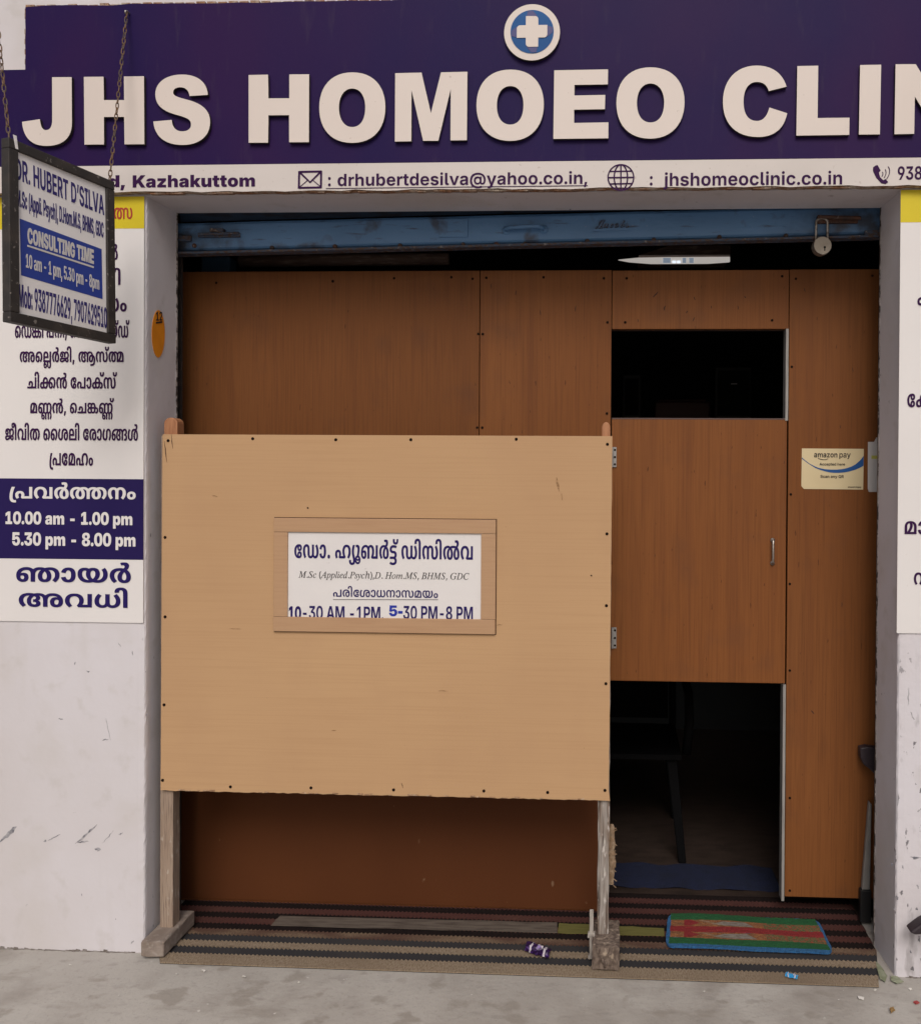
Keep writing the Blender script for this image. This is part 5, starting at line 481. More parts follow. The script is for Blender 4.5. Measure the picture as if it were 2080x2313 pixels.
'mn184': '243,574 301,574q 403,552q 453,530 399,439 360,457q 292,471q 248,471 211,471q 168,451q 149,420q 149,403 149,386q 156,364q 165,355 178,344q 210,336q 234,336 253,336 304,336q 381,306q 406,281 427,261q 447,206q 447,174 447,133q 406,54q 313,0q 236,0 28,0 28,100 218,100 258,100q 299,114q 308,128 314,137q 319,158q 319,170 319,184q 310,210q 298,218 287,226q 263,234q 241,234 225,234 169,234q 80,264q 56,292 40,311q 21,365q 21,397 21,447q 72,527q 171,574q;230,-252 184,-252q 105,-240q 39,-217q 11,-202 64,-111 88,-125q 134,-142q 186,-151q 218,-151 259,-151q 303,-131q 321,-100q 321,-83 321,-52q 282,-8q 261,1 343,79 371,64q 419,21q 449,-39q 449,-82 449,-134q 396,-210q 298,-252q',
'mn77': '-97,596 -156,596q -228,638q -260,710q -260,757 -260,781q -253,818q -248,831 -137,814 -141,802q -145,775q -145,763 -145,736q -133,704q -111,690q -94,690 -77,690q -55,704q -43,735q -43,763 -43,776q -47,803q -49,814 56,831 61,819q 67,781q 67,758 67,711q 35,638q -37,596q',
'mn65': '-10,851 29,851q 97,829q 121,807 145,786q 171,729q 182,649q 182,589 182,0 54,0 54,555 54,597q 51,667q 39,718q 28,731 21,741q 2,751q -14,751 -30,751q -55,735q -68,706q -68,685 -68,672q -65,646q -63,638 -188,623 -192,635q -195,668q -195,687 -195,741q -146,814q -64,851q',
'mn58': '514,574 565,574q 633,545q 657,519 675,499q 697,450q 707,388q 707,347 707,223 707,170q 714,129q 721,116 729,103q 756,90q 773,90 797,90q 834,124q 857,198q 857,259 857,309q 840,396q 808,476q 785,514 886,576 915,535q 959,440q 985,324q 985,254 985,172q 933,53q 836,-12q 769,-12 721,-12q 650,16q 626,42 609,63q 590,115q 581,178q 581,212 581,346 581,388q 575,428q 568,443 559,459q 530,472q 511,472 497,472q 469,461q 463,452 452,436q 441,389q 441,347 441,0 314,0 314,331 314,391q 306,446q 290,461 282,468q 258,473q 252,473 226,473q 186,435q 162,359q 162,300 162,256q 178,172q 211,90q 235,50 133,-12 102,32q 57,129q 34,244q 34,309 34,389q 82,508q 172,574q 236,574 282,574q 355,543q 389,501 368,498 395,530q 457,574q',
'mn119': '637,574 700,574q 779,560q 832,538q 855,526 884,514 953,461q 1015,308q 1015,216 1015,105q 920,-12q 831,-12 772,-12q 692,40q 652,142q 652,215 652,259q 670,352q 722,447q 769,495 774,521 810,561q 846,619q 846,645 846,669q 819,698q 791,698 783,698q 758,694q 747,691 726,786 747,793q 805,800q 833,800 889,800q 949,760q 972,699q 972,667 972,620q 923,521q 879,470 864,456 833,421q 795,340q 778,253q 778,211 778,168q 789,113q 814,86q 833,86 859,86q 885,138q 885,211 885,253q 866,341q 831,414q 808,433 768,447 737,463q 676,474q 641,474 602,474q 533,461q 505,449 485,448 438,416q 382,285q 382,199 382,157q 397,108q 423,88q 439,88 455,88q 482,110q 497,166q 497,217 497,273q 472,369q 426,439q 394,459 378,466 366,471q 334,477q 321,477 267,477q 197,429q 164,345q 164,290 164,240q 182,158q 216,87q 241,52 146,-12 113,27q 63,115q 34,224q 34,294 34,343q 60,442q 121,524q 227,574q 308,574 354,574q 426,552q 456,532 468,522 544,474q 624,325q 624,222 624,143q 580,39q 496,-12q 435,-12 378,-12q 298,41q 255,142q 255,211 255,267q 280,367q 342,454q 401,488 423,518 455,544q 565,574q',
'mn55': '290,574 359,574q 454,529q 514,452q 539,356q 539,305 539,244q 514,145q 470,62q 441,22 477,100 641,100 641,562 767,562 767,0 398,0 338,62 357,89q 391,155q 411,238q 411,291 411,346q 380,428q 327,472q 293,472 254,472q 196,430q 165,349q 165,293 165,241q 183,158q 218,85q 243,50 147,-13 114,25q 62,115q 33,226q 33,294 33,346q 61,446q 122,527q 220,574q',
'ma189': '-54,0 -48,20 -15,20q 25,34q 49,72q 59,108 190,573 199,605q 199,624 199,649q 163,670q 123,672 129,692 316,692 388,161 739,692 929,692 923,672 915,672 872,672q 830,635q 816,584 692,119 688,102q 682,76q 682,67 682,42q 718,22q 758,20 753,0 479,0 484,17 516,19q 554,35q 580,80q 591,123 715,584 326,0 312,0 234,585 114,153 99,99q 99,71 99,42q 134,21q 175,19 170,0',
'ma1322': '133,-14 108,-14q 72,18q 72,54 72,91q 108,121q 133,121 159,121q 196,91q 196,54 196,18q 159,-14q',
'ma252': '228,-14 165,-14q 86,15 79,18q 67,20q 62,20 33,20q 22,-12 4,-12 38,217 57,218 59,120q 145,16q 217,16 255,16q 316,53q 351,116q 351,156 351,182q 328,233q 308,259 293,279q 253,321q 229,345 174,401q 131,483q 131,526 131,578q 181,660q 271,707q 330,707 354,707q 398,702q 418,694 439,687q 462,680q 466,680 492,680q 504,704 523,704 491,501 475,501 474,587q 406,675q 345,675 292,675q 230,613q 230,560 230,530q 269,466q 299,433 321,410q 368,360q 392,334 448,272q 448,188 448,130q 391,39q 292,-14q',
'ma433': '148,-12 78,-12q -1,80q -1,162 -1,211q 37,310q 106,396q 152,426 221,471q 297,471 344,471q 397,428q 397,397 397,371q 370,340q 347,340 304,340q 304,380 304,390q 312,407q 319,416 321,418q 328,428q 328,431 328,445q 294,445 240,445q 146,361q 117,292 88,222q 88,160 88,102q 139,34q 182,34 258,34q 339,122 355,105 253,-12q',
'ma1623': '',
'ma1307': '187,-158 111,-70q 40,153q 40,274 40,396q 111,623q 187,714 270,714 200,620q 129,394q 129,275 129,159q 200,-64q 269,-158',
'ma77': '-126,0 -122,19 -55,19q 0,83 28,115q 292,426q 530,707 550,707 525,86 524,50q 565,21q 612,19 609,0 329,0 333,19 341,19 389,19q 423,59q 425,116 429,235 198,235 183,235q 172,223 97,134 47,73q 47,53 47,33q 80,19q 117,19 112,0;213,272 431,272 443,546',
'ma1331': '-143,-222 -138,-204 -91,-202q -54,-172q -43,-129 81,350 83,359q 89,384q 89,390 89,412q 77,418 66,423q 24,425 29,443 66,447q 120,455q 139,460 173,470q 184,470 194,470q 194,462 194,453q 191,445 167,372 247,471q 337,471 393,471q 458,399q 458,336 458,276q 406,154q 319,51q 209,-11q 150,-11 102,-11q 74,8 54,-77q 34,-165q 34,-169 34,-187q 53,-197 69,-205q 114,-205 109,-222;150,14 192,14q 270,74q 332,171q 369,285q 369,339 369,381q 331,426q 297,426 246,426q 158,326q 136,241 99,95 97,87q 93,66q 93,59 93,14q',
'ma1058': '47,-11 24,-11q -3,16q -3,39 -3,53q 10,108q 20,148 146,614 151,631q 151,644 151,668q 124,682q 87,683 89,701 127,706q 182,713q 200,717 238,725q 243,725 255,725q 255,716 253,705q 250,693 93,125 83,86q 83,74 83,51q 101,51 128,51q 182,122 198,107 155,47q 75,-11q',
'ma786': '182,586 162,586q 131,616q 131,637 131,657q 162,689q 182,689 203,689q 234,658q 234,637 234,615q 204,586q;49,-12 0,-12q 0,43 0,58q 10,100q 17,128 82,359 84,367q 89,388q 89,393 89,413q 59,428q 26,428 30,445 68,450q 125,458q 143,462 179,471q 184,471 195,471q 195,459 195,455q 193,446q 191,441 94,117 86,88q 86,77 86,48q 107,48 137,48q 193,125 208,110 123,-12q',
'ma618': '132,-10 68,-10q -6,72q -6,147 -6,195q 33,297q 104,390q 150,422 220,471q 291,471 336,471q 384,432q 384,396 384,333q 236,231q 91,212 87,192q 84,159q 84,146 84,38q 177,38 248,38q 329,121 344,106 296,46q 194,-10q;95,235 196,249q 304,343q 304,404 304,444q 268,444 237,444q 170,390q 113,295q',
'ma493': '91,-12 42,-12q -13,52q -13,109 -13,157q 29,270q 102,377q 148,415 182,444q 252,471q 286,471 346,471q 361,437 406,619 408,626q 410,642q 410,649 410,665q 388,677q 362,677 347,677 352,696 417,700q 455,713 491,725q 504,725 513,725q 513,715 513,711q 511,699q 510,697 358,120 354,103q 348,76q 348,66 348,45q 372,45 398,45q 456,120 472,107 426,46q 357,-12q 323,-12 272,-12q 272,40 272,79q 300,167 247,76q 149,-12q;135,41 161,41q 218,88q 274,166q 318,258q 345,349q 345,386 345,415q 318,447q 295,447 246,447q 147,351q 112,265 76,178q 76,116 76,81q 108,41q',
'ma224': '-50,0 -45,20 -40,20 6,20q 48,54q 62,108 187,573 196,605q 196,624 196,650q 161,670q 121,672 126,692 398,692 608,692q 608,537 608,477q 539,384q 414,331q 329,331 237,331 222,331q 219,319 160,96 159,90q 156,74q 156,68 156,39q 198,21q 246,20 240,0;287,361 390,361q 495,457q 495,542 495,604q 431,662q 363,662 334,662q 307,641q 296,603 239,392 237,384q 237,376 237,367q 245,364 253,361q',
'ma1595': '116,-12 75,-12q 48,-1 24,9q 9,9 -10,9q -13,-6 -33,-6 -11,158 6,157 9,88q 62,15q 106,15 141,15q 187,63q 187,102 187,137q 155,178 139,198q 109,239q 94,260 78,283q 59,331q 59,354 59,405q 129,471q 183,471 223,471q 247,461 272,450q 288,450 310,450q 311,468 328,468 308,319 291,319 278,445q 194,445 169,445q 135,411q 135,388 135,356q 172,310 188,290q 218,250q 231,230 247,205q 267,157q 267,132 267,92q 228,27q 160,-12q',
'ma2623': '-65,-228 -88,-228q -115,-205q -115,-186 -115,-169q -91,-146q -72,-146 -57,-146q -45,-154 -32,-162q -13,-162 8,-162q 51,-103 118,-10 66,261 59,296q 48,347q 43,363 33,395q -1,427q -36,428 -33,445 -8,447q 33,456q 48,461 77,471q 93,471 108,471q 126,384 135,341q 164,191q 183,85 228,158q 286,254q 298,277 310,300q 323,335q 323,347 323,374q 299,387 292,391q 274,408q 274,429 274,447q 299,470q 319,470 342,470q 371,436q 371,406 371,343q 310,236 290,200q 232,104q 164,0q 93,-100q 22,-180q -40,-228q',
'ma1334': '453,-10 411,-10q 362,44q 362,90 362,113q 371,181q 381,225 404,329 411,359q 419,406q 419,422 419,481q 373,481 316,481q 258,405 199,327q 184,256 130,0 37,0 167,618 176,662q 176,671 176,718q 106,718 98,718 107,760 291,760 252,576 243,535q 223,452q 212,410 223,410 306,545q 408,545 515,545q 515,434 515,418q 505,363q 497,324 471,206 464,176q 458,124q 458,101 458,53q 493,53 522,53q 557,76 575,47 511,-10q',
'ma1311': '31,-158 100,-64q 171,159q 171,275 171,394q 100,620q 30,714 113,714 189,623q 260,396q 260,274 260,153q 189,-70q 113,-158',
'ma452': '41,-129 55,-72q 84,64q 91,116 185,116 192,105 179,52q 130,-75q 106,-129',
'ma109': '-53,0 -47,20 -42,20 5,20q 48,56q 62,108 187,573 196,608q 196,624 196,649q 160,670q 120,672 126,692 391,692 491,692q 635,623q 713,494q 713,405 713,324q 647,178q 524,65q 353,0q 248,0;253,33 338,33q 466,98q 553,210q 597,352q 597,428 597,541q 486,659q 378,659 346,659q 314,648q 297,612q 287,576 168,133 156,90q 156,73 156,50q 179,42 190,38q 228,33q',
'ma146': '-50,0 -45,20 -41,20 -10,20q 28,34q 53,72q 62,108 187,573 196,608q 196,624 196,649q 161,670q 121,672 126,692 402,692 397,672 393,672 348,672q 304,636q 289,580 247,425 243,413q 243,403 243,393q 259,386q 276,386 532,386 549,386q 563,394q 567,408 611,573 620,606q 620,624 620,649q 584,670q 544,672 550,692 826,692 820,672 812,672 769,672q 727,635q 713,584 589,119 585,102q 579,76q 579,67 579,42q 615,22q 655,20 650,0 374,0 379,20 383,20 415,20q 453,34q 477,72q 486,108 542,316 543,320q 544,327q 544,331 544,342q 528,348q 511,348 256,348 239,348q 225,341q 221,327 165,119 161,102q 155,76q 155,67 155,42q 191,22q 231,20 226,0',
'ma1284': '157,-12 83,-12q -6,77q -6,152 -6,209q 47,322q 136,415q 245,471q 300,471 377,471q 467,382q 467,307 467,257q 424,154q 350,64q 303,34 232,-12q;168,17 209,17q 285,78q 344,176q 379,287q 379,337 379,445q 294,445 245,445q 149,352q 116,273 83,194q 83,124 83,72q 128,17q',
'ma1163': '610,-11 560,-11q 560,46 560,76q 572,116 631,325 641,362q 641,379 641,409q 612,409 587,409q 519,358q 448,266q 416,204 392,158q 354,56q 340,0 261,0 350,302 365,353q 365,383 365,409q 338,409 321,409q 264,374q 199,310q 169,266 147,232q 110,151q 94,104 60,0 -19,0 74,315 82,343q 91,381q 91,392 91,412q 60,426q 25,428 29,446 103,451q 140,461 158,466q 180,471q 183,471 194,471q 194,459 193,455q 192,446q 190,441 135,264 285,470q 392,470 452,470q 452,412 452,376q 424,274 559,470q 668,470 728,470q 728,410 728,396q 720,357q 713,331 649,97 648,92q 645,79q 645,74 645,52q 663,52 680,52q 698,71 707,80q 730,110q 743,129 757,113 684,-11q',
'ma89': '-50,0 -45,20 -40,20 7,20q 50,59q 63,108 187,573 196,605q 196,625 196,650q 161,670q 121,672 126,692 381,692 611,692q 611,543 611,422q 442,374 560,334q 560,216 560,150q 484,53q 347,0q 255,0;287,385 396,385q 506,471q 506,549 506,658q 379,658 347,658q 318,651q 306,631q 299,611 294,596q 266,491q 243,401 243,391q 253,388 262,385q;228,31 335,31q 448,135q 448,226 448,292q 369,353q 289,353 258,353q 228,348q 223,331 163,108 161,98q 156,74q 156,66 156,44q 190,31q',
'ma138': '365,-15 267,-15q 120,55q 40,183q 40,269 40,343q 100,486q 204,607q 270,647 369,707q 487,707 558,707q 616,683 646,671q 684,658q 692,658 712,658q 737,677q 749,699 766,699 720,487 703,487 693,576q 583,674q 493,674 400,674q 250,556q 204,455 158,354q 158,258 158,143q 276,16q 379,16 432,16q 518,61q 527,95 563,235 565,245q 570,269q 570,276 570,301q 550,309 530,316q 479,319 484,338 771,338 766,319 729,319q 690,300q 680,280 676,270q 665,239q 660,217 620,52 501,-15q',
'ma99': '325,-15 238,-15q 109,53q 38,180q 38,266 38,339q 99,482q 204,604q 270,645 371,707q 478,707 536,707q 613,681 629,675q 641,675 662,675q 675,700 695,700 654,495 633,495 634,503q 634,519q 634,526 633,597q 559,674q 488,674 426,674q 307,608q 212,493q 156,343q 156,260 156,151q 262,28q 352,28 485,28q 594,153 613,136 551,59q 412,-15q',
'mt44': '223,356 290,356q 374,303q 414,222q 414,177 414,139q 391,82q 380,65 367,89 644,89 644,559 760,559 760,0 309,0 268,56 281,75q 302,129q 302,167 302,211q 263,267q 224,267 197,267q 162,242q 144,198q 144,170 144,126q 172,68q 190,41 102,-10 70,29q 30,117q 30,173 30,229q 78,310q 165,356q',
'mt50': '336,571 416,571q 534,521q 613,431q 653,310q 653,238 653,148q 604,38q 514,-12q 453,-12 389,-12q 309,46q 271,143q 271,203 271,298q 358,406q 439,406 486,406q 555,358q 601,278q 610,229 568,225 563,247q 536,291q 494,321q 466,321 423,321q 384,258q 384,200 384,162q 399,106q 432,76q 458,76 484,76q 520,109q 540,181q 540,240 540,251q 537,290q 535,308 534,313q 533,328q 532,332 525,371q 478,438q 399,480q 345,480 281,480q 196,431q 154,343q 154,283 154,232q 176,151q 219,84q 248,53 168,-11 131,23q 71,109q 36,218q 36,286 36,344q 71,446q 144,525q 258,571q',
'mt65': '-20,848 19,848q 84,829q 107,809 134,788q 163,731q 176,646q 176,580 176,0 60,0 60,549 60,597q 56,670q 44,719q 33,733 24,746q -1,759q -21,759 -39,759q -70,742q -89,708q -89,682 -89,671q -86,648q -84,639 -198,624 -201,636q -205,666q -205,683 -205,737q -155,811q -71,848q',
'mt72': '333,-12 271,-12q 163,22q 81,95q 35,207q 35,283 35,358q 83,466q 167,537q 277,571q 340,571 407,571q 488,532q 525,466q 525,426 525,383q 489,324q 426,293q 386,293 334,293q 272,328q 244,388q 244,423 244,445q 257,486q 265,498 368,512 351,498q 334,454q 334,428 334,405q 354,371q 380,371 404,371q 426,400q 426,423 426,455q 387,487q 357,487 343,487q 314,487q 305,485 258,484q 188,433q 149,344q 149,282 149,223q 184,130q 251,77q 298,73 309,73q 338,72q 349,72 372,72q 403,87q 420,115q 420,137 420,160q 400,189q 377,189 351,189q 328,154q 328,130 328,104q 347,61q 363,48 259,62 251,75q 239,116q 239,139 239,171q 265,231q 327,268q 380,268 420,268q 483,237q 519,178q 519,134 519,93q 481,27q 398,-12q',
'mt56': '618,571 690,571q 804,525q 884,437q 925,315q 925,238 925,148q 876,38q 787,-12q 726,-12 661,-12q 581,46q 543,143q 543,203 543,298q 630,406q 711,406 758,406q 828,358q 873,278q 883,229 840,225 835,247q 807,291q 766,321q 738,321 695,321q 656,258q 656,200 656,162q 671,106q 705,76q 730,76 756,76q 793,109q 813,181q 813,240 813,251q 810,290q 808,308 807,313q 809,328q 806,331 800,371q 754,439q 676,480q 621,480 585,480q 536,465q 516,449 486,423q 467,332q 467,260 467,226 467,168q 445,77q 416,45 390,18q 316,-12q 263,-12 192,-12q 90,53q 36,174q 36,257 36,327q 66,439q 121,532q 157,572 243,508 215,475q 175,400q 153,314q 153,262 153,200q 181,119q 230,79q 259,79 284,79q 318,96q 328,112 340,132q 349,192q 349,236 349,286 349,370q 387,478q 427,512 461,542q 551,571q',
'mt64': '444,281 444,217q 422,110q 373,31q 290,-12q 227,-12 173,-12q 98,22q 50,77q 24,145q 17,178 134,199 140,172q 159,115q 196,76q 227,76 262,76q 305,125q 325,216q 325,281 325,345q 305,435q 263,483q 230,483 202,483q 164,447q 142,392q 136,361 20,383 30,418q 60,484q 109,539q 183,571q 236,571 295,571q 375,527q 423,449q 444,343q',
'mt41': '567,-12 529,-12q 473,8q 431,44q 410,68 424,68 392,26q 315,-12q 260,-12 189,-12q 89,57q 36,179q 36,256 36,325q 66,437q 120,530q 157,570 244,506 215,473q 175,399q 153,314q 153,263 153,204q 184,121q 238,78q 271,78 294,78q 324,94q 334,106 348,123q 359,180q 359,230 359,559 475,559 475,230 475,176q 486,123q 499,105 509,93q 539,78q 562,78 592,78q 647,119q 681,201q 681,262 681,313q 659,399q 620,474q 591,506 678,570 714,529q 768,437q 798,327q 798,260 798,180q 744,58q 641,-12q',
'mt42': '267,571 307,571q 361,551q 403,516q 424,491 410,491 442,533q 519,571q 574,571 645,571q 745,502q 798,381q 798,303 798,234q 768,122q 714,30q 677,-11 591,53 619,87q 659,161q 681,245q 681,296 681,356q 650,438q 597,481q 563,481 541,481q 511,466q 500,453 486,437q 475,380q 475,329 475,0 359,0 359,329 359,383q 348,436q 335,454 325,466q 295,481q 272,481 241,481q 187,440q 153,358q 153,297 153,247q 175,160q 215,86q 243,53 156,-11 121,30q 67,122q 36,232q 36,299 36,379q 90,501q 193,571q',
'mt58': '569,571 617,571q 687,543q 713,516 731,496q 754,448q 766,380q 766,332 766,247 766,190q 775,131q 786,112 797,96q 830,79q 857,79 888,79q 936,119q 964,200q 964,262 964,314q 943,400q 903,475q 875,508 960,572 997,532q 1051,439q 1082,327q 1082,257 1082,174q 1026,53q 924,-12q 853,-12 801,-12q 725,17q 700,45 681,66q 659,120q 650,187q 650,227 650,323 650,375q 641,430q 629,449 618,465q 585,480q 561,480 541,480q 507,465q 498,452 484,434q 472,378q 472,328 472,0 357,0 357,318 357,376q 347,435q 332,453 321,467q 286,481q 269,481 236,481q 183,437q 153,355q 153,296 153,247q 175,162q 215,87q 243,53 157,-10 120,30q 65,122q 36,234q 36,303 36,381q 89,502q 189,571q 260,571 314,571q 390,533q 423,490 409,490 437,527q 509,571q',
'mt48': '335,571 415,571q 524,533q 559,499 585,474q 618,409q 633,323q 633,265 633,0 53,0 53,268 53,325q 68,409q 100,475q 125,498 161,533q 260,571q;274,480 247,480q 205,447q 191,418 179,394q 167,327q 167,276 167,65 151,67 202,117q 282,228q 329,343q 329,398 329,423q 319,459q 295,480q;443,378 443,325q 407,224q 341,125q 296,74 278,85 299,87q 354,89q 367,89 518,89 518,271 518,335q 494,418q 444,471q 403,486 405,490 420,471q 443,415q',
'mt49': '621,-12 570,-12q 492,8q 451,31 446,35q 431,46q 426,51 374,88q 314,183q 288,289q 288,342 288,378q 301,440q 313,465 327,481 344,514q 397,554q 460,571q 492,571 587,571q 692,454q 692,341 692,246q 616,98q 552,50 544,45q 530,35q 521,30 484,9q 400,-12q 347,-12 271,-12q 155,39q 76,130q 37,255q 37,329 37,403q 85,512q 180,571q 250,571 302,571q 386,529q 419,486 332,430 316,456q 276,482q 252,482 221,482q 177,447q 154,379q 154,330 154,251q 203,137q 293,75q 353,75 378,75q 418,81q 435,88 444,91q 459,95q 466,99 498,120q 548,193q 575,288q 575,340 575,394q 550,456q 513,482q 491,482 465,482q 426,452q 405,389q 405,340 405,293q 428,200q 473,124q 507,101 514,96q 525,94q 533,91 548,84q 593,75q 618,75 680,75q 766,130q 809,234q 809,306 809,361q 778,471q 746,521 842,571 884,513q 926,379q 926,312 926,245q 894,128q 822,38q 705,-12q',
'mt6': '215,-12 158,-12q 75,35q 30,121q 30,178 30,237q 77,323q 161,369q 215,369 271,369q 354,323q 401,239q 401,178 401,120q 354,34q 271,-12q;215,282 182,282q 139,234q 139,177 139,124q 182,75q 216,75 249,75q 293,123q 293,178 293,234q 249,282q',
'ih1392': '488,350 488,234 157,234 157,350',
'ik1364': '319,-10 235,-10q 106,49q 32,155q 29,226 220,226 220,200q 247,161q 292,139q 319,139 349,139q 394,165q 420,212q 420,244 420,276q 394,324q 349,351q 319,351 285,351q 233,320q 222,293 45,316 71,728 566,728 566,569 238,569 226,423 229,423 248,453q 326,489q 376,489 425,489q 510,454q 574,389q 611,302q 611,250 611,174q 538,56q 407,-10q',
'ib1022': '59,0 59,87 331,426 331,430 67,430 67,546 503,546 503,451 247,120 247,116 513,116 513,0',
'im843': '69,-204 69,546 186,546 186,456 194,456 204,475q 239,520q 301,553q 351,553 415,553q 517,487q 577,362q 577,272 577,183q 518,57q 416,-10q 351,-10 303,-10q 240,22q 204,67q 194,86 188,86 188,-204;320,89 365,89q 425,137q 455,220q 455,272 455,324q 425,406q 365,453q 320,453 277,453q 217,408q 186,327q 186,272 186,218q 217,135q 278,89q',
'im507': '222,-12 170,-12q 87,26q 38,100q 38,154 38,200q 73,260q 133,296q 208,314q 247,318 295,324q 355,331q 383,349q 383,368 383,370 383,399q 361,438q 317,459q 284,459 251,459q 203,439q 172,406q 165,388 54,413 71,461q 139,523q 231,553q 283,553 320,553q 396,535q 462,494q 502,420q 502,364 502,0 388,0 388,75 383,75 371,53q 329,13q 265,-12q;251,79 292,79q 352,112q 384,165q 384,196 384,263 378,258q 347,249q 308,242q 271,237q 259,235 230,231q 182,213q 154,180q 154,154 154,130q 179,96q 223,79q',
'im998': '63,-195 92,-101 105,-105 134,-112q 179,-105q 210,-72q 218,-39 227,-2 20,546 148,546 251,244 269,191q 292,88q 306,35 273,35 286,88q 312,192q 330,244 436,546 563,546 327,-72 311,-116q 261,-177q 191,-208q 144,-208 118,-208q 75,-200q',
'ib382': '340,249 465,249 534,161 591,93 713,-61 577,-61 494,43 454,98;385,-10 289,-10q 136,78q 47,245q 47,363 47,482q 136,649q 289,737q 385,737 481,737q 634,649q 723,482q 723,363 723,245q 634,78q 481,-10q;385,119 442,119q 528,176q 576,285q 576,363 576,443q 528,552q 442,608q 385,608 328,608q 242,552q 194,443q 194,363 194,285q 242,176q 328,119q',
'im1360': '97,0 97,101 569,101 569,0;412,728 412,0 290,0 290,617 286,617 115,494 115,613 274,728',
'im1361': '80,0 80,88 330,340 367,378q 416,436q 442,491q 442,523 442,558q 409,609q 354,636q 318,636 280,636q 225,606q 195,550q 195,512 78,512 78,580q 140,681q 249,737q 320,737 391,737q 499,683q 560,588q 560,528 560,488q 530,411q 453,314q 383,246 250,109 250,103 571,103 571,0',
'ma161': '-1,-259 -103,-259q -103,-167 -103,-111q 4,5q 96,48 142,70q 244,101q 299,109 342,193q 407,315q 461,404q 509,472q 536,503 590,566q 647,594 585,585q 457,533q 346,453q 306,401 247,322q 247,275 247,225q 287,225 296,225q 313,230 330,235q 335,235 349,235q 349,222 349,213q 332,208 313,202q 287,202 239,202q 178,262q 178,311 178,365q 257,469q 394,556q 480,583 609,625q 732,625 763,625q 763,613 763,609q 760,607 756,605q 726,599 695,593q 663,565 647,551q 600,465q 568,392 537,319q 472,178q 439,110 479,103q 523,59q 523,27 523,-11q 472,-75q 387,-113q 337,-113 310,-113q 310,-100 310,-89q 343,-86 375,-83q 446,-57q 470,-31 494,-4q 494,27 494,53q 451,85q 423,88 384,13q 276,-113q 157,-207q 44,-259q;-2,-231 53,-231q 120,-154 187,-76q 285,81 209,69q 63,-21q 11,-86 -41,-150q -41,-186 -41,-231q',
'ma321': '313,-7 287,-7q 249,28q 249,60 192,-6q 124,-6 80,-6q 24,43q 24,86 24,124q 70,202q 146,268q 236,308q 279,308 338,308q 349,264 368,304 480,308 387,118 374,90q 359,59q 359,55 359,45q 368,45 376,45q 409,66q 448,98q 463,112 483,92 432,44q 347,-7q;145,18 177,18q 257,101q 292,162 328,224q 328,244 328,259q 307,280q 293,280 277,280q 233,245q 186,188q 147,123q 122,62q 122,40 122,33q 138,18q',
'ma420': '142,-7 90,-7q 30,49q 30,98 30,137q 77,212q 152,272q 237,308q 274,308 316,308q 366,275q 366,245 366,225q 340,191q 314,191 297,191q 278,212q 278,228 278,239q 297,266q 312,270 303,277q 296,277 283,277q 245,241q 203,185q 165,122q 142,65q 142,48 142,24q 168,24 185,24q 225,41q 244,54 268,71q 299,97q 314,112 334,92 283,43q 191,-7q',
'ma1282': '136,-7 87,-7q 26,50q 26,96 26,131q 72,206q 148,269q 237,308q 280,308 329,308q 382,261q 382,217 382,181q 348,121q 313,84 330,88q 365,108q 384,124 403,102 369,71q 298,40q 263,40 201,-7q;158,25 179,25q 209,49 205,53q 205,64 205,78q 237,104q 261,107 325,187q 325,246 325,276q 301,276 285,276q 251,242 234,225q 196,173q 163,116q 142,65q 142,50 142,25q',
'ma379': '447,120 416,93q 362,71q 333,71 329,71q 323,71q 316,72 228,-7q 136,-7 98,-7q 55,33q 55,68 55,88q 86,162q 120,217 106,202q 79,179q 67,169 50,189 93,224q 136,269q 152,295 329,574 457,586 240,225 228,206q 198,155q 169,104q 150,64q 150,56 150,26q 176,26 190,26q 254,55q 289,86 270,115q 270,164 270,198q 302,266q 349,312q 371,312 421,312q 421,250 421,210q 382,129q 340,96 365,96q 408,118q 432,140;316,103 353,144q 364,167 375,191q 375,209 375,241q 351,241 339,241q 317,215q 302,177q 302,157 302,123q',
'ma1559': '307,105 257,56q 189,7q 133,-8q 100,-8 53,-8q 6,35q 6,63 6,83q 32,110q 53,110 74,110q 95,86q 95,71 95,55q 71,33q 59,33 54,33q 52,34 59,21q 78,21 113,21q 137,75 149,102q 162,172q 162,215 162,224q 162,243q 160,251 152,244q 121,215q 86,182q 72,169 54,189 73,207q 130,260q 168,297 173,302q 179,312 194,337q 208,337 226,337q 226,322 226,313q 217,304 208,295q 208,282 208,274q 217,262 262,201q 262,146 262,104q 239,82 265,102q 288,125',
'ml23': '200,-12 117,-12q 28,79q 28,158 28,212q 75,284q 115,306 137,318q 190,335q 266,342q 323,342 644,342 727,342q 824,321q 858,298 890,276q 927,207q 927,156 927,75q 830,-12q 758,-12 737,-12q 702,-6q 681,-1 703,91 711,89q 731,85q 743,85 773,85q 806,122q 806,157 806,180q 790,213q 775,223 757,237q 710,246q 658,246 290,246 250,246q 200,238q 181,226 167,216q 148,184q 148,161 148,137q 163,102q 197,84q 222,84 246,84q 290,103q 317,124 371,39 343,19q 288,-4q 233,-12q;480,573 558,573q 656,502q 703,371q 703,282 703,183q 650,52q 550,-12q 480,-12 424,-12q 341,29q 314,62 282,103q 255,219q 255,285 255,425q 374,573q;480,477 427,477q 378,384q 378,281 378,213q 400,125q 445,84q 479,84 512,84q 556,124q 580,212q 580,281 580,351q 557,437q 513,477q',
'ib1455': '372,762 138,-109 14,-109 248,762',
}
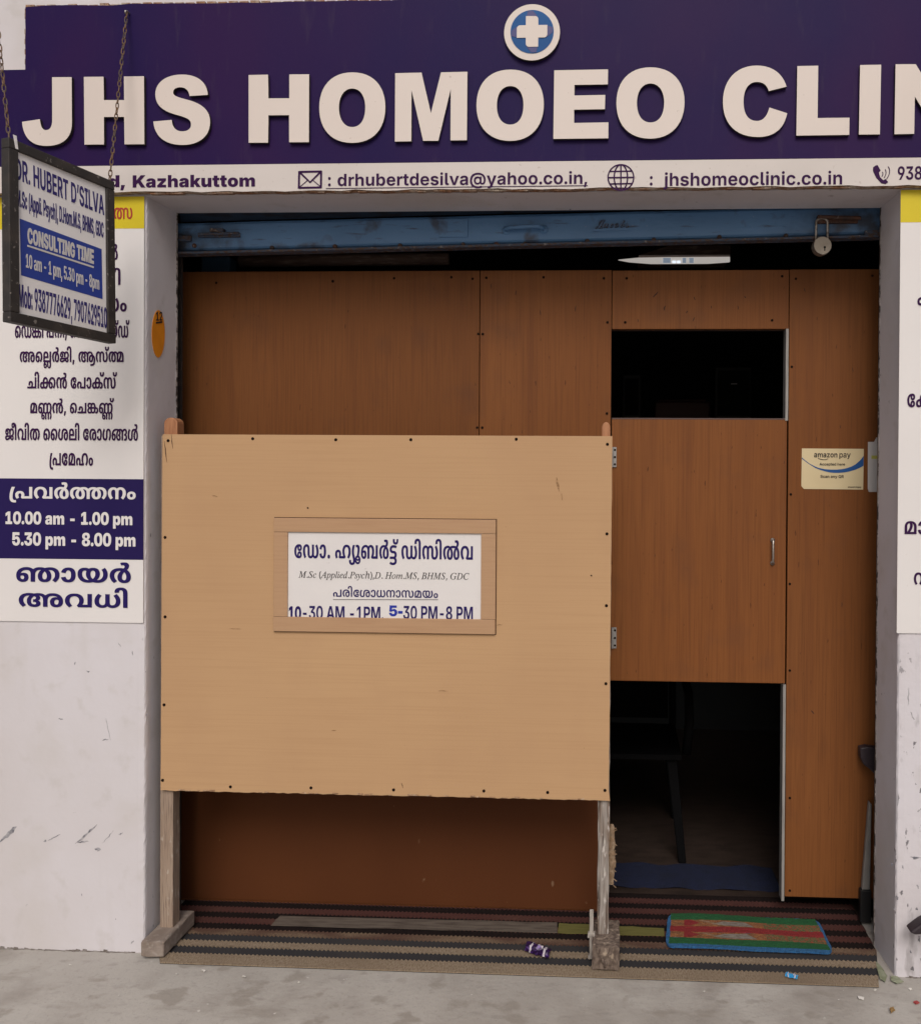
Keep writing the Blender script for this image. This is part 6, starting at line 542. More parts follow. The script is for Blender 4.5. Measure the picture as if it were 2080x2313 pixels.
LINES = {
'kaz': 'ik271@0 ik507@749 ik1022@1341 ik670@1921 ik507@2560 ik727@3153 ik915@3752 ik889@4391 ik889@4797 ik790@5203 ik766@5822',
'kd': 'ik597@0 ik1375@639',
'col': 'ib1377@0',
'mail': 'ib597@0 ib852@629 ib670@1034 ib915@1655 ib578@2275 ib614@2905 ib852@3499 ib889@3905 ib597@4268 ib614@4897 ib871@5492 ib689@6050 ib751@6319 ib980@6626 ib507@7223 ib1445@7802 ib998@8815 ib507@9414 ib670@9993 ib790@10614 ib790@11226 ib1376@11839 ib586@12107 ib790@12695 ib1376@13307 ib689@13576 ib773@13845 ib1375@14465',
'web': 'ib719@0 ib670@269 ib871@890 ib670@1448 ib790@2069 ib766@2681 ib614@3591 ib790@4186 ib586@4798 ib751@5385 ib689@5692 ib773@5961 ib689@6582 ib586@6851 ib1376@7438 ib586@7707 ib790@8294 ib1376@8906 ib689@9175 ib773@9444',
'ph': 'ib1374@0 ib1371@646 ib1367@1293 ib1366@1939',
'dr': 'ib84@0 ib384@722 ib1376@1378 ib1422@1647 ib161@1915 ib424@2662 ib65@3395 ib95@4056 ib384@4663 ib411@5319 ib1422@5985 ib84@6253 ib1483@6976 ib397@7283 ib234@7937 ib281@8411 ib456@8976 ib2@9719',
'msc': 'ih292@0 ih1376@911 ih397@1179 ih586@1833 ih1422@2403 ih1380@2671 ih2@3062 ih843@3790 ih843@4402 ih751@5014 ih689@5303 ih1376@5560 ih1422@5829 ih375@6097 ih871@6736 ih998@7274 ih586@7849 ih670@8419 ih1381@9021 ih1375@9412 ih1422@9680 ih84@9949 ih1376@10659 ih161@10928 ih790@11659 ih766@12254 ih1376@13150 ih292@13419 ih1376@14329 ih397@14598 ih1375@15251 ih1422@15520 ih65@15789 ih161@16441 ih292@17172 ih397@18082 ih1375@18736 ih1422@19004 ih141@19273 ih84@20015 ih73@20726',
'ct': 'ik273@0 ik2321@729 ik2300@1475 ik2397@2211 ik2424@2889 ik2281@3594 ik2411@4165 ik2234@4817 ik2300@5244 ik2141@5980 ik21422@6719 ik2411@6988 ik2234@7639 ik2292@8067 ik295@8985',
'ctt': 'ib1360@0 ib1359@646 ib1422@1293 ib507@1561 ib766@2141 ib1422@3051 ib1392@3319 ib1422@3966 ib1360@4234 ib1422@4881 ib843@5149 ib766@5778 ib1375@6688 ib1422@6957 ib1364@7225 ib1376@7872 ib1371@8140 ib1359@8787 ib1422@9433 ib843@9702 ib766@10331 ib1422@11241 ib1392@11509 ib1422@12156 ib1367@12424 ib843@13071 ib766@13700',
'mob': 'ih292@0 ih790@911 ih578@1506 ih1377@2118 ih1422@2386 ih1374@2655 ih1371@3300 ih1367@3946 ih1366@4591 ih1366@5236 ih1366@5882 ih1373@6527 ih1373@7172 ih1361@7818 ih1374@8463 ih1375@9108 ih1422@9377 ih1366@9645 ih1374@10291 ih1359@10936 ih1366@11581 ih1373@12227 ih1361@12872 ih1374@13517 ih1364@14163 ih1360@14808 ih1359@15453',
'chi': 'mt195@0',
'l1': 'ml120@0',
'l2': 'ml65@0',
'l3': 'ml41@0 ml6@820',
'p1': 'ml71@0 ml35@657 ml173@1756 ml65@2738 ml3@2980 ml44@3227 ml42@4034 ml65@4854 ml276@5095 ml3@5370 ml73@5617 ml33@6931 ml72@7436 ml45@7990 ml64@9024 ml49@9505 ml77@10459 ml134@10459',
'p2': 'ml9@0 ml71@1372 ml222@2029 ml118@2809 ml30@3494 ml65@4332 ml276@4573 ml3@4848 ml10@5095 ml156@6604 ml194@7703',
'p3': 'ml28@0 ml65@837 ml163@1078 ml117@2453 ml3@3429 ml72@3677 ml44@4231 ml64@5038 ml122@5519 ml156@6474',
'p4': 'ml48@0 ml190@683 ml117@1905 ml276@2881 ml3@3156 ml71@3404 ml28@4061 ml173@4898 ml190@5880 ml77@7102',
'p5': 'ml30@0 ml66@838 ml55@1079 ml65@1958 ml38@2199 ml3@3139 ml73@3386 ml56@4700 ml52@5649 ml65@6429 ml3@6670 ml72@6917 ml50@7471 ml64@8155 ml25@8636 ml175@9444 ml120@10862',
'p6': 'ml162@0 ml44@265 ml72@1071 ml48@1625 ml59@2308 ml6@3392',
'pra': 'mw162@0 mw44@313 mw55@1298 mw118@2368 mw196@3199 mw42@5196 mw6@6203',
't1': 'ik31360@0 ik31359@645 ik31376@1289 ik31359@1558 ik31359@2202 ik31422@2847 ik3507@3115 ik3766@3698 ik31422@4620 ik31392@4889 ik31422@5533 ik31360@5802 ik31376@6446 ik31359@6715 ik31359@7359 ik31422@8004 ik3843@8272 ik3766@8897',
't2': 'ik31364@0 ik31376@645 ik31371@913 ik31359@1558 ik31422@2202 ik3843@2471 ik3766@3096 ik31422@4018 ik31392@4286 ik31422@4931 ik31367@5199 ik31376@5844 ik31359@6112 ik31359@6757 ik31422@7401 ik3843@7670 ik3766@8295',
'nj': 'mw32@0 mw64@1642 mw49@2228 mw118@3386',
'av': 'mw9@0 mw55@1679 mw41@2748 mw65@3755',
'doc': 'mn72@0 mn35@524 mn64@1544 mn278@1997 mn3@2262 mn59@2483 mn160@3492 mn68@3737 mn46@4045 mn118@5148 mn184@5792 mn77@6261 mn3@6261 mn35@6482 mn65@7501 mn58@7737 mn65@8756 mn119@8992 mn55@10041',
'ital': 'ma189@0 ma1322@878 ma252@1146 ma433@1695 ma1623@2139 ma1307@2399 ma77@2699 ma1331@3389 ma1331@3896 ma1058@4403 ma786@4660 ma618@4924 ma493@5352 ma1322@5880 ma224@6148 ma1595@6748 ma2623@7118 ma433@7520 ma1334@7964 ma1311@8563 ma452@8863 ma109@9131 ma1322@9886 ma1623@10154 ma146@10414 ma1284@11189 ma1163@11711 ma1322@12530 ma189@12798 ma252@13676 ma452@14225 ma1623@14493 ma89@14753 ma146@15406 ma189@16181 ma252@17059 ma452@17608 ma1623@17876 ma138@18136 ma109@18942 ma99@19697',
'par': 'mt44@0 mt50@820 mt65@1509 mt72@1746 mt56@2303 mt64@3265 mt41@3748 mt42@4582 mt64@5416 mt58@5898 mt48@7016 mt49@7701 mt6@8666',
'b1': 'ik31360@0 ik31359@645',
'b2': 'ih1392@0 ih1371@645 ih1359@1291 ih1422@1936 ih2@2205 ih292@2933 ih1422@3843 ih1392@4112 ih1360@4757 ih375@5402 ih292@6041 ih1376@6952',
'b3': 'ik1364@0',
'b3b': 'ib1392@0',
'b4': 'ih1371@0 ih1359@645 ih1422@1291 ih375@1559 ih292@2198 ih1392@3109 ih1367@3754 ih1422@4399 ih375@4668 ih292@5307',
'amz': 'ib507@0 ib766@579 ib507@1489 ib1022@2068 ib790@2640 ib773@3252',
'pay': 'im843@0 im507@622 im998@1194',
'acc': 'ib2@0 ib586@743 ib586@1330 ib614@1917 ib843@2512 ib889@3141 ib614@3505 ib597@4100 ib1422@4729 ib670@4997 ib614@5618 ib852@6213 ib614@6618',
'scan': 'ib397@0 ib586@654 ib507@1241 ib773@1820 ib1422@2441 ib507@2709 ib773@3289 ib998@3909 ib1422@4508 ib382@4777 ib384@5553',
'num': 'im1360@0 im1361@647',
'jac': 'ma161@0 ma321@528 ma420@1057 ma1282@1443 ma379@1890 ma1559@2370',
'r1': 'ml23@0',
'r2': 'ml72@0 ml23@554',
'r3': 'ml48@0 ml64@683',
'r4': 'ml55@0',
'tel': 'ib507@0 ib766@579 ib507@1489 ib1022@2068 ib790@2640 ib773@3252 ib1376@3872 ib689@4141 ib773@4410 ib1455@5031 ib843@5417 ib507@6046 ib998@6625',
}
_gc = {}
def glyph(k):
    if k in _gc: return _gc[k]
    cs = []
    for c in GLYPHS[k].split(';'):
        if not c: continue
        P = []
        for t in c.split():
            on = not t.endswith('q'); a, b = t.rstrip('q').split(','); P.append((float(a), float(b), on))
        Q = []
        for i, p in enumerate(P):
            q = P[(i+1) % len(P)]; Q.append(p)
            if not p[2] and not q[2]: Q.append(((p[0]+q[0])/2, (p[1]+q[1])/2, True))
        s0 = next((i for i, p in enumerate(Q) if p[2]), 0); Q = Q[s0:]+Q[:s0]
        out = []; i = 0
        while i < len(Q):
            p = Q[i]; out.append((p[0], p[1])); q = Q[(i+1) % len(Q)]
            if not q[2]:
                r = Q[(i+2) % len(Q)]
                for t in (.25, .5, .75):
                    out.append(((1-t)**2*p[0]+2*t*(1-t)*q[0]+t*t*r[0], (1-t)**2*p[1]+2*t*(1-t)*q[1]+t*t*r[1]))
                i += 2
            else: i += 1
        cl = []
        for p in out:
            if not cl or abs(p[0]-cl[-1][0])+abs(p[1]-cl[-1][1]) > .4: cl.append(p)
        if len(cl) > 2 and abs(cl[0][0]-cl[-1][0])+abs(cl[0][1]-cl[-1][1]) <= .4: cl.pop()
        if len(cl) > 2: cs.append(cl)
    _gc[k] = cs; return cs
from mathutils.geometry import delaunay_2d_cdt
def winding(p, cs):
    w_ = 0
    for c in cs:
        for i in range(len(c)):
            a, b_ = c[i-1], c[i]
            if (a[1] <= p[1]) != (b_[1] <= p[1]):
                x = a[0]+(p[1]-a[1])*(b_[0]-a[0])/(b_[1]-a[1])
                if x > p[0]: w_ += 1 if b_[1] > a[1] else -1
    return w_
_tc = {}
def tri(k):
    """glyph filled by the non-zero rule: points, anticlockwise triangles, outline edges"""
    if k in _tc: return _tc[k]
    cs = glyph(k); V, E = [], []
    for c in cs:
        o = len(V); V += [Vector(p) for p in c]; E += [(o+i, o+(i+1) % len(c)) for i in range(len(c))]
    if not V: _tc[k] = ([], [], []); return _tc[k]
    vs, es, fs = delaunay_2d_cdt(V, E, [], 0, .01, False)[:3]
    T = []; cnt = {}
    for f in fs:
        c = (sum(vs[i].x for i in f)/3, sum(vs[i].y for i in f)/3)
        if winding(c, cs) != 0:
            if (vs[f[1]]-vs[f[0]]).cross(vs[f[2]]-vs[f[0]]) < 0: f = [f[0], f[2], f[1]]
            T.append(tuple(f))
            for i in range(3): e_ = (f[i], f[(i+1) % 3]); cnt[e_] = 1
    B = [e_ for e_ in cnt if (e_[1], e_[0]) not in cnt]
    _tc[k] = ([(v.x, v.y) for v in vs], T, B); return _tc[k]
def ink(key):
    pts = []
    for t in LINES[key].split():
        g, x = t.split('@')
        for c in glyph(g): pts += [(p[0]+float(x), p[1]) for p in c]
    return min(p[0] for p in pts), max(p[0] for p in pts), min(p[1] for p in pts), max(p[1] for p in pts)
def lettering(key, o, ux, uz, nrm, mt, parent, name='lettering', thick=.0012, shear=0.0, mb=None):
    """ink box of the line mapped to the parallelogram o, o+ux, o+uz; letters stand proud along nrm"""
    x0, x1, y0, y1 = ink(key); m = mb or MB(); k = 0; n = nrm.normalized()
    for t in LINES[key].split():
        g, gx = t.split('@'); gx = float(gx)
        k += 1; lift = n*(thick+.00012*(k % 2)); vs, T, B = tri(g)
        f = lambda p: o+ux*((p[0]+gx-x0)/(x1-x0)+shear*(p[1]-y0)/(x1-x0))+uz*((p[1]-y0)/(y1-y0))
        q = len(m.v); nv = len(vs); m.v += [f(p)+lift for p in vs]+[f(p)+lift*.15 for p in vs]
        m.f += [tuple(i+q for i in t_) for t_ in T]+[(a+q, a+q+nv, b_+q+nv, b_+q) for a, b_ in B]; m.mi += [0]*(len(T)+len(B))
    return m if mb is not None else m.build(name, mt, parent)
def wall_text(key, xl, xr, yt, yb, Y, mt, parent, name='lettering', thick=.0012, shear=0.0):
    cx, cy = (xl+xr)/2, (yt+yb)/2
    a, b = U(xl, cy, Y).x, U(xr, cy, Y).x; z0, z1 = U(cx, yb, Y).z, U(cx, yt, Y).z
    return lettering(key, Vector((a, Y, z0)), Vector((b-a, 0, 0)), Vector((0, 0, z1-z0)), Vector((0, -1, 0)), mt, parent, name, thick, shear)
def path(d, sc_, ox, oy):
    """M/L/C path text in zoomed pixels -> list of pixel points"""
    tk = d.replace(',', ' ').replace('M', ' M ').replace('L', ' L ').replace('C', ' C ').replace('Z', ' Z ').split(); i = 0; out = []; cur = (0, 0); cmd = 'L'
    while i < len(tk):
        if tk[i] in 'MLCZ': cmd = tk[i]; i += 1
        if cmd == 'Z' or i >= len(tk): break
        if cmd in 'ML':
            cur = (float(tk[i]), float(tk[i+1])); out.append(cur); i += 2
        else:
            p = [cur]+[(float(tk[i+2*j]), float(tk[i+2*j+1])) for j in range(3)]; i += 6
            for s_ in range(1, 13):
                t = s_/12; a = ((1-t)**3, 3*t*(1-t)**2, 3*t*t*(1-t), t**3)
                out.append((sum(a[j]*p[j][0] for j in range(4)), sum(a[j]*p[j][1] for j in range(4))))
            cur = p[3]
    if abs(out[0][0]-out[-1][0])+abs(out[0][1]-out[-1][1]) < 1e-6: out.pop()
    return [(x/sc_+ox, y/sc_+oy) for x, y in out]
def arc(cx, cz, r, a0, a1, n, Y): return [Vector((cx+r*math.cos(a0+(a1-a0)*i/n), Y, cz+r*math.sin(a0+(a1-a0)*i/n))) for i in range(n+1)]
def circle(cx, cz, r, n, Y): return arc(cx, cz, r, 0, 2*math.pi*(1-1/n), n-1, Y)
def rect(x0, x1, z0, z1, Y): return [Vector((x0, Y, z0)), Vector((x1, Y, z0)), Vector((x1, Y, z1)), Vector((x0, Y, z1))]
def ribbon(mb, pts, wd, Y0, depth=.0015, mi=0):
    """flat stroke of width wd along points in the xz plane"""
    n = len(pts); L = []; Rr = []
    for i in range(n):
        a, b = pts[max(i-1, 0)], pts[min(i+1, n-1)]; t = (b-a).normalized(); s_ = Vector((-t.z, 0, t.x))*wd/2
        L.append(pts[i]+s_); Rr.append(pts[i]-s_)
    for i in range(n-1):
        q = [Rr[i], Rr[i+1], L[i+1], L[i]]; q = [Vector((p.x, Y0-depth, p.z)) for p in q]
        mb.add(q, [(0, 1, 2, 3)], mi)

# ================================================================== SETTING
g = MB(); S = 900
g.add([(-S,-S,0),(S,-S,0),(S,S,0),(-S,S,0)], [(0,1,2,3)]); tag(g.build('ground', 'concrete'), kind='structure')

XL, XR, ZT = -1.479, .838, 2.368      # opening: left corner, right corner, soffit
DW = .18                              # depth of the reveal
bld = thing('shop_building', (0, 0, 0), 'white painted shop front with a wide doorway and dim room behind', 'building')
def wall_piece(plan, z0, z1, nz, nx):
    """vertical prism with gently uneven arrises"""
    m = MB(); zs = [z0+(z1-z0)*i/nz for i in range(nz+1)]
    rings = []
    for z in zs:
        rr = []
        for i, (x, y, j) in enumerate(plan): rr.append(Vector((x+random.uniform(-1, 1)*j, y+abs(random.gauss(0, 1))*j*.5, z)))
        rings.append(rr)
    k = len(plan)
    for r in rings: m.v += r
    for a in range(nz):
        for i in range(k):
            j = (i+1) % k; m.f.append((a*k+i, a*k+j, (a+1)*k+j, (a+1)*k+i)); m.mi.append(0)
    m.f.append(tuple(reversed(range(k)))); m.mi.append(0); m.f.append(tuple(nz*k+i for i in range(k))); m.mi.append(0)
    return m
w1 = wall_piece([(-4.5, 0, 0), (XL-.02, 0, 0), (XL-.003, .0012, .0009), (XL, .005, .0009), (XL+.0015, .014, 0), (XL+.0065, DW-.009, 0), (XL+.007, DW, .0012), (-4.5, DW, 0)], -.02, ZT, 150, 1)
P2 = [(XR-.012, DW, .0012), (XR-.0112, DW-.01, 0), (XR-.0008, .016, 0), (XR, .006, .001), (XR+.004, .0013, .001), (XR+.022, 0, 0), (4.5, 0, 0), (4.5, DW, 0)]
w2 = wall_piece(P2, -.02, ZT, 150, 1)
o = len(w1.v); w1.v += w2.v; w1.f += [tuple(i+o for i in f) for f in w2.f]; w1.mi += [0 if (n_ < 150*len(P2) and n_ % len(P2) < 2) else 1 for n_ in range(len(w2.mi))]
w1.box(-4.5, 4.5, 0, DW, ZT, 4.2)
w1.build('front_wall', ['wall', 'wall_worn'], bld)
def smear(pts, wd, Y=-.0006):
    P = [U(x, y, 0) for x, y in pts]; n = len(P); L, Q = [], []
    for i, p in enumerate(P):
        t = (P[min(i+1, n-1)]-P[max(i-1, 0)]).normalized(); s_ = Vector((-t.z, 0, t.x)); w_ = wd*math.sin(math.pi*(i+.35)/(n-.3))*random.uniform(.6, 1.2)
        L.append(p+s_*w_*random.uniform(.3, .7)); Q.append(p-s_*w_*random.uniform(.3, .7))
    m = MB(); m.slab([Vector((p.x, Y, p.z)) for p in L+Q[::-1]], [], (0, .0005, 0)); return m.build('scuff_mark', 'scuff', bld)
def seg(a, b_, n=7, j=1.2): return [(a[0]+(b_[0]-a[0])*i/n+random.uniform(-j, j), a[1]+(b_[1]-a[1])*i/n+random.uniform(-j, j)) for i in range(n+1)]
for a_, b_, wd in [((0, 1903), (38, 1866), .013), ((108, 1898), (137, 1885), .004), ((170, 1906), (220, 1863), .008), ((176, 1904), (200, 1900), .005), ((232, 1905), (257, 1876), .0022), ((99, 1901), (105, 1898), .006),
                   ((215, 1917), (229, 1919), .013), ((296, 2132), (303, 2125), .006), ((268, 1887), (278, 1881), .0025), ((196, 1516), (204, 1517), .0035), ((240, 1622), (250, 1672), .0015), ((133, 1624), (143, 1625), .003), ((232, 1672), (246, 1670), .004),
                   ((331, 1612), (334, 1616), .006), ((300, 1470), (300, 1480), .003), ((268, 1452), (274, 1462), .0022),
                   ((2053, 1936), (2078, 1938), .006), ((2051, 1556), (2050, 1595), .003), ((2056, 1608), (2064, 1626), .004), ((2030, 1790), (2026, 1820), .0025), ((2024, 2024), (2027, 2032), .006), ((2019, 2050), (2020, 2056), .006), ((2069, 2050), (2071, 2056), .006), ((2013, 1950), (2014, 1956), .008), ((2036, 1955), (2038, 1962), .004), ((2070, 1998), (2073, 2008), .004), ((2054, 2060), (2058, 2050), .003), ((2055, 2146), (2056, 2154), .004), ((2077, 2164), (2080, 2170), .005)]:
    smear(seg(a_, b_), wd)
m = MB()                                # crumbling dirt along the foot of the walls
for xa, xb in ((-2.4, XL-.03), (XR+.03, 2.2)):
    n = int((xb-xa)/.011)
    for i in range(n):
        x = xa+(xb-xa)*i/n; h = random.choice((.001, .002, .003, .006))*random.uniform(.6, 1.3); d = random.uniform(.002, .007)
        m.hexa([(x, -d, .0), (x+.0125, -d*random.uniform(.6, 1.3), 0), (x+.0125, -.0005, h*random.uniform(.5, 1)), (x, -.0005, h)], [(x, .004, 0), (x+.0125, .004, 0), (x+.0125, .004, h*.5), (x, .004, h*.5)])
tag(m.build('wall_dirt', 'dirt'), 'dark crumbling dirt gathered along the foot of the white walls', 'dirt', kind='stuff')
for x_, sgn in ((XL+.007, 1), (XR-.012, -1)):
    m = MB(); n = 180
    for i in range(n):
        z0_, z1_ = ZT*i/n, ZT*(i+1)/n; wd = random.uniform(.003, .008); m.hexa([(x_+sgn*.0003, DW-wd, z0_), (x_+sgn*.0003, DW+.001, z0_), (x_+sgn*.0003, DW+.001, z1_), (x_+sgn*.0003, DW-wd, z1_)][::sgn], [(x_+sgn*(.0012+random.random()*.0012), DW-wd, z0_), (x_+sgn*.002, DW+.001, z0_), (x_+sgn*.002, DW+.001, z1_), (x_+sgn*.0015, DW-wd, z1_)][::sgn])
    m.build('chipped_arris', 'rail_edge', bld)
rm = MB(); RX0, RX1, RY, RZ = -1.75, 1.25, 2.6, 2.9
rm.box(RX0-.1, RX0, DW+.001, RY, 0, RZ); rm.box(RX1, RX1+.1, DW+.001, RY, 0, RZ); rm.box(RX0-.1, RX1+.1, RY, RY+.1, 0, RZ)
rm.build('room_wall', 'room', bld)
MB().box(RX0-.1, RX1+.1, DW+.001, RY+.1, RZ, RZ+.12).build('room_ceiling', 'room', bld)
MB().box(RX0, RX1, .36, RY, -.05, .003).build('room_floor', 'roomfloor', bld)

# ================================================================== SHOP NAME BOARD
YS = -.030
zt, zn = 2.9475, 2.752                 # top, notch
zb, zw = ZT+.002, U(1000, 366.5, YS).z # bottom, purple/white line
xn = U(58, 90, YS).x
nb = thing('shop_sign', (0, 0, zb), 'long purple and white clinic sign board with raised cream letters over the doorway', 'sign')
top = [Vector((xn+(2.2-xn)*i/60, YS, zt+random.uniform(-.0035, .0025))) for i in range(61)]
left = [Vector((xn+random.uniform(-.001, .001), YS, zt-(zt-zn)*i/8)) for i in range(1, 8)]
pb = [Vector((-2.6, YS, zw)), Vector((2.2, YS, zw))] + list(reversed(top)) + left + [Vector((xn, YS, zn)), Vector((-2.6, YS, zn))]
MB().slab(pb, [], (0, .0295, 0), 0, 1).build('purple_panel', ['purple', 'edge_rot'], nb)
bot = [Vector((-2.6+4.8*i/110, YS, zb+random.uniform(-.002, .003))) for i in range(111)]
pw = bot + [Vector((2.2, YS, zw-.0005)), Vector((-2.6, YS, zw-.0005))]
MB().slab(pw, [], (0, .0295, 0), 0, 1).build('white_strip', ['flexwhite', 'edge_rot'], nb)
ed = MB()
for i in range(90):                    # frayed brown backing showing under the strip and over the panel
    x = XL+(XR+.02-XL)*i/90; h = random.uniform(.0005, .0045)
    ed.box(x, x+(XR-XL)/90+.001, YS+.0035+random.uniform(0, .002), YS+.02, zb-h, zb+.001)
ed.build('frayed_backing', 'edge_rot', nb); ed = MB()
for i in range(120):
    x = xn+(2.2-xn)*i/120; h = random.uniform(.001, .006)
    ed.box(x, x+.027, YS+.001+random.uniform(0, .001), YS+.02, zt-.004, zt+h)
for i in range(12): ed.box(xn-random.uniform(.001, .006), xn, YS+.004, YS+.02, zn+.003+(zt-zn-.008)*i/12, zn+.003+(zt-zn-.008)*(i+1)/12)
ed.build('frayed_backing', 'edge_rot', nb)
LT = [
 ('M322,125 L483,124 L485,500 C486,620 415,690 275,690 C150,690 85,620 75,492 L222,470 C228,535 245,560 272,560 C305,560 323,530 323,480 Z', None, 3.64, 30, 140),
 ('M583,122 L745,121 748,313 914,313 912,119 1077,117 1080,676 917,677 914,451 748,452 749,678 588,679 Z', None, 3.64, 30, 140),
 ('M1602,270 C1595,160 1510,103 1390,103 C1255,103 1170,170 1170,265 C1170,350 1225,400 1330,430 C1430,458 1463,470 1463,515 C1463,550 1435,570 1392,570 C1335,570 1310,535 1305,476 L1153,489 C1165,615 1250,682 1395,682 C1530,682 1620,610 1620,495 C1620,400 1560,345 1440,312 C1350,288 1317,280 1317,250 C1317,222 1340,208 1375,208 C1420,208 1445,235 1452,280 Z', None, 3.64, 30, 140),
 ('M80,107 L240,104 243,299 414,298 414,102 577,101 575,659 413,660 412,437 243,438 240,663 80,664 Z', None, 3.64, 540, 140),
 ('M660,375 C660,200 760,85 932,85 C1105,85 1203,200 1203,370 C1203,550 1105,665 930,665 C755,665 660,550 660,375', 'M822,375 C822,290 860,218 930,218 C1003,218 1038,290 1038,375 C1038,470 1000,535 930,535 C860,535 822,465 822,375', 3.64, 540, 140),
 ('M1284,92 L1500,87 1577,420 1660,85 1877,80 1872,643 1738,645 1740,222 1638,648 1513,648 1418,230 1416,652 1281,654 Z', None, 3.64, 540, 140),
 ('M126,345 C126,170 225,60 395,60 C560,60 658,165 658,335 C658,510 555,624 393,624 C225,624 126,515 126,345', 'M287,345 C287,255 325,190 395,190 C462,190 497,255 497,340 C497,435 460,495 392,495 C325,495 287,435 287,345', 3.5, 1040, 140),
 ('M740,66 L1165,58 1163,177 900,181 899,265 1143,260 1140,373 897,377 897,482 1168,477 1167,603 733,608 Z', None, 3.5, 1040, 140),
 ('M1231,325 C1231,155 1330,42 1500,42 C1670,42 1769,150 1769,315 C1769,490 1665,606 1500,606 C1330,606 1231,500 1231,325', 'M1393,325 C1393,240 1430,170 1500,170 C1570,170 1608,235 1608,320 C1608,415 1570,478 1500,478 C1430,478 1393,415 1393,325', 3.5, 1040, 140),
 ('M755,265 C725,160 640,98 520,98 C355,98 252,215 252,385 C252,560 355,663 530,663 C655,663 735,600 760,475 L620,430 C600,500 570,536 520,536 C450,536 415,480 415,385 C415,285 455,228 520,228 C570,228 600,250 614,300 Z', None, 3.5, 1560, 120),
 ('M840,102 L1005,99 1000,513 1252,510 1250,646 832,652 Z', None, 3.5, 1560, 120),
 ('M1336,94 L1502,91 1492,642 1326,644 Z', None, 3.5, 1560, 120),
 ('M1616,88 L1775,87 1960,385 1960,84 2106,82 2098,638 1945,639 1768,342 1763,638 1607,641 Z', None, 3.5, 1560, 120)]
YL = YS-.013
for d, h, s_, ox, oy in LT:
    P = [U(x, y, YL) for x, y in path(d, s_, ox, oy)]; H_ = [[U(x, y, YL) for x, y in path(h, s_, ox, oy)]] if h else []
    MB().slab(P, H_, (0, .0128, 0), 0, 1).build('raised_letter', ['letter', 'letter_side'], nb)
wall_text('kaz', 300.9, 576.6, 395, 423, YS, 'ink', nb); wall_text('kd', 246, 283, 396, 430, YS, 'ink', nb)
wall_text('col', 741.5, 747.5, 400, 421, YS, 'ink', nb)
wall_text('mail', 763, 1326, 389, 425.5, YS, 'ink', nb)
wall_text('web', 1498, 1901, 387.5, 426.5, YS, 'ink', nb)
wall_text('col', 1467.3, 1473.4, 398, 419, YS, 'ink', nb)
wall_text('ph', 2026.5, 2100, 375.5, 406, YS, 'ink', nb)
m = MB(); ribbon(m, [U(737, 426, YS), U(1327, 419.5, YS)], .0022, YS, .0014); m.build('underline', 'ink', nb)
def icon(strokes, wd):
    m = MB()
    for i, st in enumerate(strokes): ribbon(m, [U(x, y, YS) for x, y in st], wd, YS, .0011+.0002*(i % 4))
    return m
icon([[(676, 388.5), (726.5, 387.5)], [(676, 424.5), (726.5, 423.5)], [(676.5, 387), (675.5, 426)], [(726, 386), (725.5, 425)], [(677, 389), (701, 412), (725, 388)], ], .0062).build('envelope_icon', 'ink', nb)
icon([[(677, 423), (695, 408)], [(725, 422), (708, 408)]], .0025).build('envelope_fold', 'ink', nb)
gx, gy, gr = 1401.8, 401.2, 29
def ell(rx, ry, n=28): return [(gx+rx*math.cos(2*math.pi*i/n), gy+ry*math.sin(2*math.pi*i/n)) for i in range(n+1)]
icon([ell(gr, gr, 40), ell(gr*.52, gr), [(gx, gy-gr), (gx, gy+gr)], [(gx-gr, gy+.3), (gx+gr, gy-.3)],
      [(gx-gr*.85, gy-gr*.47), (gx+gr*.85, gy-gr*.5)], [(gx-gr*.85, gy+gr*.5), (gx+gr*.85, gy+gr*.47)]], .0042).build('globe_icon', 'ink', nb)
ph = [(1976, 374), (1981, 372.5), (1988, 385), (1984, 390), (1987, 400), (1994, 407), (1999, 404), (2005, 411), (2000, 415.5), (1990, 414), (1978, 401), (1971, 386), (1971, 378)]
m = MB(); m.slab([U(x, y, YS-.0014) for x, y in ph], [], (0, .0012, 0)); m.build('phone_icon', 'ink', nb)
icon([[(cx0+r*math.cos(t/6-.55), cy0+r*math.sin(t/6-.95)) for t in range(9)] for cx0, cy0, r in ((1984, 396, 9), (1984, 396, 16), (1984, 396, 24))], .0024).build('phone_wave', 'ink', nb)
# round emblem
ec = U(1201.3, 73, YS-.014); er = 62.9/FPX*2.67; e2 = 48.6/FPX*2.67
yb_ = YS-.014
em = MB().slab(circle(ec.x, ec.z, er, 64, yb_), [], (0, .0138, 0), 0, 1).build('emblem_disc', ['letter', 'letter_side'], nb)
c2 = U(1201.6, 72, yb_); px2m = 2.67/FPX
em2 = MB().slab(circle(c2.x, c2.z, e2, 64, yb_-.0012), [], (0, .001, 0)).build('emblem_ring', 'emblem_blue', em)
for a in range(4):                      # four dark folds where the ribbon tucks under itself
    ca, sa = math.cos(a*math.pi/2), math.sin(a*math.pi/2)
    q = [(-13.5, 31), (13.5, 31), (9, 38), (2, 46.5), (-9.5, 46.5)]
    MB().slab([Vector((c2.x+(x*ca+z*sa)*px2m, yb_-.0020, c2.z+(-x*sa+z*ca)*px2m)) for x, z in q], [], (0, .0007, 0)).build('emblem_fold', 'emblem_navy', em)
def arm(p):
    a, b, r = 14.0, 34.3, 7.5; base = [(-a, b)] + [(a-r+r*math.sin(t*math.pi/12), b-r+r*math.cos(t*math.pi/12)) for t in range(7)] + [(a, a)]
    out = []
    for k in range(4):
        ca, sa = math.cos(k*math.pi/2), math.sin(k*math.pi/2); out += [(x*ca+z*sa, -x*sa+z*ca) for x, z in base]
    return out
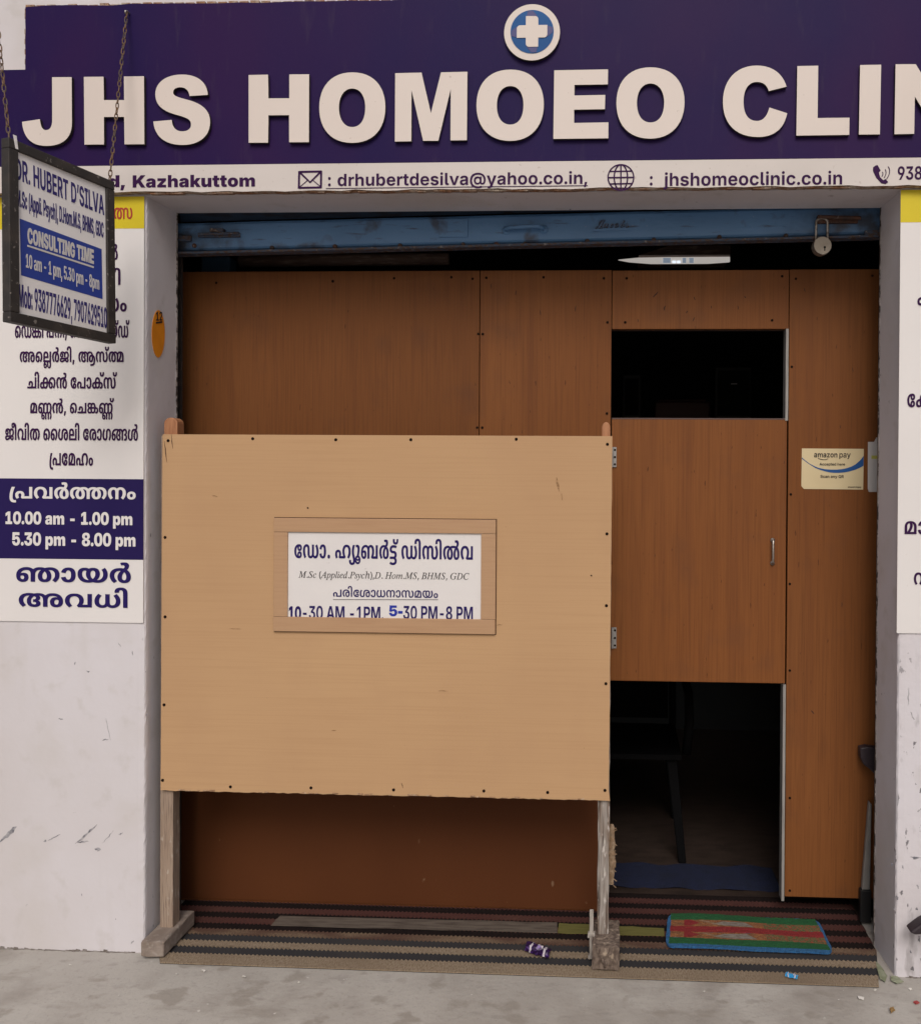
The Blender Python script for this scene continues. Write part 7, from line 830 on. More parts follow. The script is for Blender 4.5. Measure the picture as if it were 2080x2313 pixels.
MB().slab([Vector((c2.x+x*px2m, yb_-.0032, c2.z+z*px2m)) for x, z in arm(0)], [], (0, .0009, 0)).build('emblem_cross', 'letter', em)

# ================================================================== WALL POSTERS
YP = -.004
def band(x0, x1, zlo, zhi, mt, parent, name, y=YP, d=.003):
    return MB().box(x0, x1, y, y+d, zlo, zhi).build(name, mt, parent)
zy0, zy1 = U(300, 517, 0).z, zb-.004
zp = U(200, 1405, 0).z; xp1 = XL-.004
zn0, zn1 = U(250, 1263.5, 0).z, U(250, 1082, 0).z
lp = thing('wall_poster', (0, YP, zp), 'tall white poster left of the doorway with yellow top band and navy hours block', 'poster')
MB().box(-2.6, xp1, YP, -.0005, zp, zy1).build('poster_sheet', 'poster', lp)
band(-2.6, xp1+.0004, zy0, zy1-.0005, 'poster_yellow', lp, 'yellow_band', YP-.0006, .0005)
band(-2.6, xp1+.0004, zn0, zn1, 'poster_navy', lp, 'navy_block', YP-.0006, .0005)
YT = YP-.0006
for k, b_, mt in [('chi', (258, 300, 469, 495), 'ink_red'), ('l1', (240, 267, 551, 587), 'ink'), ('l2', (257, 273, 605, 643.5), 'ink'), ('l3', (240, 287, 673, 704), 'ink'),
                  ('p1', (35, 293, 722, 769), 'ink'), ('p2', (46, 280, 782, 832), 'ink'), ('p3', (63, 265, 839.4, 878), 'ink'), ('p4', (69.7, 258, 898.7, 947.6), 'ink'),
                  ('p5', (13, 312.5, 955, 995), 'ink'), ('p6', (113, 211, 1023, 1061), 'ink'), ('pra', (23, 307.6, 1089.6, 1136), 'poster'),
                  ('t1', (14, 300, 1156, 1193), 'poster'), ('t2', (29, 307, 1203, 1241.5), 'poster'), ('nj', (38, 296.5, 1269, 1315.6), 'ink_blue'), ('av', (43.7, 289, 1325.7, 1372), 'ink_blue')]:
    wall_text(k, *b_, YT, mt, lp)
xq = U(2031, 600, 0).x; zq = U(2050, 1430, 0).z
rp = thing('wall_poster', (1, YP, zq), 'white poster with yellow top band right of the doorway, cut off by the picture edge', 'poster')
MB().box(xq, 2.1, YP, -.0005, zq, zy1).build('poster_sheet', 'poster', rp)
band(xq-.0004, 2.1, U(2060, 503, 0).z, zy1-.0005, 'poster_yellow', rp, 'yellow_band', YP-.0006, .0005)
for k, b_ in [('r1', (2071, 2105, 659, 690)), ('r2', (2048, 2100, 889, 920)), ('r3', (2042, 2092, 1177, 1207)), ('r4', (2063, 2092, 1293, 1321))]:
    wall_text(k, *b_, YT, 'ink', rp)

# ================================================================== ORANGE NUMBER MARK on the left reveal
def on_reveal(px, py):
    n = Vector((DW, -.007, 0)).normalized(); return UP(px, py, Vector((XL, .006, 1)), n)
rn = Vector((DW, -.007, 0)).normalized()
oc = on_reveal(357, 754); a0, a1 = on_reveal(343, 754), on_reveal(372, 754); hw = (a1-a0).length/2; hh = (on_reveal(357, 701)-on_reveal(357, 808)).length/2
ru = (a1-a0).normalized()
om = thing('number_mark', oc, 'orange oval house number painted on the left door jamb', 'number mark')
MB().slab([oc+ru*(hw*math.cos(2*math.pi*i/40))+Vector((0, 0, hh*math.sin(2*math.pi*i/40)))+rn*.0026 for i in range(40)], [], -rn*.0014).build('orange_oval', 'orange', om)
pl = on_reveal(351, 724); pr = on_reveal(365, 724); pu = on_reveal(351, 704)
lettering('num', pl+rn*.0026, pr-pl, Vector((0, 0, pu.z-pl.z)), rn, 'ink_black', om)
d0, d1 = on_reveal(351, 731), on_reveal(365, 729)
MB().slab([d0+rn*.0036, d1+rn*.0036, d1+rn*.0036+Vector((0, 0, .005)), d0+rn*.0036+Vector((0, 0, .005))], [], -rn*.0008).build('underline', 'ink_black', om)

# ================================================================== ROLLING SHUTTER (rolled up)
YB = .205
def ZB(px, py): return U(px, py, YB)
sh = thing('rolling_shutter', (0, YB, 2.2), 'blue steel rolling shutter rolled up under the lintel, its bottom rail slightly tilted', 'shutter')
a, b = ZB(392, 576), ZB(2000, 537); c, d = ZB(2000, 458), ZB(392, 497)
sx0, sx1 = XL-.03, XR+.012
def tilt(x, z): return z+(b.z-a.z)/(b.x-a.x)*(x-a.x)
hb = d.z-a.z-.020
prof = [(0.0, .012), (.004, .004), (.010, 0), (hb-.012, 0), (hb-.004, .004), (hb, .012), (hb, .02), (.0, .02)]
m = MB(); n_ = 40
for i in range(n_+1):
    x = sx0+.02+(sx1-sx0-.04)*i/n_
    for z, y in prof: m.v.append(Vector((x, YB+y+.0015*math.sin(i*.9), tilt(x, a.z+.012+z))))
k = len(prof)
for i in range(n_):
    for j in range(k): m.f.append((i*k+j, i*k+(j+1) % k, (i+1)*k+(j+1) % k, (i+1)*k+j)); m.mi.append(0)
m.f.append(tuple(reversed(range(k)))); m.mi.append(0); m.f.append(tuple(n_*k+j for j in range(k))); m.mi.append(0)
bar = m.build('bottom_rail', 'shutter', sh)
m = MB()
for i in range(60):
    x = sx0+(sx1-sx0)*i/60; x2 = sx0+(sx1-sx0)*(i+1)/60; j1 = random.uniform(-.0015, .0015)
    z1_, z2_ = tilt(x, a.z), tilt(x2, a.z)
    m.hexa([(x, YB-.012+j1, z1_), (x2, YB-.012+j1, z2_), (x2, YB-.012+j1, z2_+.007), (x, YB-.012+j1, z1_+.007)], [(x, YB+.03, z1_), (x2, YB+.03, z2_), (x2, YB+.03, z2_+.012), (x, YB+.03, z1_+.012)])
m.build('bottom_lip', 'shutter_lip', sh)
m = MB()
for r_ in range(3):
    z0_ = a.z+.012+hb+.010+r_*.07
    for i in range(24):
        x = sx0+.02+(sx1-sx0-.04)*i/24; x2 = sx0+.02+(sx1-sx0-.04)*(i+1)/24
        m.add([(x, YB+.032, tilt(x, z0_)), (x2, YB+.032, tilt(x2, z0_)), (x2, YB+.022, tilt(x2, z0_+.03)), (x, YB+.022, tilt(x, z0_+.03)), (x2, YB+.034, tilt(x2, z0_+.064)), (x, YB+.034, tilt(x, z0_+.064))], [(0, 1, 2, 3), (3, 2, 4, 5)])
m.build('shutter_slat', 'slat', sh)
for side in (-1, 1):
    m = MB()
    if side < 0: x0_, x1_ = XL-.04, XL-.006
    else: x0_, x1_ = XR+.003, XR+.05
    m.box(x0_, x1_, DW+.003, DW+.008, 0, ZT); m.box(x0_, x1_, DW+.06, DW+.066, 0, ZT)
    m.box(x0_-.004 if side < 0 else x1_, x0_ if side < 0 else x1_+.004, DW+.003, DW+.066, 0, ZT)
    m.build('guide_rail', 'rail', sh)
for (px, py) in [(440, 555), (615, 560), (757, 557), (904, 555), (1046, 553), (1121, 552), (1186, 551), (1326, 545), (1476, 542), (1624, 536), (1774, 533)]:
    p = ZB(px, py); m = MB(); m.tube([p+Vector((0, .004, 0)), p+Vector((0, -.003, 0)), p+Vector((0, -.006, 0))], [.0075, .0075, .004], 10); m.build('rivet', 'rust', sh, smooth=False)
# lifting handle
m = MB(); h0, h1 = ZB(1143, 521), ZB(1228, 518)
pts = [h0+Vector((0, .004, 0)), h0+Vector((.006, -.016, .002)), h0+Vector((.018, -.024, .004)), (h0+h1)/2+Vector((0, -.026, .004)), h1+Vector((-.018, -.024, .004)), h1+Vector((-.006, -.016, .002)), h1+Vector((0, .004, 0))]
m.tube(pts, .007, 10)
for q in (h0, h1): m.tube([q+Vector((0, .004, 0)), q+Vector((0, -.004, 0))], .014, 14)
m.build('pull_handle', 'shutter', sh, smooth=True)
# welded plate, slots and bolts
p, q = ZB(992, 536), ZB(1057, 495)
MB().box(p.x, q.x, YB-.0035, YB+.004, p.z, q.z).build('welded_plate', 'shutter', sh, bevel=.001)
m = MB(); p, q = ZB(450, 537), ZB(544, 525); m.box(p.x, q.x, YB-.008, YB+.004, p.z, q.z-.002); p, q = ZB(480, 527), ZB(510, 519); m.box(p.x, q.x, YB-.02, YB+.004, p.z, q.z)
m.tube([ZB(452, 531)+Vector((0, -.012, 0)), ZB(543, 529)+Vector((0, -.012, 0))], .005, 8); m.build('lock_bolt', 'shutter_lip', sh, bevel=.001)
m = MB(); p, q = ZB(1843, 506), ZB(1935, 490); m.box(p.x, q.x, YB-.01, YB+.004, p.z, q.z); m.tube([ZB(1842, 494)+Vector((0, -.022, 0)), ZB(1939, 497)+Vector((0, -.022, 0))], .006, 8)
m.build('lock_bolt', 'rust', sh, bevel=.001)
for e0, e1 in (((1951, 533), (1989, 521)), ((405, 546), (434, 533))):
    p, q = ZB(*e0), ZB(*e1); MB().box(p.x, q.x, YB-.008, YB+.004, p.z, q.z).build('end_catch', 'shutter_lip', sh, bevel=.002)
wall_text('jac', 1343.5, 1421, 499, 521.5, YB, 'shutter_lip', sh, 'embossed_lettering', .0035); wall_text('jac', 1343, 1420, 497, 519, YB, 'emboss', sh, 'embossed_lettering', .006)  # offset dark copy paints the shading and dirty edges around the relief
m = MB(); ribbon(m, [ZB(1337, 521), ZB(1426, 518)], .007, YB, .005); m.build('embossed_underline', 'shutter', sh)

# ================================================================== PADLOCK
pc = U(1856, 556, YB-.02); yk = YB-.030
lk = thing('padlock', pc, 'round steel padlock hanging open from the shutter bolt', 'padlock')
m = MB(); rr = 20.5/FPX*2.88
m.tube([(pc.x-.004, yk+.03, pc.z-.002), (pc.x-.004, yk+.026, pc.z-.002), (pc.x, yk+.002, pc.z), (pc.x, yk, pc.z)], [rr*.86, rr*.95, rr, rr*.93], 32)
bd = m.build('lock_body', 'lock', lk, smooth=False)
m = MB(); m.tube([(pc.x+.006, yk+.0005, pc.z-.006), (pc.x+.006, yk-.0008, pc.z-.006)], .0038, 10); m.box(pc.x+.0045, pc.x+.0075, yk-.0008, yk+.0005, pc.z-.018, pc.z-.006); m.build('keyhole', 'hole', bd)
l0, l1 = U(1842, 540, yk+.015), U(1868, 540, yk+.015); zt_ = U(1855, 494, yk+.015).z
pts = [Vector((l0.x, yk+.015, l0.z-.012))] + [Vector((l0.x, yk+.015, zt_-.012))] + [Vector(((l0.x+l1.x)/2-math.cos(t*math.pi/8)*(l1.x-l0.x)/2, yk+.015, zt_-.012+math.sin(t*math.pi/8)*.014)) for t in range(1, 8)] + [Vector((l1.x, yk+.015, zt_-.012)), Vector((l1.x, yk+.015, l1.z-.012))]
MB().tube(pts, .0042, 8).build('shackle', 'chrome', lk, smooth=True)

# ================================================================== PLYWOOD PARTITION
YQ = .339; TQ = .020
px_ = lambda x, y=1000: U(x, y, YQ).x
pz_ = lambda y, x=1000: U(x, y, YQ).z
X0, X1 = XL-.06, XR+.06
S1, S2, S3 = px_(1083, 800), px_(1381, 760), px_(1781, 760)
ZTOP = pz_(611, 1100)
ZW1, ZW0 = pz_(743, 1580), pz_(947, 1580)       # window strip above the door
ZD0 = pz_(1541, 1580)                            # foot of the half door
pt = thing('plywood_partition', (0, YQ, 0), 'tall reddish brown laminate partition of screwed panels closing the doorway', 'partition')
GAP = .0012
def panel(name, x0, x1, z0, z1, mt='ply', dy=0.0):
    return MB().box(x0, x1, YQ+dy, YQ+dy+TQ, z0, z1).build(name, mt, pt, bevel=.0012)
panel('side_panel', X0, S1-GAP, .003, ZTOP, 'ply_left', dy=.0)
panel('middle_panel', S1+GAP, S2-GAP, .003, ZTOP, dy=.001)
panel('header_panel', S2+GAP, S3-GAP, ZW1, ZTOP-.002, 'ply_head', dy=.0005)
panel('door_side_panel', S3+GAP, X1, .075, ZTOP-.001, 'ply_right', dy=.0)
MB().box(X0, S2-GAP, YQ-.006, YQ-.0005, .012, pz_(1690, 700)).build('shaded_lower_panel', 'ply_dark', pt, bevel=.001)  # darker sheet holds the notice board's shade in its colour
m = MB(); m.box(S3-.010, S3-.001, YQ-.0015, YQ+.045, ZW0-.004, ZW1); m.build('edge_strip', 'steel', pt)
m = MB(); m.box(S3-.010, S3-.001, YQ-.0015, YQ+.045, .06, ZD0-.004); m.build('edge_strip', 'steel', pt)
m = MB(); m.box(S2-.034, S2-.001, YQ+TQ+.002, YQ+.06, 0.004, ZTOP-.01); m.box(S3+.004, S3+.04, YQ+TQ+.002, YQ+.06, .08, ZTOP-.01); m.box(S2, S3+.003, YQ+TQ+.002, YQ+.06, ZW1+.002, ZW1+.04); m.build('stud_frame', 'shelf', pt)
sm = MB(); sm.tube([(0, .001, 0), (0, -.0012, 0), (0, -.0022, 0)], [.0048, .0048, .003], 10); s0 = sm.build('screw', 'screw'); s0.parent = pt
def screw(px, py, Y, parent, k=1.0):
    p = U(px, py, Y); o = bpy.data.objects.new('screw', s0.data); COL.objects.link(o); o.parent = parent; o.location = p-parent.location; o.scale = (k, 1, k)
for i, (x, y) in enumerate([(658,556),(779,550),(892,548),(934,551),(961,549),(1074,548),(1193,550),(1238,550),(1545,546),(1572,551),(1723,545),(1200,637),(1235,637),(1525,633),(945,660),(954,660),(943,845),(953,845),(1564,725),(1199,817),(1562,977),(1560,1154),(1560,1325),(1560,1577),(1560,1760),(428,559)]):
    if i == 0: s0.location = U(x*1.1429, y*1.1429, YQ)-pt.location
    else: screw(x*1.1429, y*1.1429, YQ, pt, .9)

def pmark(a_, b_, wd, par=None):
    P = [U(x, y, YQ) for x, y in seg(a_, b_, 5, .7)]; n = len(P); L, Q = [], []
    for i, p in enumerate(P):
        t = (P[min(i+1, n-1)]-P[max(i-1, 0)]).normalized(); s_ = Vector((-t.z, 0, t.x)); w_ = wd*math.sin(math.pi*(i+.4)/(n-.2))
        L.append(p+s_*w_*.5); Q.append(p-s_*w_*.5)
    m = MB(); m.slab([Vector((p.x, YQ-.0006, p.z)) for p in L+Q[::-1]], [], (0, .0005, 0)); m.build('scratch_mark', 'mark', par or pt)
for a_, b_, wd in [((1474, 672), (1486, 659), .004), ((1502, 690), (1499, 702), .004), ((1566, 670), (1570, 678), .003), ((1568, 716), (1564, 726), .003), ((1666, 690), (1667, 700), .0025), ((1552, 702), (1549, 708), .0035), ((1680, 668), (1684, 674), .003), ((1606, 690), (1607, 697), .0025), ((1440, 720), (1441, 728), .0025),
                   ((1166, 655), (1164, 668), .0025), ((1220, 700), (1221, 712), .0025), ((1300, 690), (1298, 704), .0025), ((1110, 640), (1109, 652), .002), ((1150, 860), (1152, 868), .002), ((1896, 960), (1897, 968), .002), ((1830, 1605), (1838, 1612), .004), ((1900, 1360), (1901, 1372), .002), ((1925, 830), (1926, 842), .002), ((1815, 650), (1818, 660), .0025)]:
    pmark(a_, b_, wd)
# half door
dr = thing('half_door', (S2, YQ, ZD0), 'reddish brown half door with open gaps above and below it', 'door')
MB().box(S2+.002, S3-.0035, YQ+.001, YQ+.024, ZD0, ZW0).build('door_leaf', 'ply_door', dr, bevel=.002)
MB().box(S2+.003, S3-.005, YQ+.0004, YQ+.0009, ZW0-.0005, ZW0+.004).build('top_edging', 'shelf', dr)
for (y0, y1) in ((1010, 1055), (1417, 1464)):
    p, q = U(1382, y1, YQ), U(1392, y0, YQ); m = MB(); m.box(p.x, q.x, YQ-.003, YQ+.0006, p.z, q.z)
    m.tube([(p.x+.001, YQ-.004, p.z), (p.x+.001, YQ-.004, q.z)], .004, 8)
    hg = m.build('hinge', 'steel', dr)
    for t in (.14, .5, .86):
        o = bpy.data.objects.new('screw', s0.data); COL.objects.link(o); o.parent = hg; o.location = Vector(((p.x+q.x)/2+.002, YQ-.003, p.z+(q.z-p.z)*t))-dr.location; o.scale = (.8, .8, .8)
p, q = U(1746, 1277, YQ-.02), U(1746, 1217, YQ-.02)
m = MB(); m.tube([(p.x, YQ+.002, p.z+.006), (p.x, YQ-.010, p.z+.006), (p.x, YQ-.013, p.z+.010), (p.x, YQ-.013, q.z-.010), (p.x, YQ-.010, q.z-.006), (p.x, YQ+.002, q.z-.006)], .0042, 10)
for z in (p.z+.006, q.z-.006): m.tube([(p.x, YQ+.002, z), (p.x, YQ-.003, z)], .0075, 12)
m.build('door_handle', 'chrome', dr, smooth=True)

# stickers on the partition
st = thing('payment_sticker', U(1880, 1060, YQ), 'cream payment sticker with a blue curved band right of the half door', 'sticker')
ys = YQ-.0015
pp = [U(x/8.273+1780, y/8.273+980, ys) for x, y in [(250, 272), (1408, 280), (1395, 1042), (290, 1030), (240, 975)]]
MB().slab(list(reversed(pp)), [], (0, .0013, 0)).build('sticker_sheet', 'cream', st)
up = [(250,440),(320,502),(400,560),(480,602),(560,635),(680,660),(800,668),(900,668),(1000,660),(1090,640),(1180,610),(1245,575),(1300,530),(1360,472),(1403,412)]
lo = [(1400,595),(1330,635),(1250,670),(1150,700),(1050,720),(950,728),(850,728),(770,720),(700,705),(600,675),(500,635),(430,592),(380,560),(310,510),(250,462)]
sw = MB()
P = [U(x/8.273+1780, y/8.273+980, ys-.0008) for x, y in up+lo]; sw.slab(P, [], (0, .0006, 0)); sw.build('blue_band', 'swoosh', st)
yz = ys-.0003
for k, b_, mt in [('amz', (1837.8, 1890.2, 1023.8, 1033.2), 'ink_black'), ('pay', (1894.8, 1920.2, 1023.8, 1036.8), 'ink_black'), ('acc', (1850, 1907.5, 1045.5, 1053), 'ink_black'), ('scan', (1852, 1904.5, 1073, 1081.4), 'ink_black'), ('tel', (1914, 1944, 1098, 1102.7), 'ink_black')]:
    wall_text(k, *b_, yz, mt, st, thick=.0008)
m = MB(); ribbon(m, [U(x/8.273+1780, y/8.273+980, yz) for x, y in [(550,455),(600,475),(650,484),(700,480),(740,462)]], .002, yz, .0008); m.build('printed_smile', 'ink_black', st)
ls = thing('paper_label', U(1968, 1055, YQ), 'narrow white label strip half hidden behind the right jamb', 'sticker')
pp = [U(x/8.273+1780, y/8.273+980, ys) for x, y in [(1485, 150), (1480, 1020), (1500, 1085), (1760, 1085), (1760, 60), (1640, 70), (1600, 150)]]
MB().slab(pp, [], (0, .0013, 0)).build('label_sheet', 'label', ls)
p, q = U(1967, 1036.5, ys), U(1990, 1029, ys); MB().box(p.x, q.x, ys-.0006, ys-.0001, p.z, q.z).build('yellow_patch', 'label_yellow', ls)

# ================================================================== THE ROOM BEHIND
zsh = U(1580, 946, 1.6).z
sf = thing('wall_shelf', (S2+.2, 1.6, zsh), 'dark shelf board seen low in the opening above the half door', 'shelf')
MB().box(S2-.25, S3+.35, 1.6, 2.0, zsh-.03, zsh).build('shelf_top', 'shelf', sf, bevel=.003)
m = MB(); m.box(S2-.2, S2-.17, 1.62, 2.0, zsh-.3, zsh-.031); m.box(S3+.25, S3+.28, 1.62, 2.0, zsh-.3, zsh-.031); m.box(S2-.25, S3+.35, 2.001, 2.03, zsh-.35, zsh); m.build('shelf_bracket', 'shelf', sf)
def deskbox(px0, px1, pyt, label, mt, mark=None):
    p, q = U(px0, pyt, 1.66), U(px1, pyt, 1.66); t = thing('speaker_box', (p.x, 1.66, zsh), label, 'box')
    MB().box(p.x, q.x, 1.66, 1.84, zsh+.001, p.z).build('case', mt, t, bevel=.006)
    MB().box(p.x+.012, q.x-.012, 1.655, 1.6595, zsh+.02, p.z-.02).build('front_grille', 'hole', t)
    if mark:
        a_, b_ = U(mark[0], mark[1]+1.2, 1.655), U(mark[2], mark[1]-1.2, 1.655); MB().box(a_.x, b_.x, 1.6535, 1.6548, a_.z, b_.z).build('light_bar', 'label', t)
deskbox(1614, 1697, 828, 'black upright box with a small pale dash on the dim shelf', 'black', (1650, 867, 1664))
deskbox(1405, 1448, 846, 'narrow black box at the left of the dim shelf', 'black')
p, q = U(1478, 906, 1.62), U(1604, 940, 1.62)
t = thing('red_case', (p.x, 1.62, zsh), 'dark red low case between two black boxes on the dim shelf', 'case')
MB().box(p.x, q.x, 1.63, 1.8, zsh+.001, p.z).build('case_body', 'redbox', t, bevel=.008); MB().box(p.x+.02, q.x-.02, 1.65, 1.78, p.z+.0005, p.z+.012).build('case_lid', 'redbox', t, bevel=.004)
# chair just inside, seen under the half door
chx, chy = U(1405, 1700, .98).x, .98
ch = thing('plastic_chair', (chx, chy, 0), 'dark plastic chair standing in the gloom under the half door', 'chair')
def leg(x0, y0, x1, y1, zt_): 
    m = MB(); n1 = 8
    for i in range(n1+1):
        t = i/n1; x = x0+(x1-x0)*t; y = y0+(y1-y0)*t; wv = .030+.012*(1-t)
        m.v += [Vector((x-wv/2, y-.015, zt_*(1-t)+.004*t)), Vector((x+wv/2, y-.015, zt_*(1-t)+.004*t)), Vector((x+wv/2, y+.015, zt_*(1-t)+.004*t)), Vector((x-wv/2, y+.015, zt_*(1-t)+.004*t))]
    for i in range(n1):
        for j in range(4): m.f.append((i*4+j, (i+1)*4+j, (i+1)*4+(j+1) % 4, i*4+(j+1) % 4)); m.mi.append(0)
    m.f.append((0, 1, 2, 3)); m.mi.append(0); m.f.append((n1*4+3, n1*4+2, n1*4+1, n1*4)); m.mi.append(0)
    m.build('leg', 'darkplastic', ch, bevel=.004)
for sx in (-1, 1):
    for sy in (-1, 1): leg(chx+sx*.19, chy+sy*.18, chx+sx*.235, chy+sy*.225, .42)
    m = MB(); m.tube([(chx+sx*.25, chy-.2, .42), (chx+sx*.26, chy-.21, .55), (chx+sx*.26, chy-.17, .65), (chx+sx*.26, chy+.1, .66), (chx+sx*.24, chy+.2, .72)], .018, 8); m.build('armrest', 'darkplastic', ch, smooth=True)
m = MB()
for i in range(9):
    for j in range(9):
        u, v = i/8*2-1, j/8*2-1; m.v.append(Vector((chx+u*.23, chy+v*.22, .42-.02*(1-u*u)*(1-v*v))))
for i in range(8):
    for j in range(8): q4 = (i*9+j, (i+1)*9+j, (i+1)*9+j+1, i*9+j+1); m.f.append(q4); m.mi.append(0)
k0 = len(m.v); m.v += [v-Vector((0, 0, .02)) for v in m.v]; m.f += [tuple(reversed([i+k0 for i in f])) for f in m.f[:64]]; m.mi += [0]*64
for i in range(8):
    for A, B in ((i*9, (i+1)*9), ((i+1)*9+8, i*9+8), (i+1, i), (72+i, 72+i+1)): m.f.append((A, A+k0, B+k0, B)); m.mi.append(0)
m.build('seat', 'darkplastic', ch)
m = MB()
m.hexa([(chx-.2, chy+.2, .45), (chx+.2, chy+.2, .45), (chx+.2, chy+.27, .8), (chx-.2, chy+.27, .8)], [(chx-.2, chy+.215, .45), (chx+.2, chy+.215, .45), (chx+.2, chy+.285, .8), (chx-.2, chy+.285, .8)])
m.tube([(chx-.22, chy+.2, .42), (chx-.22, chy+.27, .78), (chx-.12, chy+.285, .84), (chx+.12, chy+.285, .84), (chx+.22, chy+.27, .78), (chx+.22, chy+.2, .42)], .016, 8)
m.build('backrest', 'darkplastic', ch)
# navy cloth on the threshold
A_, B_ = UF(1392, 2004), UF(1772, 2008); 
m = MB(); nx_ = 24
for i in range(nx_+1):
    for j in range(5):
        x = S2-.03+(S3-S2+.05)*i/nx_; y = .525+.19*j/4; m.v.append(Vector((x, y+.004*math.sin(i*1.3), .012+.004*math.sin(i*.8+j)+(.0 if j else -.006))))
for i in range(nx_):
    for j in range(4): m.f.append((i*5+j, (i+1)*5+j, (i+1)*5+j+1, i*5+j+1)); m.mi.append(0)
tag(m.build('floor_cloth', 'navy_rug', smooth=True), 'navy blue cloth lying on the floor just inside the doorway', 'cloth')
# white glossy lamp casing near the ceiling
yl = .9
lm = thing('ceiling_light', U(1500, 583, yl), 'white glossy light fitting glimpsed in the dark gap above the partition', 'light')
lpts = [(1396, 586.5), (1440, 582), (1500, 581), (1648, 580), (1648, 591), (1600, 594.5), (1470, 595), (1420, 591)]
MB().slab([U(x, y, yl) for x, y in reversed(lpts)], [], (0, .02, .002)).build('lamp_cover', 'tube_white', lm)
for x0_, x1_ in ((1518, 1526), (1529, 1536)):  # glowing patches stand for windows reflected in the glossy cover
    p, q = U(x0_, 594, yl-.003), U(x1_, 589, yl-.003); MB().box(p.x, q.x, yl-.004, yl-.001, p.z, q.z).build('bright_glint', 'reflection_glow', lm)
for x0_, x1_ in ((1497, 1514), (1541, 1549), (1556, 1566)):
    p, q = U(x0_, 594, yl-.003), U(x1_, 582.5, yl-.003); MB().box(p.x, q.x, yl-.0035, yl-.001, p.z, q.z).build('blue_reflection', 'reflection_blue', lm)
m = MB(); p, q = U(1425, 579, yl-.003), U(1648, 568, yl-.003); m.hexa([(p.x+.03, yl-.02, p.z), (q.x, yl-.02, p.z), (q.x, yl-.02, q.z+.02), (p.x+.15, yl-.02, q.z+.02)], [(p.x+.03, yl+.2, p.z), (q.x, yl+.2, p.z), (q.x, yl+.2, q.z+.02), (p.x+.15, yl+.2, q.z+.02)])
m.build('lamp_housing', 'pipebrown', lm)
p, q = U(535, 585, .42), U(1010, 580, .42)
tag(MB().tube([(p.x, .45, p.z), (q.x, .45, q.z)], .022, 12).build('shutter_roller', 'pipebrown', smooth=True), 'dusty brown pole lying in the dark gap over the partition', 'pole')
p, q = U(455, 606, .44), U(519, 580, .44)
tag(MB().box(p.x, q.x, .44, .5, ZTOP-.05, q.z).build('junction_box', 'dullblue', bevel=.003), 'dull blue box in the dark gap above the partition', 'box')

# ================================================================== STANDING NOTICE BOARD
YN = .034; TN = .012
bx0, bx1 = U(364.5, 1390, YN).x, U(1380, 1390, YN).x
bz1, bz0 = U(870, 983, YN).z, U(870, 1797, YN).z
std = thing('notice_stand', ((bx0+bx1)/2, YN, 0), 'wide pale plywood board on two wooden legs standing before the doorway', 'notice stand')
lo_ = [Vector((bx0+(bx1-bx0)*i/90, YN, bz0+random.uniform(-.0012, .0016))) for i in range(91)]
rt = [Vector((bx1-.004*(1-i/30)+random.uniform(-.0006, .0006), YN, bz0+(bz1-bz0)*i/30)) for i in range(1, 31)]
lf = [Vector((bx0+.003*(1-i/30)+random.uniform(-.0006, .0006), YN, bz1-(bz1-bz0)*i/30)) for i in range(0, 30)]
MB().slab(lo_+rt+lf, [], (0, TN, 0), 0, 1).build('board_panel', ['board', 'board_edge'], std)
for i in range(70):
    if random.random() < .36:
        x = bx0+.02+(bx1-bx0-.04)*i/70; MB().box(x, x+random.uniform(.008, .02), YN-.0016, YN-.0003, bz0+.001, bz0+random.uniform(.002, .006)).build('edge_chip', 'board_edge', std, rough=.0008)
def bmark(pts, wd, mt, Y, par, name):
    P = [U(x, y, Y) for x, y in pts]; n = len(P); L, Q = [], []
    for i, p in enumerate(P):
        t = (P[min(i+1, n-1)]-P[max(i-1, 0)]).normalized(); s_ = Vector((-t.z, 0, t.x)); w_ = wd*math.sin(math.pi*(i+.4)/(n-.2))
        L.append(p+s_*w_*random.uniform(.35, .65)); Q.append(p-s_*w_*random.uniform(.35, .65))
    m = MB(); m.slab([Vector((p.x, Y-.0007, p.z)) for p in L+Q[::-1]], [], (0, .0005, 0)); m.build(name, mt, par)
for a_, b_, wd, mt in [((372, 996), (378, 1044), .0022, 'mark'), ((388, 980), (391, 1013), .002, 'mark'), ((1257, 1078), (1262, 1110), .007, 'board_mark'), ((694, 1146), (697, 1149), .005, 'mark'), ((1333, 1299), (1337, 1301), .005, 'mark'), ((907, 1768), (910, 1780), .002, 'mark'),
                       ((1268, 1115), (1270, 1130), .003, 'board_mark'), ((1118, 1412), (1135, 1411), .0025, 'board_mark'), ((520, 1420), (545, 1421), .002, 'board_mark'), ((990, 1560), (1012, 1561), .0025, 'board_mark'), ((480, 1120), (492, 1121), .003, 'board_mark'), ((750, 1650), (760, 1650), .003, 'board_mark')]:
    bmark(seg(a_, b_, 6, .7), wd, mt, YN, std, 'wear_mark')
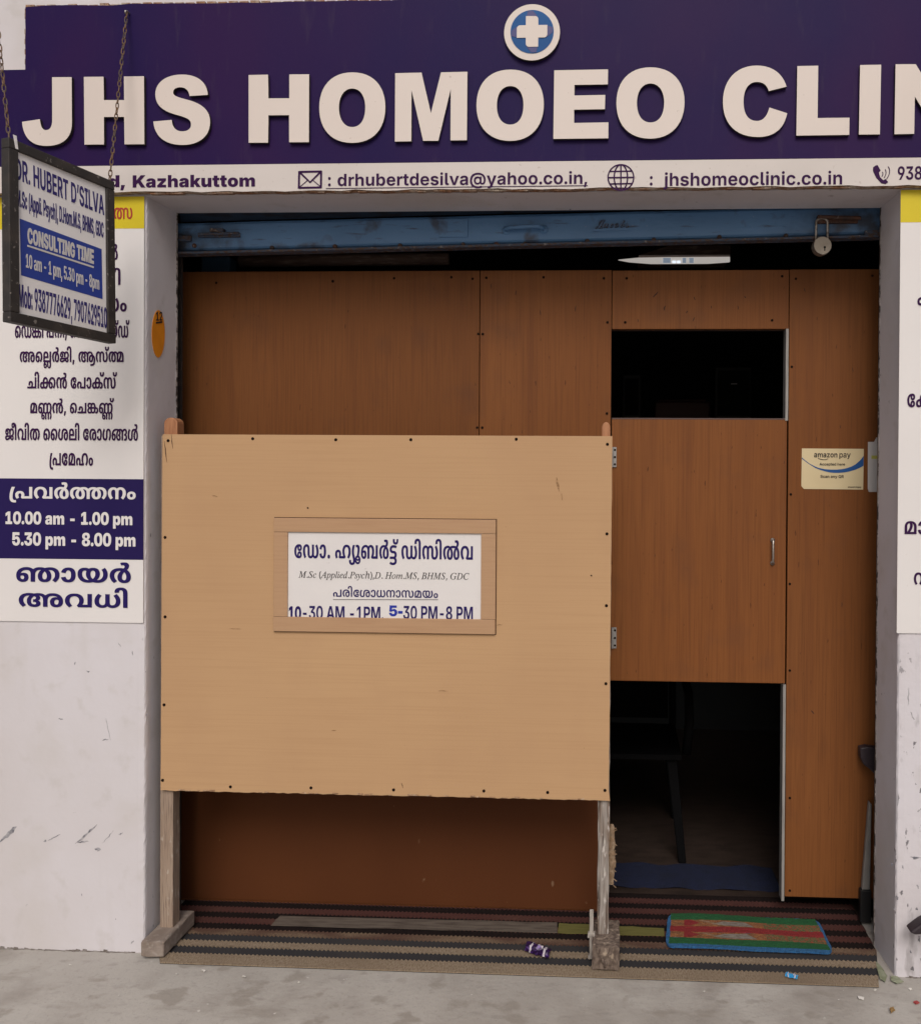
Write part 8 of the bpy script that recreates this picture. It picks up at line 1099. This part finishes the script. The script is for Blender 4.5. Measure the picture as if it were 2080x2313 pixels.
# nameplate with beading
yf = YN-.009
def bead(x0, x1, y0, y1):
    ym = (y0+y1)/2; MB().box(U(x0, 1300, yf).x, U(x1, 1300, yf).x, yf, YN-.0004, U(868, y1, yf).z, U(868, y0, yf).z).build('beading', 'strip', std, bevel=.0012)
bead(618, 1119, 1172, 1203.5); bead(617.5, 1118, 1396.5, 1429.5); bead(618, 649.5, 1204.2, 1396); bead(1086, 1119, 1204.2, 1396)
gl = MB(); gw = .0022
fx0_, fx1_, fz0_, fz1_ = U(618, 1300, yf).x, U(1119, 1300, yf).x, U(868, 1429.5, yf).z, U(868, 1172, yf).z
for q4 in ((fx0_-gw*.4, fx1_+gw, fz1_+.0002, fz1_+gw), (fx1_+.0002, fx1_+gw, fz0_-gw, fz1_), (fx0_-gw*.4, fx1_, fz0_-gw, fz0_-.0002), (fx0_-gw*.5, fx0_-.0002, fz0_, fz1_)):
    MB().box(q4[0], q4[1], YN-.0012, YN-.0003, q4[2], q4[3]).build('shadow_gap', 'mark', std)  # thin dark strips paint the shadow gap around the beading
p, q = U(645, 1399, YN-.003), U(1090, 1200, YN-.003)
pn = MB().box(p.x, q.x, YN-.003, YN-.0004, p.z, q.z).build('name_plate', 'plate', std)
yt_ = YN-.003
for k, b_, mt, shr in [('doc', (665.3, 1068, 1215.9, 1277), 'ink_blue', 0), ('ital', (674.8, 1059.3, 1291, 1311.7), 'ink_black', 0), ('par', (752.8, 989.3, 1324.5, 1349.4), 'ink_blue', 0),
                       ('b1', (652.8, 680.7, 1369, 1400), 'ink_blue', 0), ('b2', (684.6, 866.5, 1369, 1400), 'ink_blue', 0), ('b3', (879, 897.6, 1367.5, 1392), 'ink_bright', 0), ('b3b', (899, 909.5, 1380, 1386), 'ink_bright', 0), ('b4', (911, 1068, 1369, 1400), 'ink_blue', 0)]:
    wall_text(k, *b_, yt_, mt, pn, thick=.0008, shear=shr)
m = MB(); ribbon(m, [U(752.8, 1354.3, yt_), U(989.5, 1354.6, yt_)], .0016, yt_, .0009); m.build('underline', 'ink_black', pn)
for x, y in [(333,871),(500,867),(664,869),(812,869),(1020,868),(1200,878),(327,1062),(327,1219),(325,1393),(322,1542),(1199,1055),(1198,1197),(1197,1351),(456,1555),(615,1557),(778,1561),(956,1563),(1082,1566),(1195,1562)]:
    screw(x*1.1429, y*1.1429, YN, std, 1.0)
# legs
def post(px0, px1, ztop_, mt, jit):
    yp0 = YN+TN+.0006; x0, x1 = U(px0, 1950, yp0).x, U(px1, 1950, yp0).x; m = MB(); n1 = 36
    for i in range(n1+1):
        z = .05+(ztop_-.05)*i/n1; j = [random.uniform(-1, 1)*jit for _ in range(4)]
        m.v += [Vector((x0+j[0], yp0+abs(j[1])*.5, z)), Vector((x1+j[2], yp0+abs(j[3])*.5, z)), Vector((x1+j[2], yp0+.045, z)), Vector((x0+j[0], yp0+.045, z))]
    for i in range(n1):
        for k in range(4): m.f.append((i*4+k, i*4+(k+1) % 4, (i+1)*4+(k+1) % 4, (i+1)*4+k)); m.mi.append(0)
    m.f.append((3, 2, 1, 0)); m.mi.append(0); m.f.append((n1*4, n1*4+1, n1*4+2, n1*4+3)); m.mi.append(0)
    return m.build('leg', mt, std, bevel=.002), x0, x1, yp0
zk = bz1
legL, lx0, lx1, yp0 = post(362, 391, zk-.004, 'oldwood', .0006)
legR, rx0, rx1, yp0 = post(1349.5, 1375, zk-.004, 'oldwood2', .0016)
for lg, x0, x1, py in ((legL, U(371, 950, yp0).x, U(401, 950, yp0).x, 943), (legR, U(1359, 950, yp0).x, U(1378, 950, yp0).x, 950)):
    zz = U(385, py, yp0).z; z0 = zk-.0035; c_ = (x0+x1)/2; hw_ = (x1-x0)/2; m = MB()
    prof_ = [(-hw_, z0), (hw_, z0), (hw_, zz-.018)] + [(c_-c_+hw_*math.cos(t*math.pi/10), zz-.018+.018*math.sin(t*math.pi/10)) for t in range(1, 10)] + [(-hw_, zz-.018)]
    m.slab([Vector((c_+a_, yp0, b_)) for a_, b_ in prof_], [], (0, .045, 0)); m.build('rounded_post_top', 'knob', std, bevel=.0025)
def foot(p0, p1, ytop, yb, mt, yback, rag):
    x0, x1 = UF(p0, yb).x, UF(p1, yb).x; y0 = UF((p0+p1)/2, yb).y; y1 = y0+yback; h = U((p0+p1)/2, ytop, y0).z
    m = MB(); m.box(x0, x1, y0, y1, 0.0095, h)
    return m, x0, x1, y0, y1, h
m, fx0, fx1, fy0, fy1, fh = foot(318, 371, 2127, 2169, 'footwood', .20, 0)
m.build('foot_block', 'footwood', std, bevel=.004, rough=.0012, cuts=4)
m, gx0, gx1, gy0, gy1, gh = foot(1337, 1398, 2140, 2199, 'footend', .17, 0)
for i in range(10):
    x = gx0+(gx1-gx0)*random.uniform(.05, .9); z = random.uniform(.02, gh-.015); m.box(x, x+random.uniform(.006, .014), gy0-random.uniform(.002, .009), gy0+.004, z, z+random.uniform(.01, .022))
m.build('foot_block', ['footend'], std, bevel=.004, rough=.0022, cuts=4)

# ================================================================== HANGING DOCTOR'S SIGN
TL, TR = U(17, 307, -.52), U(257, 410, -.20); BL = U(28, 727, -.52); BR = U(266, 776, -.20)
hx = ((TR-TL)+(BR-BL))*.5; hz = ((BL-TL)+(BR-TR))*.5; ctr = (TL+TR+BL+BR)*.25; hn0 = None
hx0 = hx.copy(); hz = hz-hx*(hz.dot(hx)/hx.dot(hx)*.6); hn = hx.cross(hz).normalized()
if hn.dot(CAM-ctr) < 0: hn = -hn
ctr = ctr-hn*.007
def hs(u, v, d=0.0): return ctr+hx*(u-.5)+hz*(v-.5)+hn*d
hg = thing('hanging_sign', tuple(hs(.5, 1)), 'small framed sign with doctor and consulting hours hanging on two chains', 'sign')
def hbox(u0, u1, v0, v1, d0, d1, name, mt, bev=0.0):
    m = MB(); F_ = [hs(u0, v1, d1), hs(u1, v1, d1), hs(u1, v0, d1), hs(u0, v0, d1)]; B_ = [hs(u0, v1, d0), hs(u1, v1, d0), hs(u1, v0, d0), hs(u0, v0, d0)]
    return m.hexa(F_, B_).build(name, mt, hg, bevel=bev)
fu, fv = .082, .055
hbox(0, 1, 0, fv, -.020, .007, 'frame_rail', 'frame', .002); hbox(0, 1, 1-fv, 1, -.020, .007, 'frame_rail', 'frame', .002)
hbox(0, fu, fv+.0008, 1-fv-.0008, -.020, .007, 'frame_stile', 'frame', .002); hbox(1-fu, 1, fv+.0008, 1-fv-.0008, -.020, .007, 'frame_stile', 'frame', .002)
hbox(fu-.02, 1-fu+.02, fv-.01, 1-fv+.01, -.01, 0, 'sign_face', 'signface')
def HP(zx, zy, d): return UP(zx/3.893, 280+zy/3.893, ctr+hn*d, hn)
def htext(key, bl, br, tl, mt, name='lettering', thick=.0009):
    o = HP(*bl, 0); lettering(key, o, HP(*br, 0)-o, HP(*tl, 0)-o, hn, mt, hg, name, thick)
bq = [HP(190, 1330, .0006), HP(905, 1540, .0006), HP(897, 1100, .0006), HP(178, 832, .0006)]
MB().slab(bq, [], -hn*.0005).build('blue_block', 'signblue', hg)
htext('dr', (142, 487), (918, 806), (138, 293), 'ink_sign')
htext('msc', (150, 762), (912, 1038), (150, 566), 'ink_sign')
htext('mob', (168, 1650), (942, 1838), (165, 1402), 'ink_sign')
htext('ct', (245, 1050), (826, 1236), (243, 908), 'signtext', thick=.0014)
htext('ctt', (230, 1296), (874, 1490), (228, 1138), 'signtext', thick=.0014)
q = [HP(245, 1078, .0014), HP(828, 1268, .0014), HP(828, 1252, .0014), HP(245, 1062, .0014)]; MB().slab(q, [], -hn*.0005).build('underline', 'signtext', hg)
q = [HP(140, 215, .0076), HP(165, 225, .0076), HP(150, 105, .0076), HP(118, 92, .0076)]; MB().slab(q, [], -hn*.0004).build('white_streak', 'signface', hg)  # white strip at the upper left of the frame
def chain(a_, b_, label, group):
    n1 = int((b_-a_).length/.019); m = MB(); t = (b_-a_).normalized(); s1 = t.orthogonal().normalized(); s2 = t.cross(s1)
    for i in range(n1):
        c_ = a_.lerp(b_, (i+.5)/n1); sd_ = (s1 if i % 2 else s2); wob = random.uniform(-.5, .5); sd_ = (sd_*math.cos(wob)+(s2 if i % 2 else s1)*math.sin(wob))
        m.tube([c_+t*(.0125*math.cos(k*math.pi/5))+sd_*(.0042*math.sin(k*math.pi/5)) for k in range(10)], .0016, 5, closed=True)
    return tag(m.build('chain', 'chain'), label, 'chain', group)
hook = U(287, 28, -.045); chain(hs(.965, .008), hook, 'rusty chain from the right corner of the hanging sign across the letter H', 'chains of the hanging sign')
la = hs(.02, .008); lb = U(-4, 60, -.46); lb = la+(lb-la)*2.1; chain(la, lb, 'rusty chain from the left corner of the hanging sign at the picture edge', 'chains of the hanging sign')
m = MB(); m.tube([hook+Vector((0, .045, .004)), hook+Vector((0, .0, .004)), hook+Vector((0, -.008, 0)), hook+Vector((0, -.006, -.008))], .003, 6); tag(m.build('wall_hook', 'chrome', smooth=True), 'small bright hook at the top edge of the purple sign', 'hook')

# ================================================================== FLOOR: mats, wrappers, odds
fl, fr = UF(362, 2173, .006), UF(1984, 2227, .006)
mx = (fr-fl).normalized(); my = Vector((-mx.y, mx.x, 0)); ML_ = (fr-fl).length; MD = .545
zz0 = .0045
mt_ = MB(); c0 = fl+mx*.0
ML_ += .0
def mp(u, v, z=zz0):                    # the runner widens a little behind the jambs
    s_ = u/ML_; p = fl+mx*(u+(s_*.17-.12)*min(v/.2, 1))+my*v; return Vector((p.x, p.y, z))
for va, vb, mi_ in ((0, .2, 0), (.2, MD, 4)): mt_.hexa([mp(0, va, .0008), mp(ML_, va, .0008), mp(ML_, va, .0032), mp(0, va, .0032)], [mp(0, vb, .0008), mp(ML_, vb, .0008), mp(ML_, vb, .0032), mp(0, vb, .0032)], mi_)
v = 0.0; first = True
bands = [(-.001, .056)]; k = .100
while k < MD-.03: bands.append((k, k+.033)); k += .074
for (v0, v1) in bands:
    nz = int(ML_/.013); F1, F2 = [], []; cm_ = 1 if v0 < .15 else 2 if v0 < .2 else 3
    for i in range(nz*2+1):
        u = ML_*i/(nz*2); zz = .0045 if i % 2 else -.0045
        F1.append(mp(u, v0+(zz if v0 > 0 else 0)+random.uniform(-.0006, .0006), .0062)); F2.append(mp(u, v1+zz+random.uniform(-.0006, .0006), .0062))
    o = len(mt_.v); n1 = len(F1); mt_.v += F1+F2+[p-Vector((0, 0, .0035)) for p in F1+F2]
    for i in range(n1-1):
        mt_.f.append((o+i, o+i+1, o+n1+i+1, o+n1+i)); mt_.mi.append(cm_)
        mt_.f.append((o+2*n1+i, o+2*n1+i+1, o+i+1, o+i)); mt_.mi.append(cm_)
        mt_.f.append((o+n1+i, o+n1+i+1, o+3*n1+i+1, o+3*n1+i)); mt_.mi.append(cm_)
mo = mt_.build('floor_runner', ['mat_dark', 'mat_tan', 'mat_mid', 'mat_maroon', 'mat_back']); tag(mo, 'tan and black striped runner with zigzag edges across the doorway floor', 'mat')
def floor_patch(name, quad, z, th, mt, label, cat):
    m = MB(); Q = [UF(x, y, z) for x, y in quad]; m.slab(Q, [], (0, 0, -th)); return tag(m.build(name, mt), label, cat)
def densify(q, n=10, j=.8):
    out = []
    for i in range(len(q)):
        a_, b_ = q[i], q[(i+1) % len(q)]
        for t in range(n): out.append((a_[0]+(b_[0]-a_[0])*t/n+random.uniform(-j, j)*.5, a_[1]+(b_[1]-a_[1])*t/n+random.uniform(-j, j)))
    return out
floor_patch('floor_strip', densify([(612, 2090), (1258, 2106), (1258, 2084), (633, 2068)]), .0085, .002, 'patch_grey', 'worn grey strip lying across the striped runner', 'strip')
floor_patch('floor_strip', densify([(1259, 2107), (1500, 2113), (1499, 2096), (1262, 2085)]), .0085, .002, 'patch_yellow', 'olive yellow strip on the striped runner by the right leg', 'strip')
# doormat
dz = .0165
tl, tr, br_, bl = UF(1508, 2063, dz), UF(1847, 2076, dz), UF(1884, 2151, dz), UF(1502, 2138, dz)
def dm(u, v, z=0.0):
    p = (bl.lerp(br_, u)).lerp(tl.lerp(tr, u), v); return Vector((p.x, p.y, dz+z+.0025*math.sin(u*5)+.0015*math.sin(v*6+u*9)))
dmt = thing('door_mat', tuple((bl+br_)/2), 'small green, red and blue woven doormat on the striped runner', 'doormat')
def rr_(u, v):  # rounded corner clamp
    return u, v
def grid(u0, u1, v0, v1, mt, name, z, nu=30, nv=6, th=.008, corner=0):
    m = MB()
    def q(u, v):
        if corner:
            cu, cv = .045, .2
            for su in (0, 1):
                for sv in (0, 1):
                    du = (cu-u) if su == 0 else (u-(1-cu)); dv = (cv-v) if sv == 0 else (v-(1-cv))
                    if du > 0 and dv > 0:
                        a_, b_ = du/cu, dv/cv; s_ = max(a_, b_)/math.hypot(a_, b_)
                        u = (cu-du*s_) if su == 0 else (1-cu+du*s_); v = (cv-dv*s_) if sv == 0 else (1-cv+dv*s_)
        return dm(u, v, z)
    for i in range(nu+1):
        for j in range(nv+1): m.v.append(q(u0+(u1-u0)*i/nu, v0+(v1-v0)*j/nv))
    for i in range(nu):
        for j in range(nv): k = i*(nv+1)+j; m.f.append((k, k+nv+1, k+nv+2, k+1)); m.mi.append(0)
    n0 = len(m.v); m.v += [p-Vector((0, 0, th)) for p in m.v]
    ring = [i*(nv+1) for i in range(nu+1)] + [nu*(nv+1)+j for j in range(1, nv+1)] + [i*(nv+1)+nv for i in reversed(range(nu))] + [j for j in reversed(range(1, nv))]
    for a_, b_ in zip(ring, ring[1:]+ring[:1]): m.f.append((a_, a_+n0, b_+n0, b_)); m.mi.append(0)
    return m.build(name, mt, dmt, smooth=False, rough=.0007)
grid(0, 1, 0, 1, 'rug_blue', 'binding', 0, 40, 14, .006, 1)
grid(.02, .978, .80, .992, 'rug_green', 'green_band', .0012, th=.0008); grid(.02, .984, .075, .25, 'rug_green', 'green_band', .0012, th=.0008)
grid(.022, .984, .44, .605, 'rug_red', 'red_band', .0016, th=.0008)
for (v0, v1) in ((.61, .795), (.255, .435)):
    grid(.025, .62, v0, v1, 'rug_brown', 'woven_band', .0012, th=.0008); grid(.62, .982, v0, v1, 'rug_mix', 'woven_band', .0014, th=.0008)
    m = MB(); f_ = lambda u, t: dm(u, v0+(v1-v0)*t, .0024)
    m.add([f_(.29, .3), f_(.40, .05), f_(.56, .05), f_(.50, .8), f_(.36, .75)], [(0, 1, 2, 3, 4)]); m.build('grey_motif', 'rug_grey', dmt)
    m = MB(); m.add([f_(.03+.12, .02), f_(.21, .5), f_(.15, .98), f_(.11, .98), f_(.11, .02)], [(0, 1, 2, 3, 4)]); m.build('red_motif', 'rug_red', dmt)
    for s_ in range(4):
        u = .20+s_*.02; m = MB(); m.add([f_(u, .9), f_(u+.012, .9), f_(u+.152, .1), f_(u+.14, .1)], [(3, 2, 1, 0)]); 
        if s_ < 2: m.build('diagonal_thread', 'coir', dmt)
# wrappers
def crumple(name, quad, z, mats, label, h):
    Q = [UF(x, y, z) for x, y in quad]; m = MB(); n1, n2 = 12, 6
    for i in range(n1+1):
        for j in range(n2+1):
            u, v = i/n1, j/n2; p = Q[0].lerp(Q[1], u).lerp(Q[3].lerp(Q[2], u), v); m.v.append(p+Vector((random.uniform(-1, 1)*.002, random.uniform(-1, 1)*.002, h*(.35+.65*random.random())*math.sin(math.pi*min(max(v, .08), .92)))))
    for i in range(n1):
        for j in range(n2): k = i*(n2+1)+j; m.f.append((k, k+n2+1, k+n2+2, k+1)); m.mi.append(1 if (i in (2, 9) or (j == 3 and 4 < i < 8)) else 0)
    return tag(m.build(name, mats), label, 'wrapper')
crumple('wrapper', [(1184, 2150), (1238, 2167), (1246, 2146), (1196, 2128)], .010, ['wrap_purple', 'wrap_white'], 'crumpled purple chocolate wrapper on the striped runner by the right leg', .02)
crumple('wrapper', [(1772, 2207), (1800, 2214), (1803, 2206), (1776, 2199)], .010, ['wrap_blue', 'wrap_white'], 'tiny bright blue wrapper on the front edge of the runner', .012)
# stake beside the right leg
p = UF(1335, 2166, .009); q = U(1331, 2056, p.y)
m = MB(); m.box(p.x-.006, p.x+.006, p.y, p.y+.008, .0095, q.z); m.box(p.x-.012, p.x-.0062, p.y-.004, p.y+.012, .075, .082)
hb_ = U(1330, 2112, p.y).z
m.box(p.x-.011, p.x+.011, p.y-.003, p.y+.011, hb_-.004, hb_+.008); m.box(p.x-.010, p.x+.012, p.y-.004, p.y+.012, .0095, .018)
tag(m.build('floor_bolt', 'stick', bevel=.0015), 'thin upright grey metal bolt beside the right wooden leg', 'bolt')
# pale fibre strip
m = MB(); yq_ = yp0+.05; a_, b_ = U(1381, 1862, yq_), U(1380, 1996, yq_)
pts = [a_.lerp(b_, i/16)+Vector((random.uniform(-.002, .002), 0, 0)) for i in range(17)]; m.tube(pts, [.005+.006*math.sin(math.pi*(i+.5)/17)+random.uniform(0, .004) for i in range(17)], 7)
for i in range(16):
    p = a_.lerp(b_, random.random()); m.tube([p, p+Vector((random.uniform(.008, .018), random.uniform(-.01, .01), random.uniform(-.02, .01)))], .0014, 4)
tag(m.build('fibre_strip', 'coir'), 'frayed pale fibre strip hanging behind the right wooden leg', 'fibre strip')
# grey channel piece leaning in the right corner
yv = YQ-.03
v4 = [(1946, 2010), (1964, 2010), (1968, 1817), (1962, 1811)]
m = MB(); F_ = [U(x, y, yv) for x, y in v4]; m.hexa(F_, [p+Vector((.0, .018, 0)) for p in F_])
rt_ = thing('metal_channel', tuple((F_[0]+F_[1])/2), 'dull grey metal strip leaning in the right corner of the doorway', 'metal strip')
m.build('channel', 'greymetal', rt_, bevel=.002)
pz = F_[0].z; MB().box(F_[0].x-.006, F_[1].x+.004, yv-.004, yv+.022, .0095, pz-.0005).build('rubber_foot', 'black', rt_, bevel=.003)
m = MB(); P_ = [(1942, 1690), (1958, 1687), (1990, 1692), (1990, 1752), (1976, 1750), (1964, 1738), (1950, 1728), (1943, 1712)]
m.slab([U(x, y, yv-.02) for x, y in reversed(P_)], [], (0, .035, 0)); tag(m.build('door_stop', 'darkpurple', bevel=.004), 'dark rounded block sticking out from the right jamb', 'block')
# dark plate tip at the right picture edge
P_ = [(2054, 2107), (2082, 2086), (2140, 2060), (2140, 2098), (2092, 2111), (2066, 2113)]
m = MB(); m.slab([U(x, y, -.09) for x, y in reversed(P_)], [], (0, .045, 0)); sg = thing('metal_plate', tuple(U(2100, 2100, -.07)), 'dark pointed metal plate poking in at the right picture edge', 'plate')
m.build('plate', 'darkpurple', sg, bevel=.006)
m = MB(); c_ = U(2125, 2100, -.068); m.tube([(c_.x, c_.y, .0), (c_.x, c_.y, c_.z)], .014, 10); m.build('leg', 'black', sg)
# scraps on the ground
def scrap(name, quad, z, mt, label, cat, group=None, th=.0015, jit=.6):
    m = MB(); Q = [UF(x, y, z) for x, y in densify(quad, 3, jit)]
    for p in Q: p.z += random.uniform(0, .003)
    m.slab(Q, [], (0, 0, -th)); return tag(m.build(name, mt), label, cat, group)
scrap('plastic_scrap', [(1977, 2172), (1990, 2185), (2003, 2205), (1998, 2218), (1987, 2212), (1981, 2192)], .006, 'leaf', 'torn pale green plastic scrap at the foot of the right jamb', 'scrap')
scrap('plastic_scrap', [(2010, 2204), (2026, 2207), (2040, 2218), (2024, 2222), (2012, 2216)], .005, 'leaf', 'flat pale green scrap against the base of the right wall', 'scrap')
scrap('paper_scrap', [(1936, 2251), (1951, 2254), (1950, 2258), (1939, 2256)], .004, 'paintflake', 'white scrap on the concrete below the right end of the runner', 'scrap')
scrap('bottle_ring', [(2062, 2262), (2070, 2260), (2076, 2265), (2068, 2267)], .006, 'redbit', 'small red plastic bit on the concrete at lower right', 'plastic bit', th=.004)
scrap('dry_leaf', [(2008, 2278), (2016, 2274), (2021, 2282), (2011, 2286)], .008, 'dryleaf', 'curled brown dry leaf on the concrete at lower right', 'leaf', th=.003)
fk = [(460, 2193, 3.5), (552, 2206, 3), (676, 2220, 2.2), (1975, 2237, 3), (2055, 2235, 3), (1590, 2240, 2), (160, 2180, 2.2), (400, 2200, 2)]
for x, y, s_ in fk:
    scrap('paint_flake', [(x-s_*1.6, y-s_*.2), (x, y-s_*.7), (x+s_*1.5, y), (x+s_*.3, y+s_*.6)], .0035, 'paintflake', 'small white paint flake lying on the dusty concrete', 'paint flake', 'paint flakes on the concrete', .001, .4)
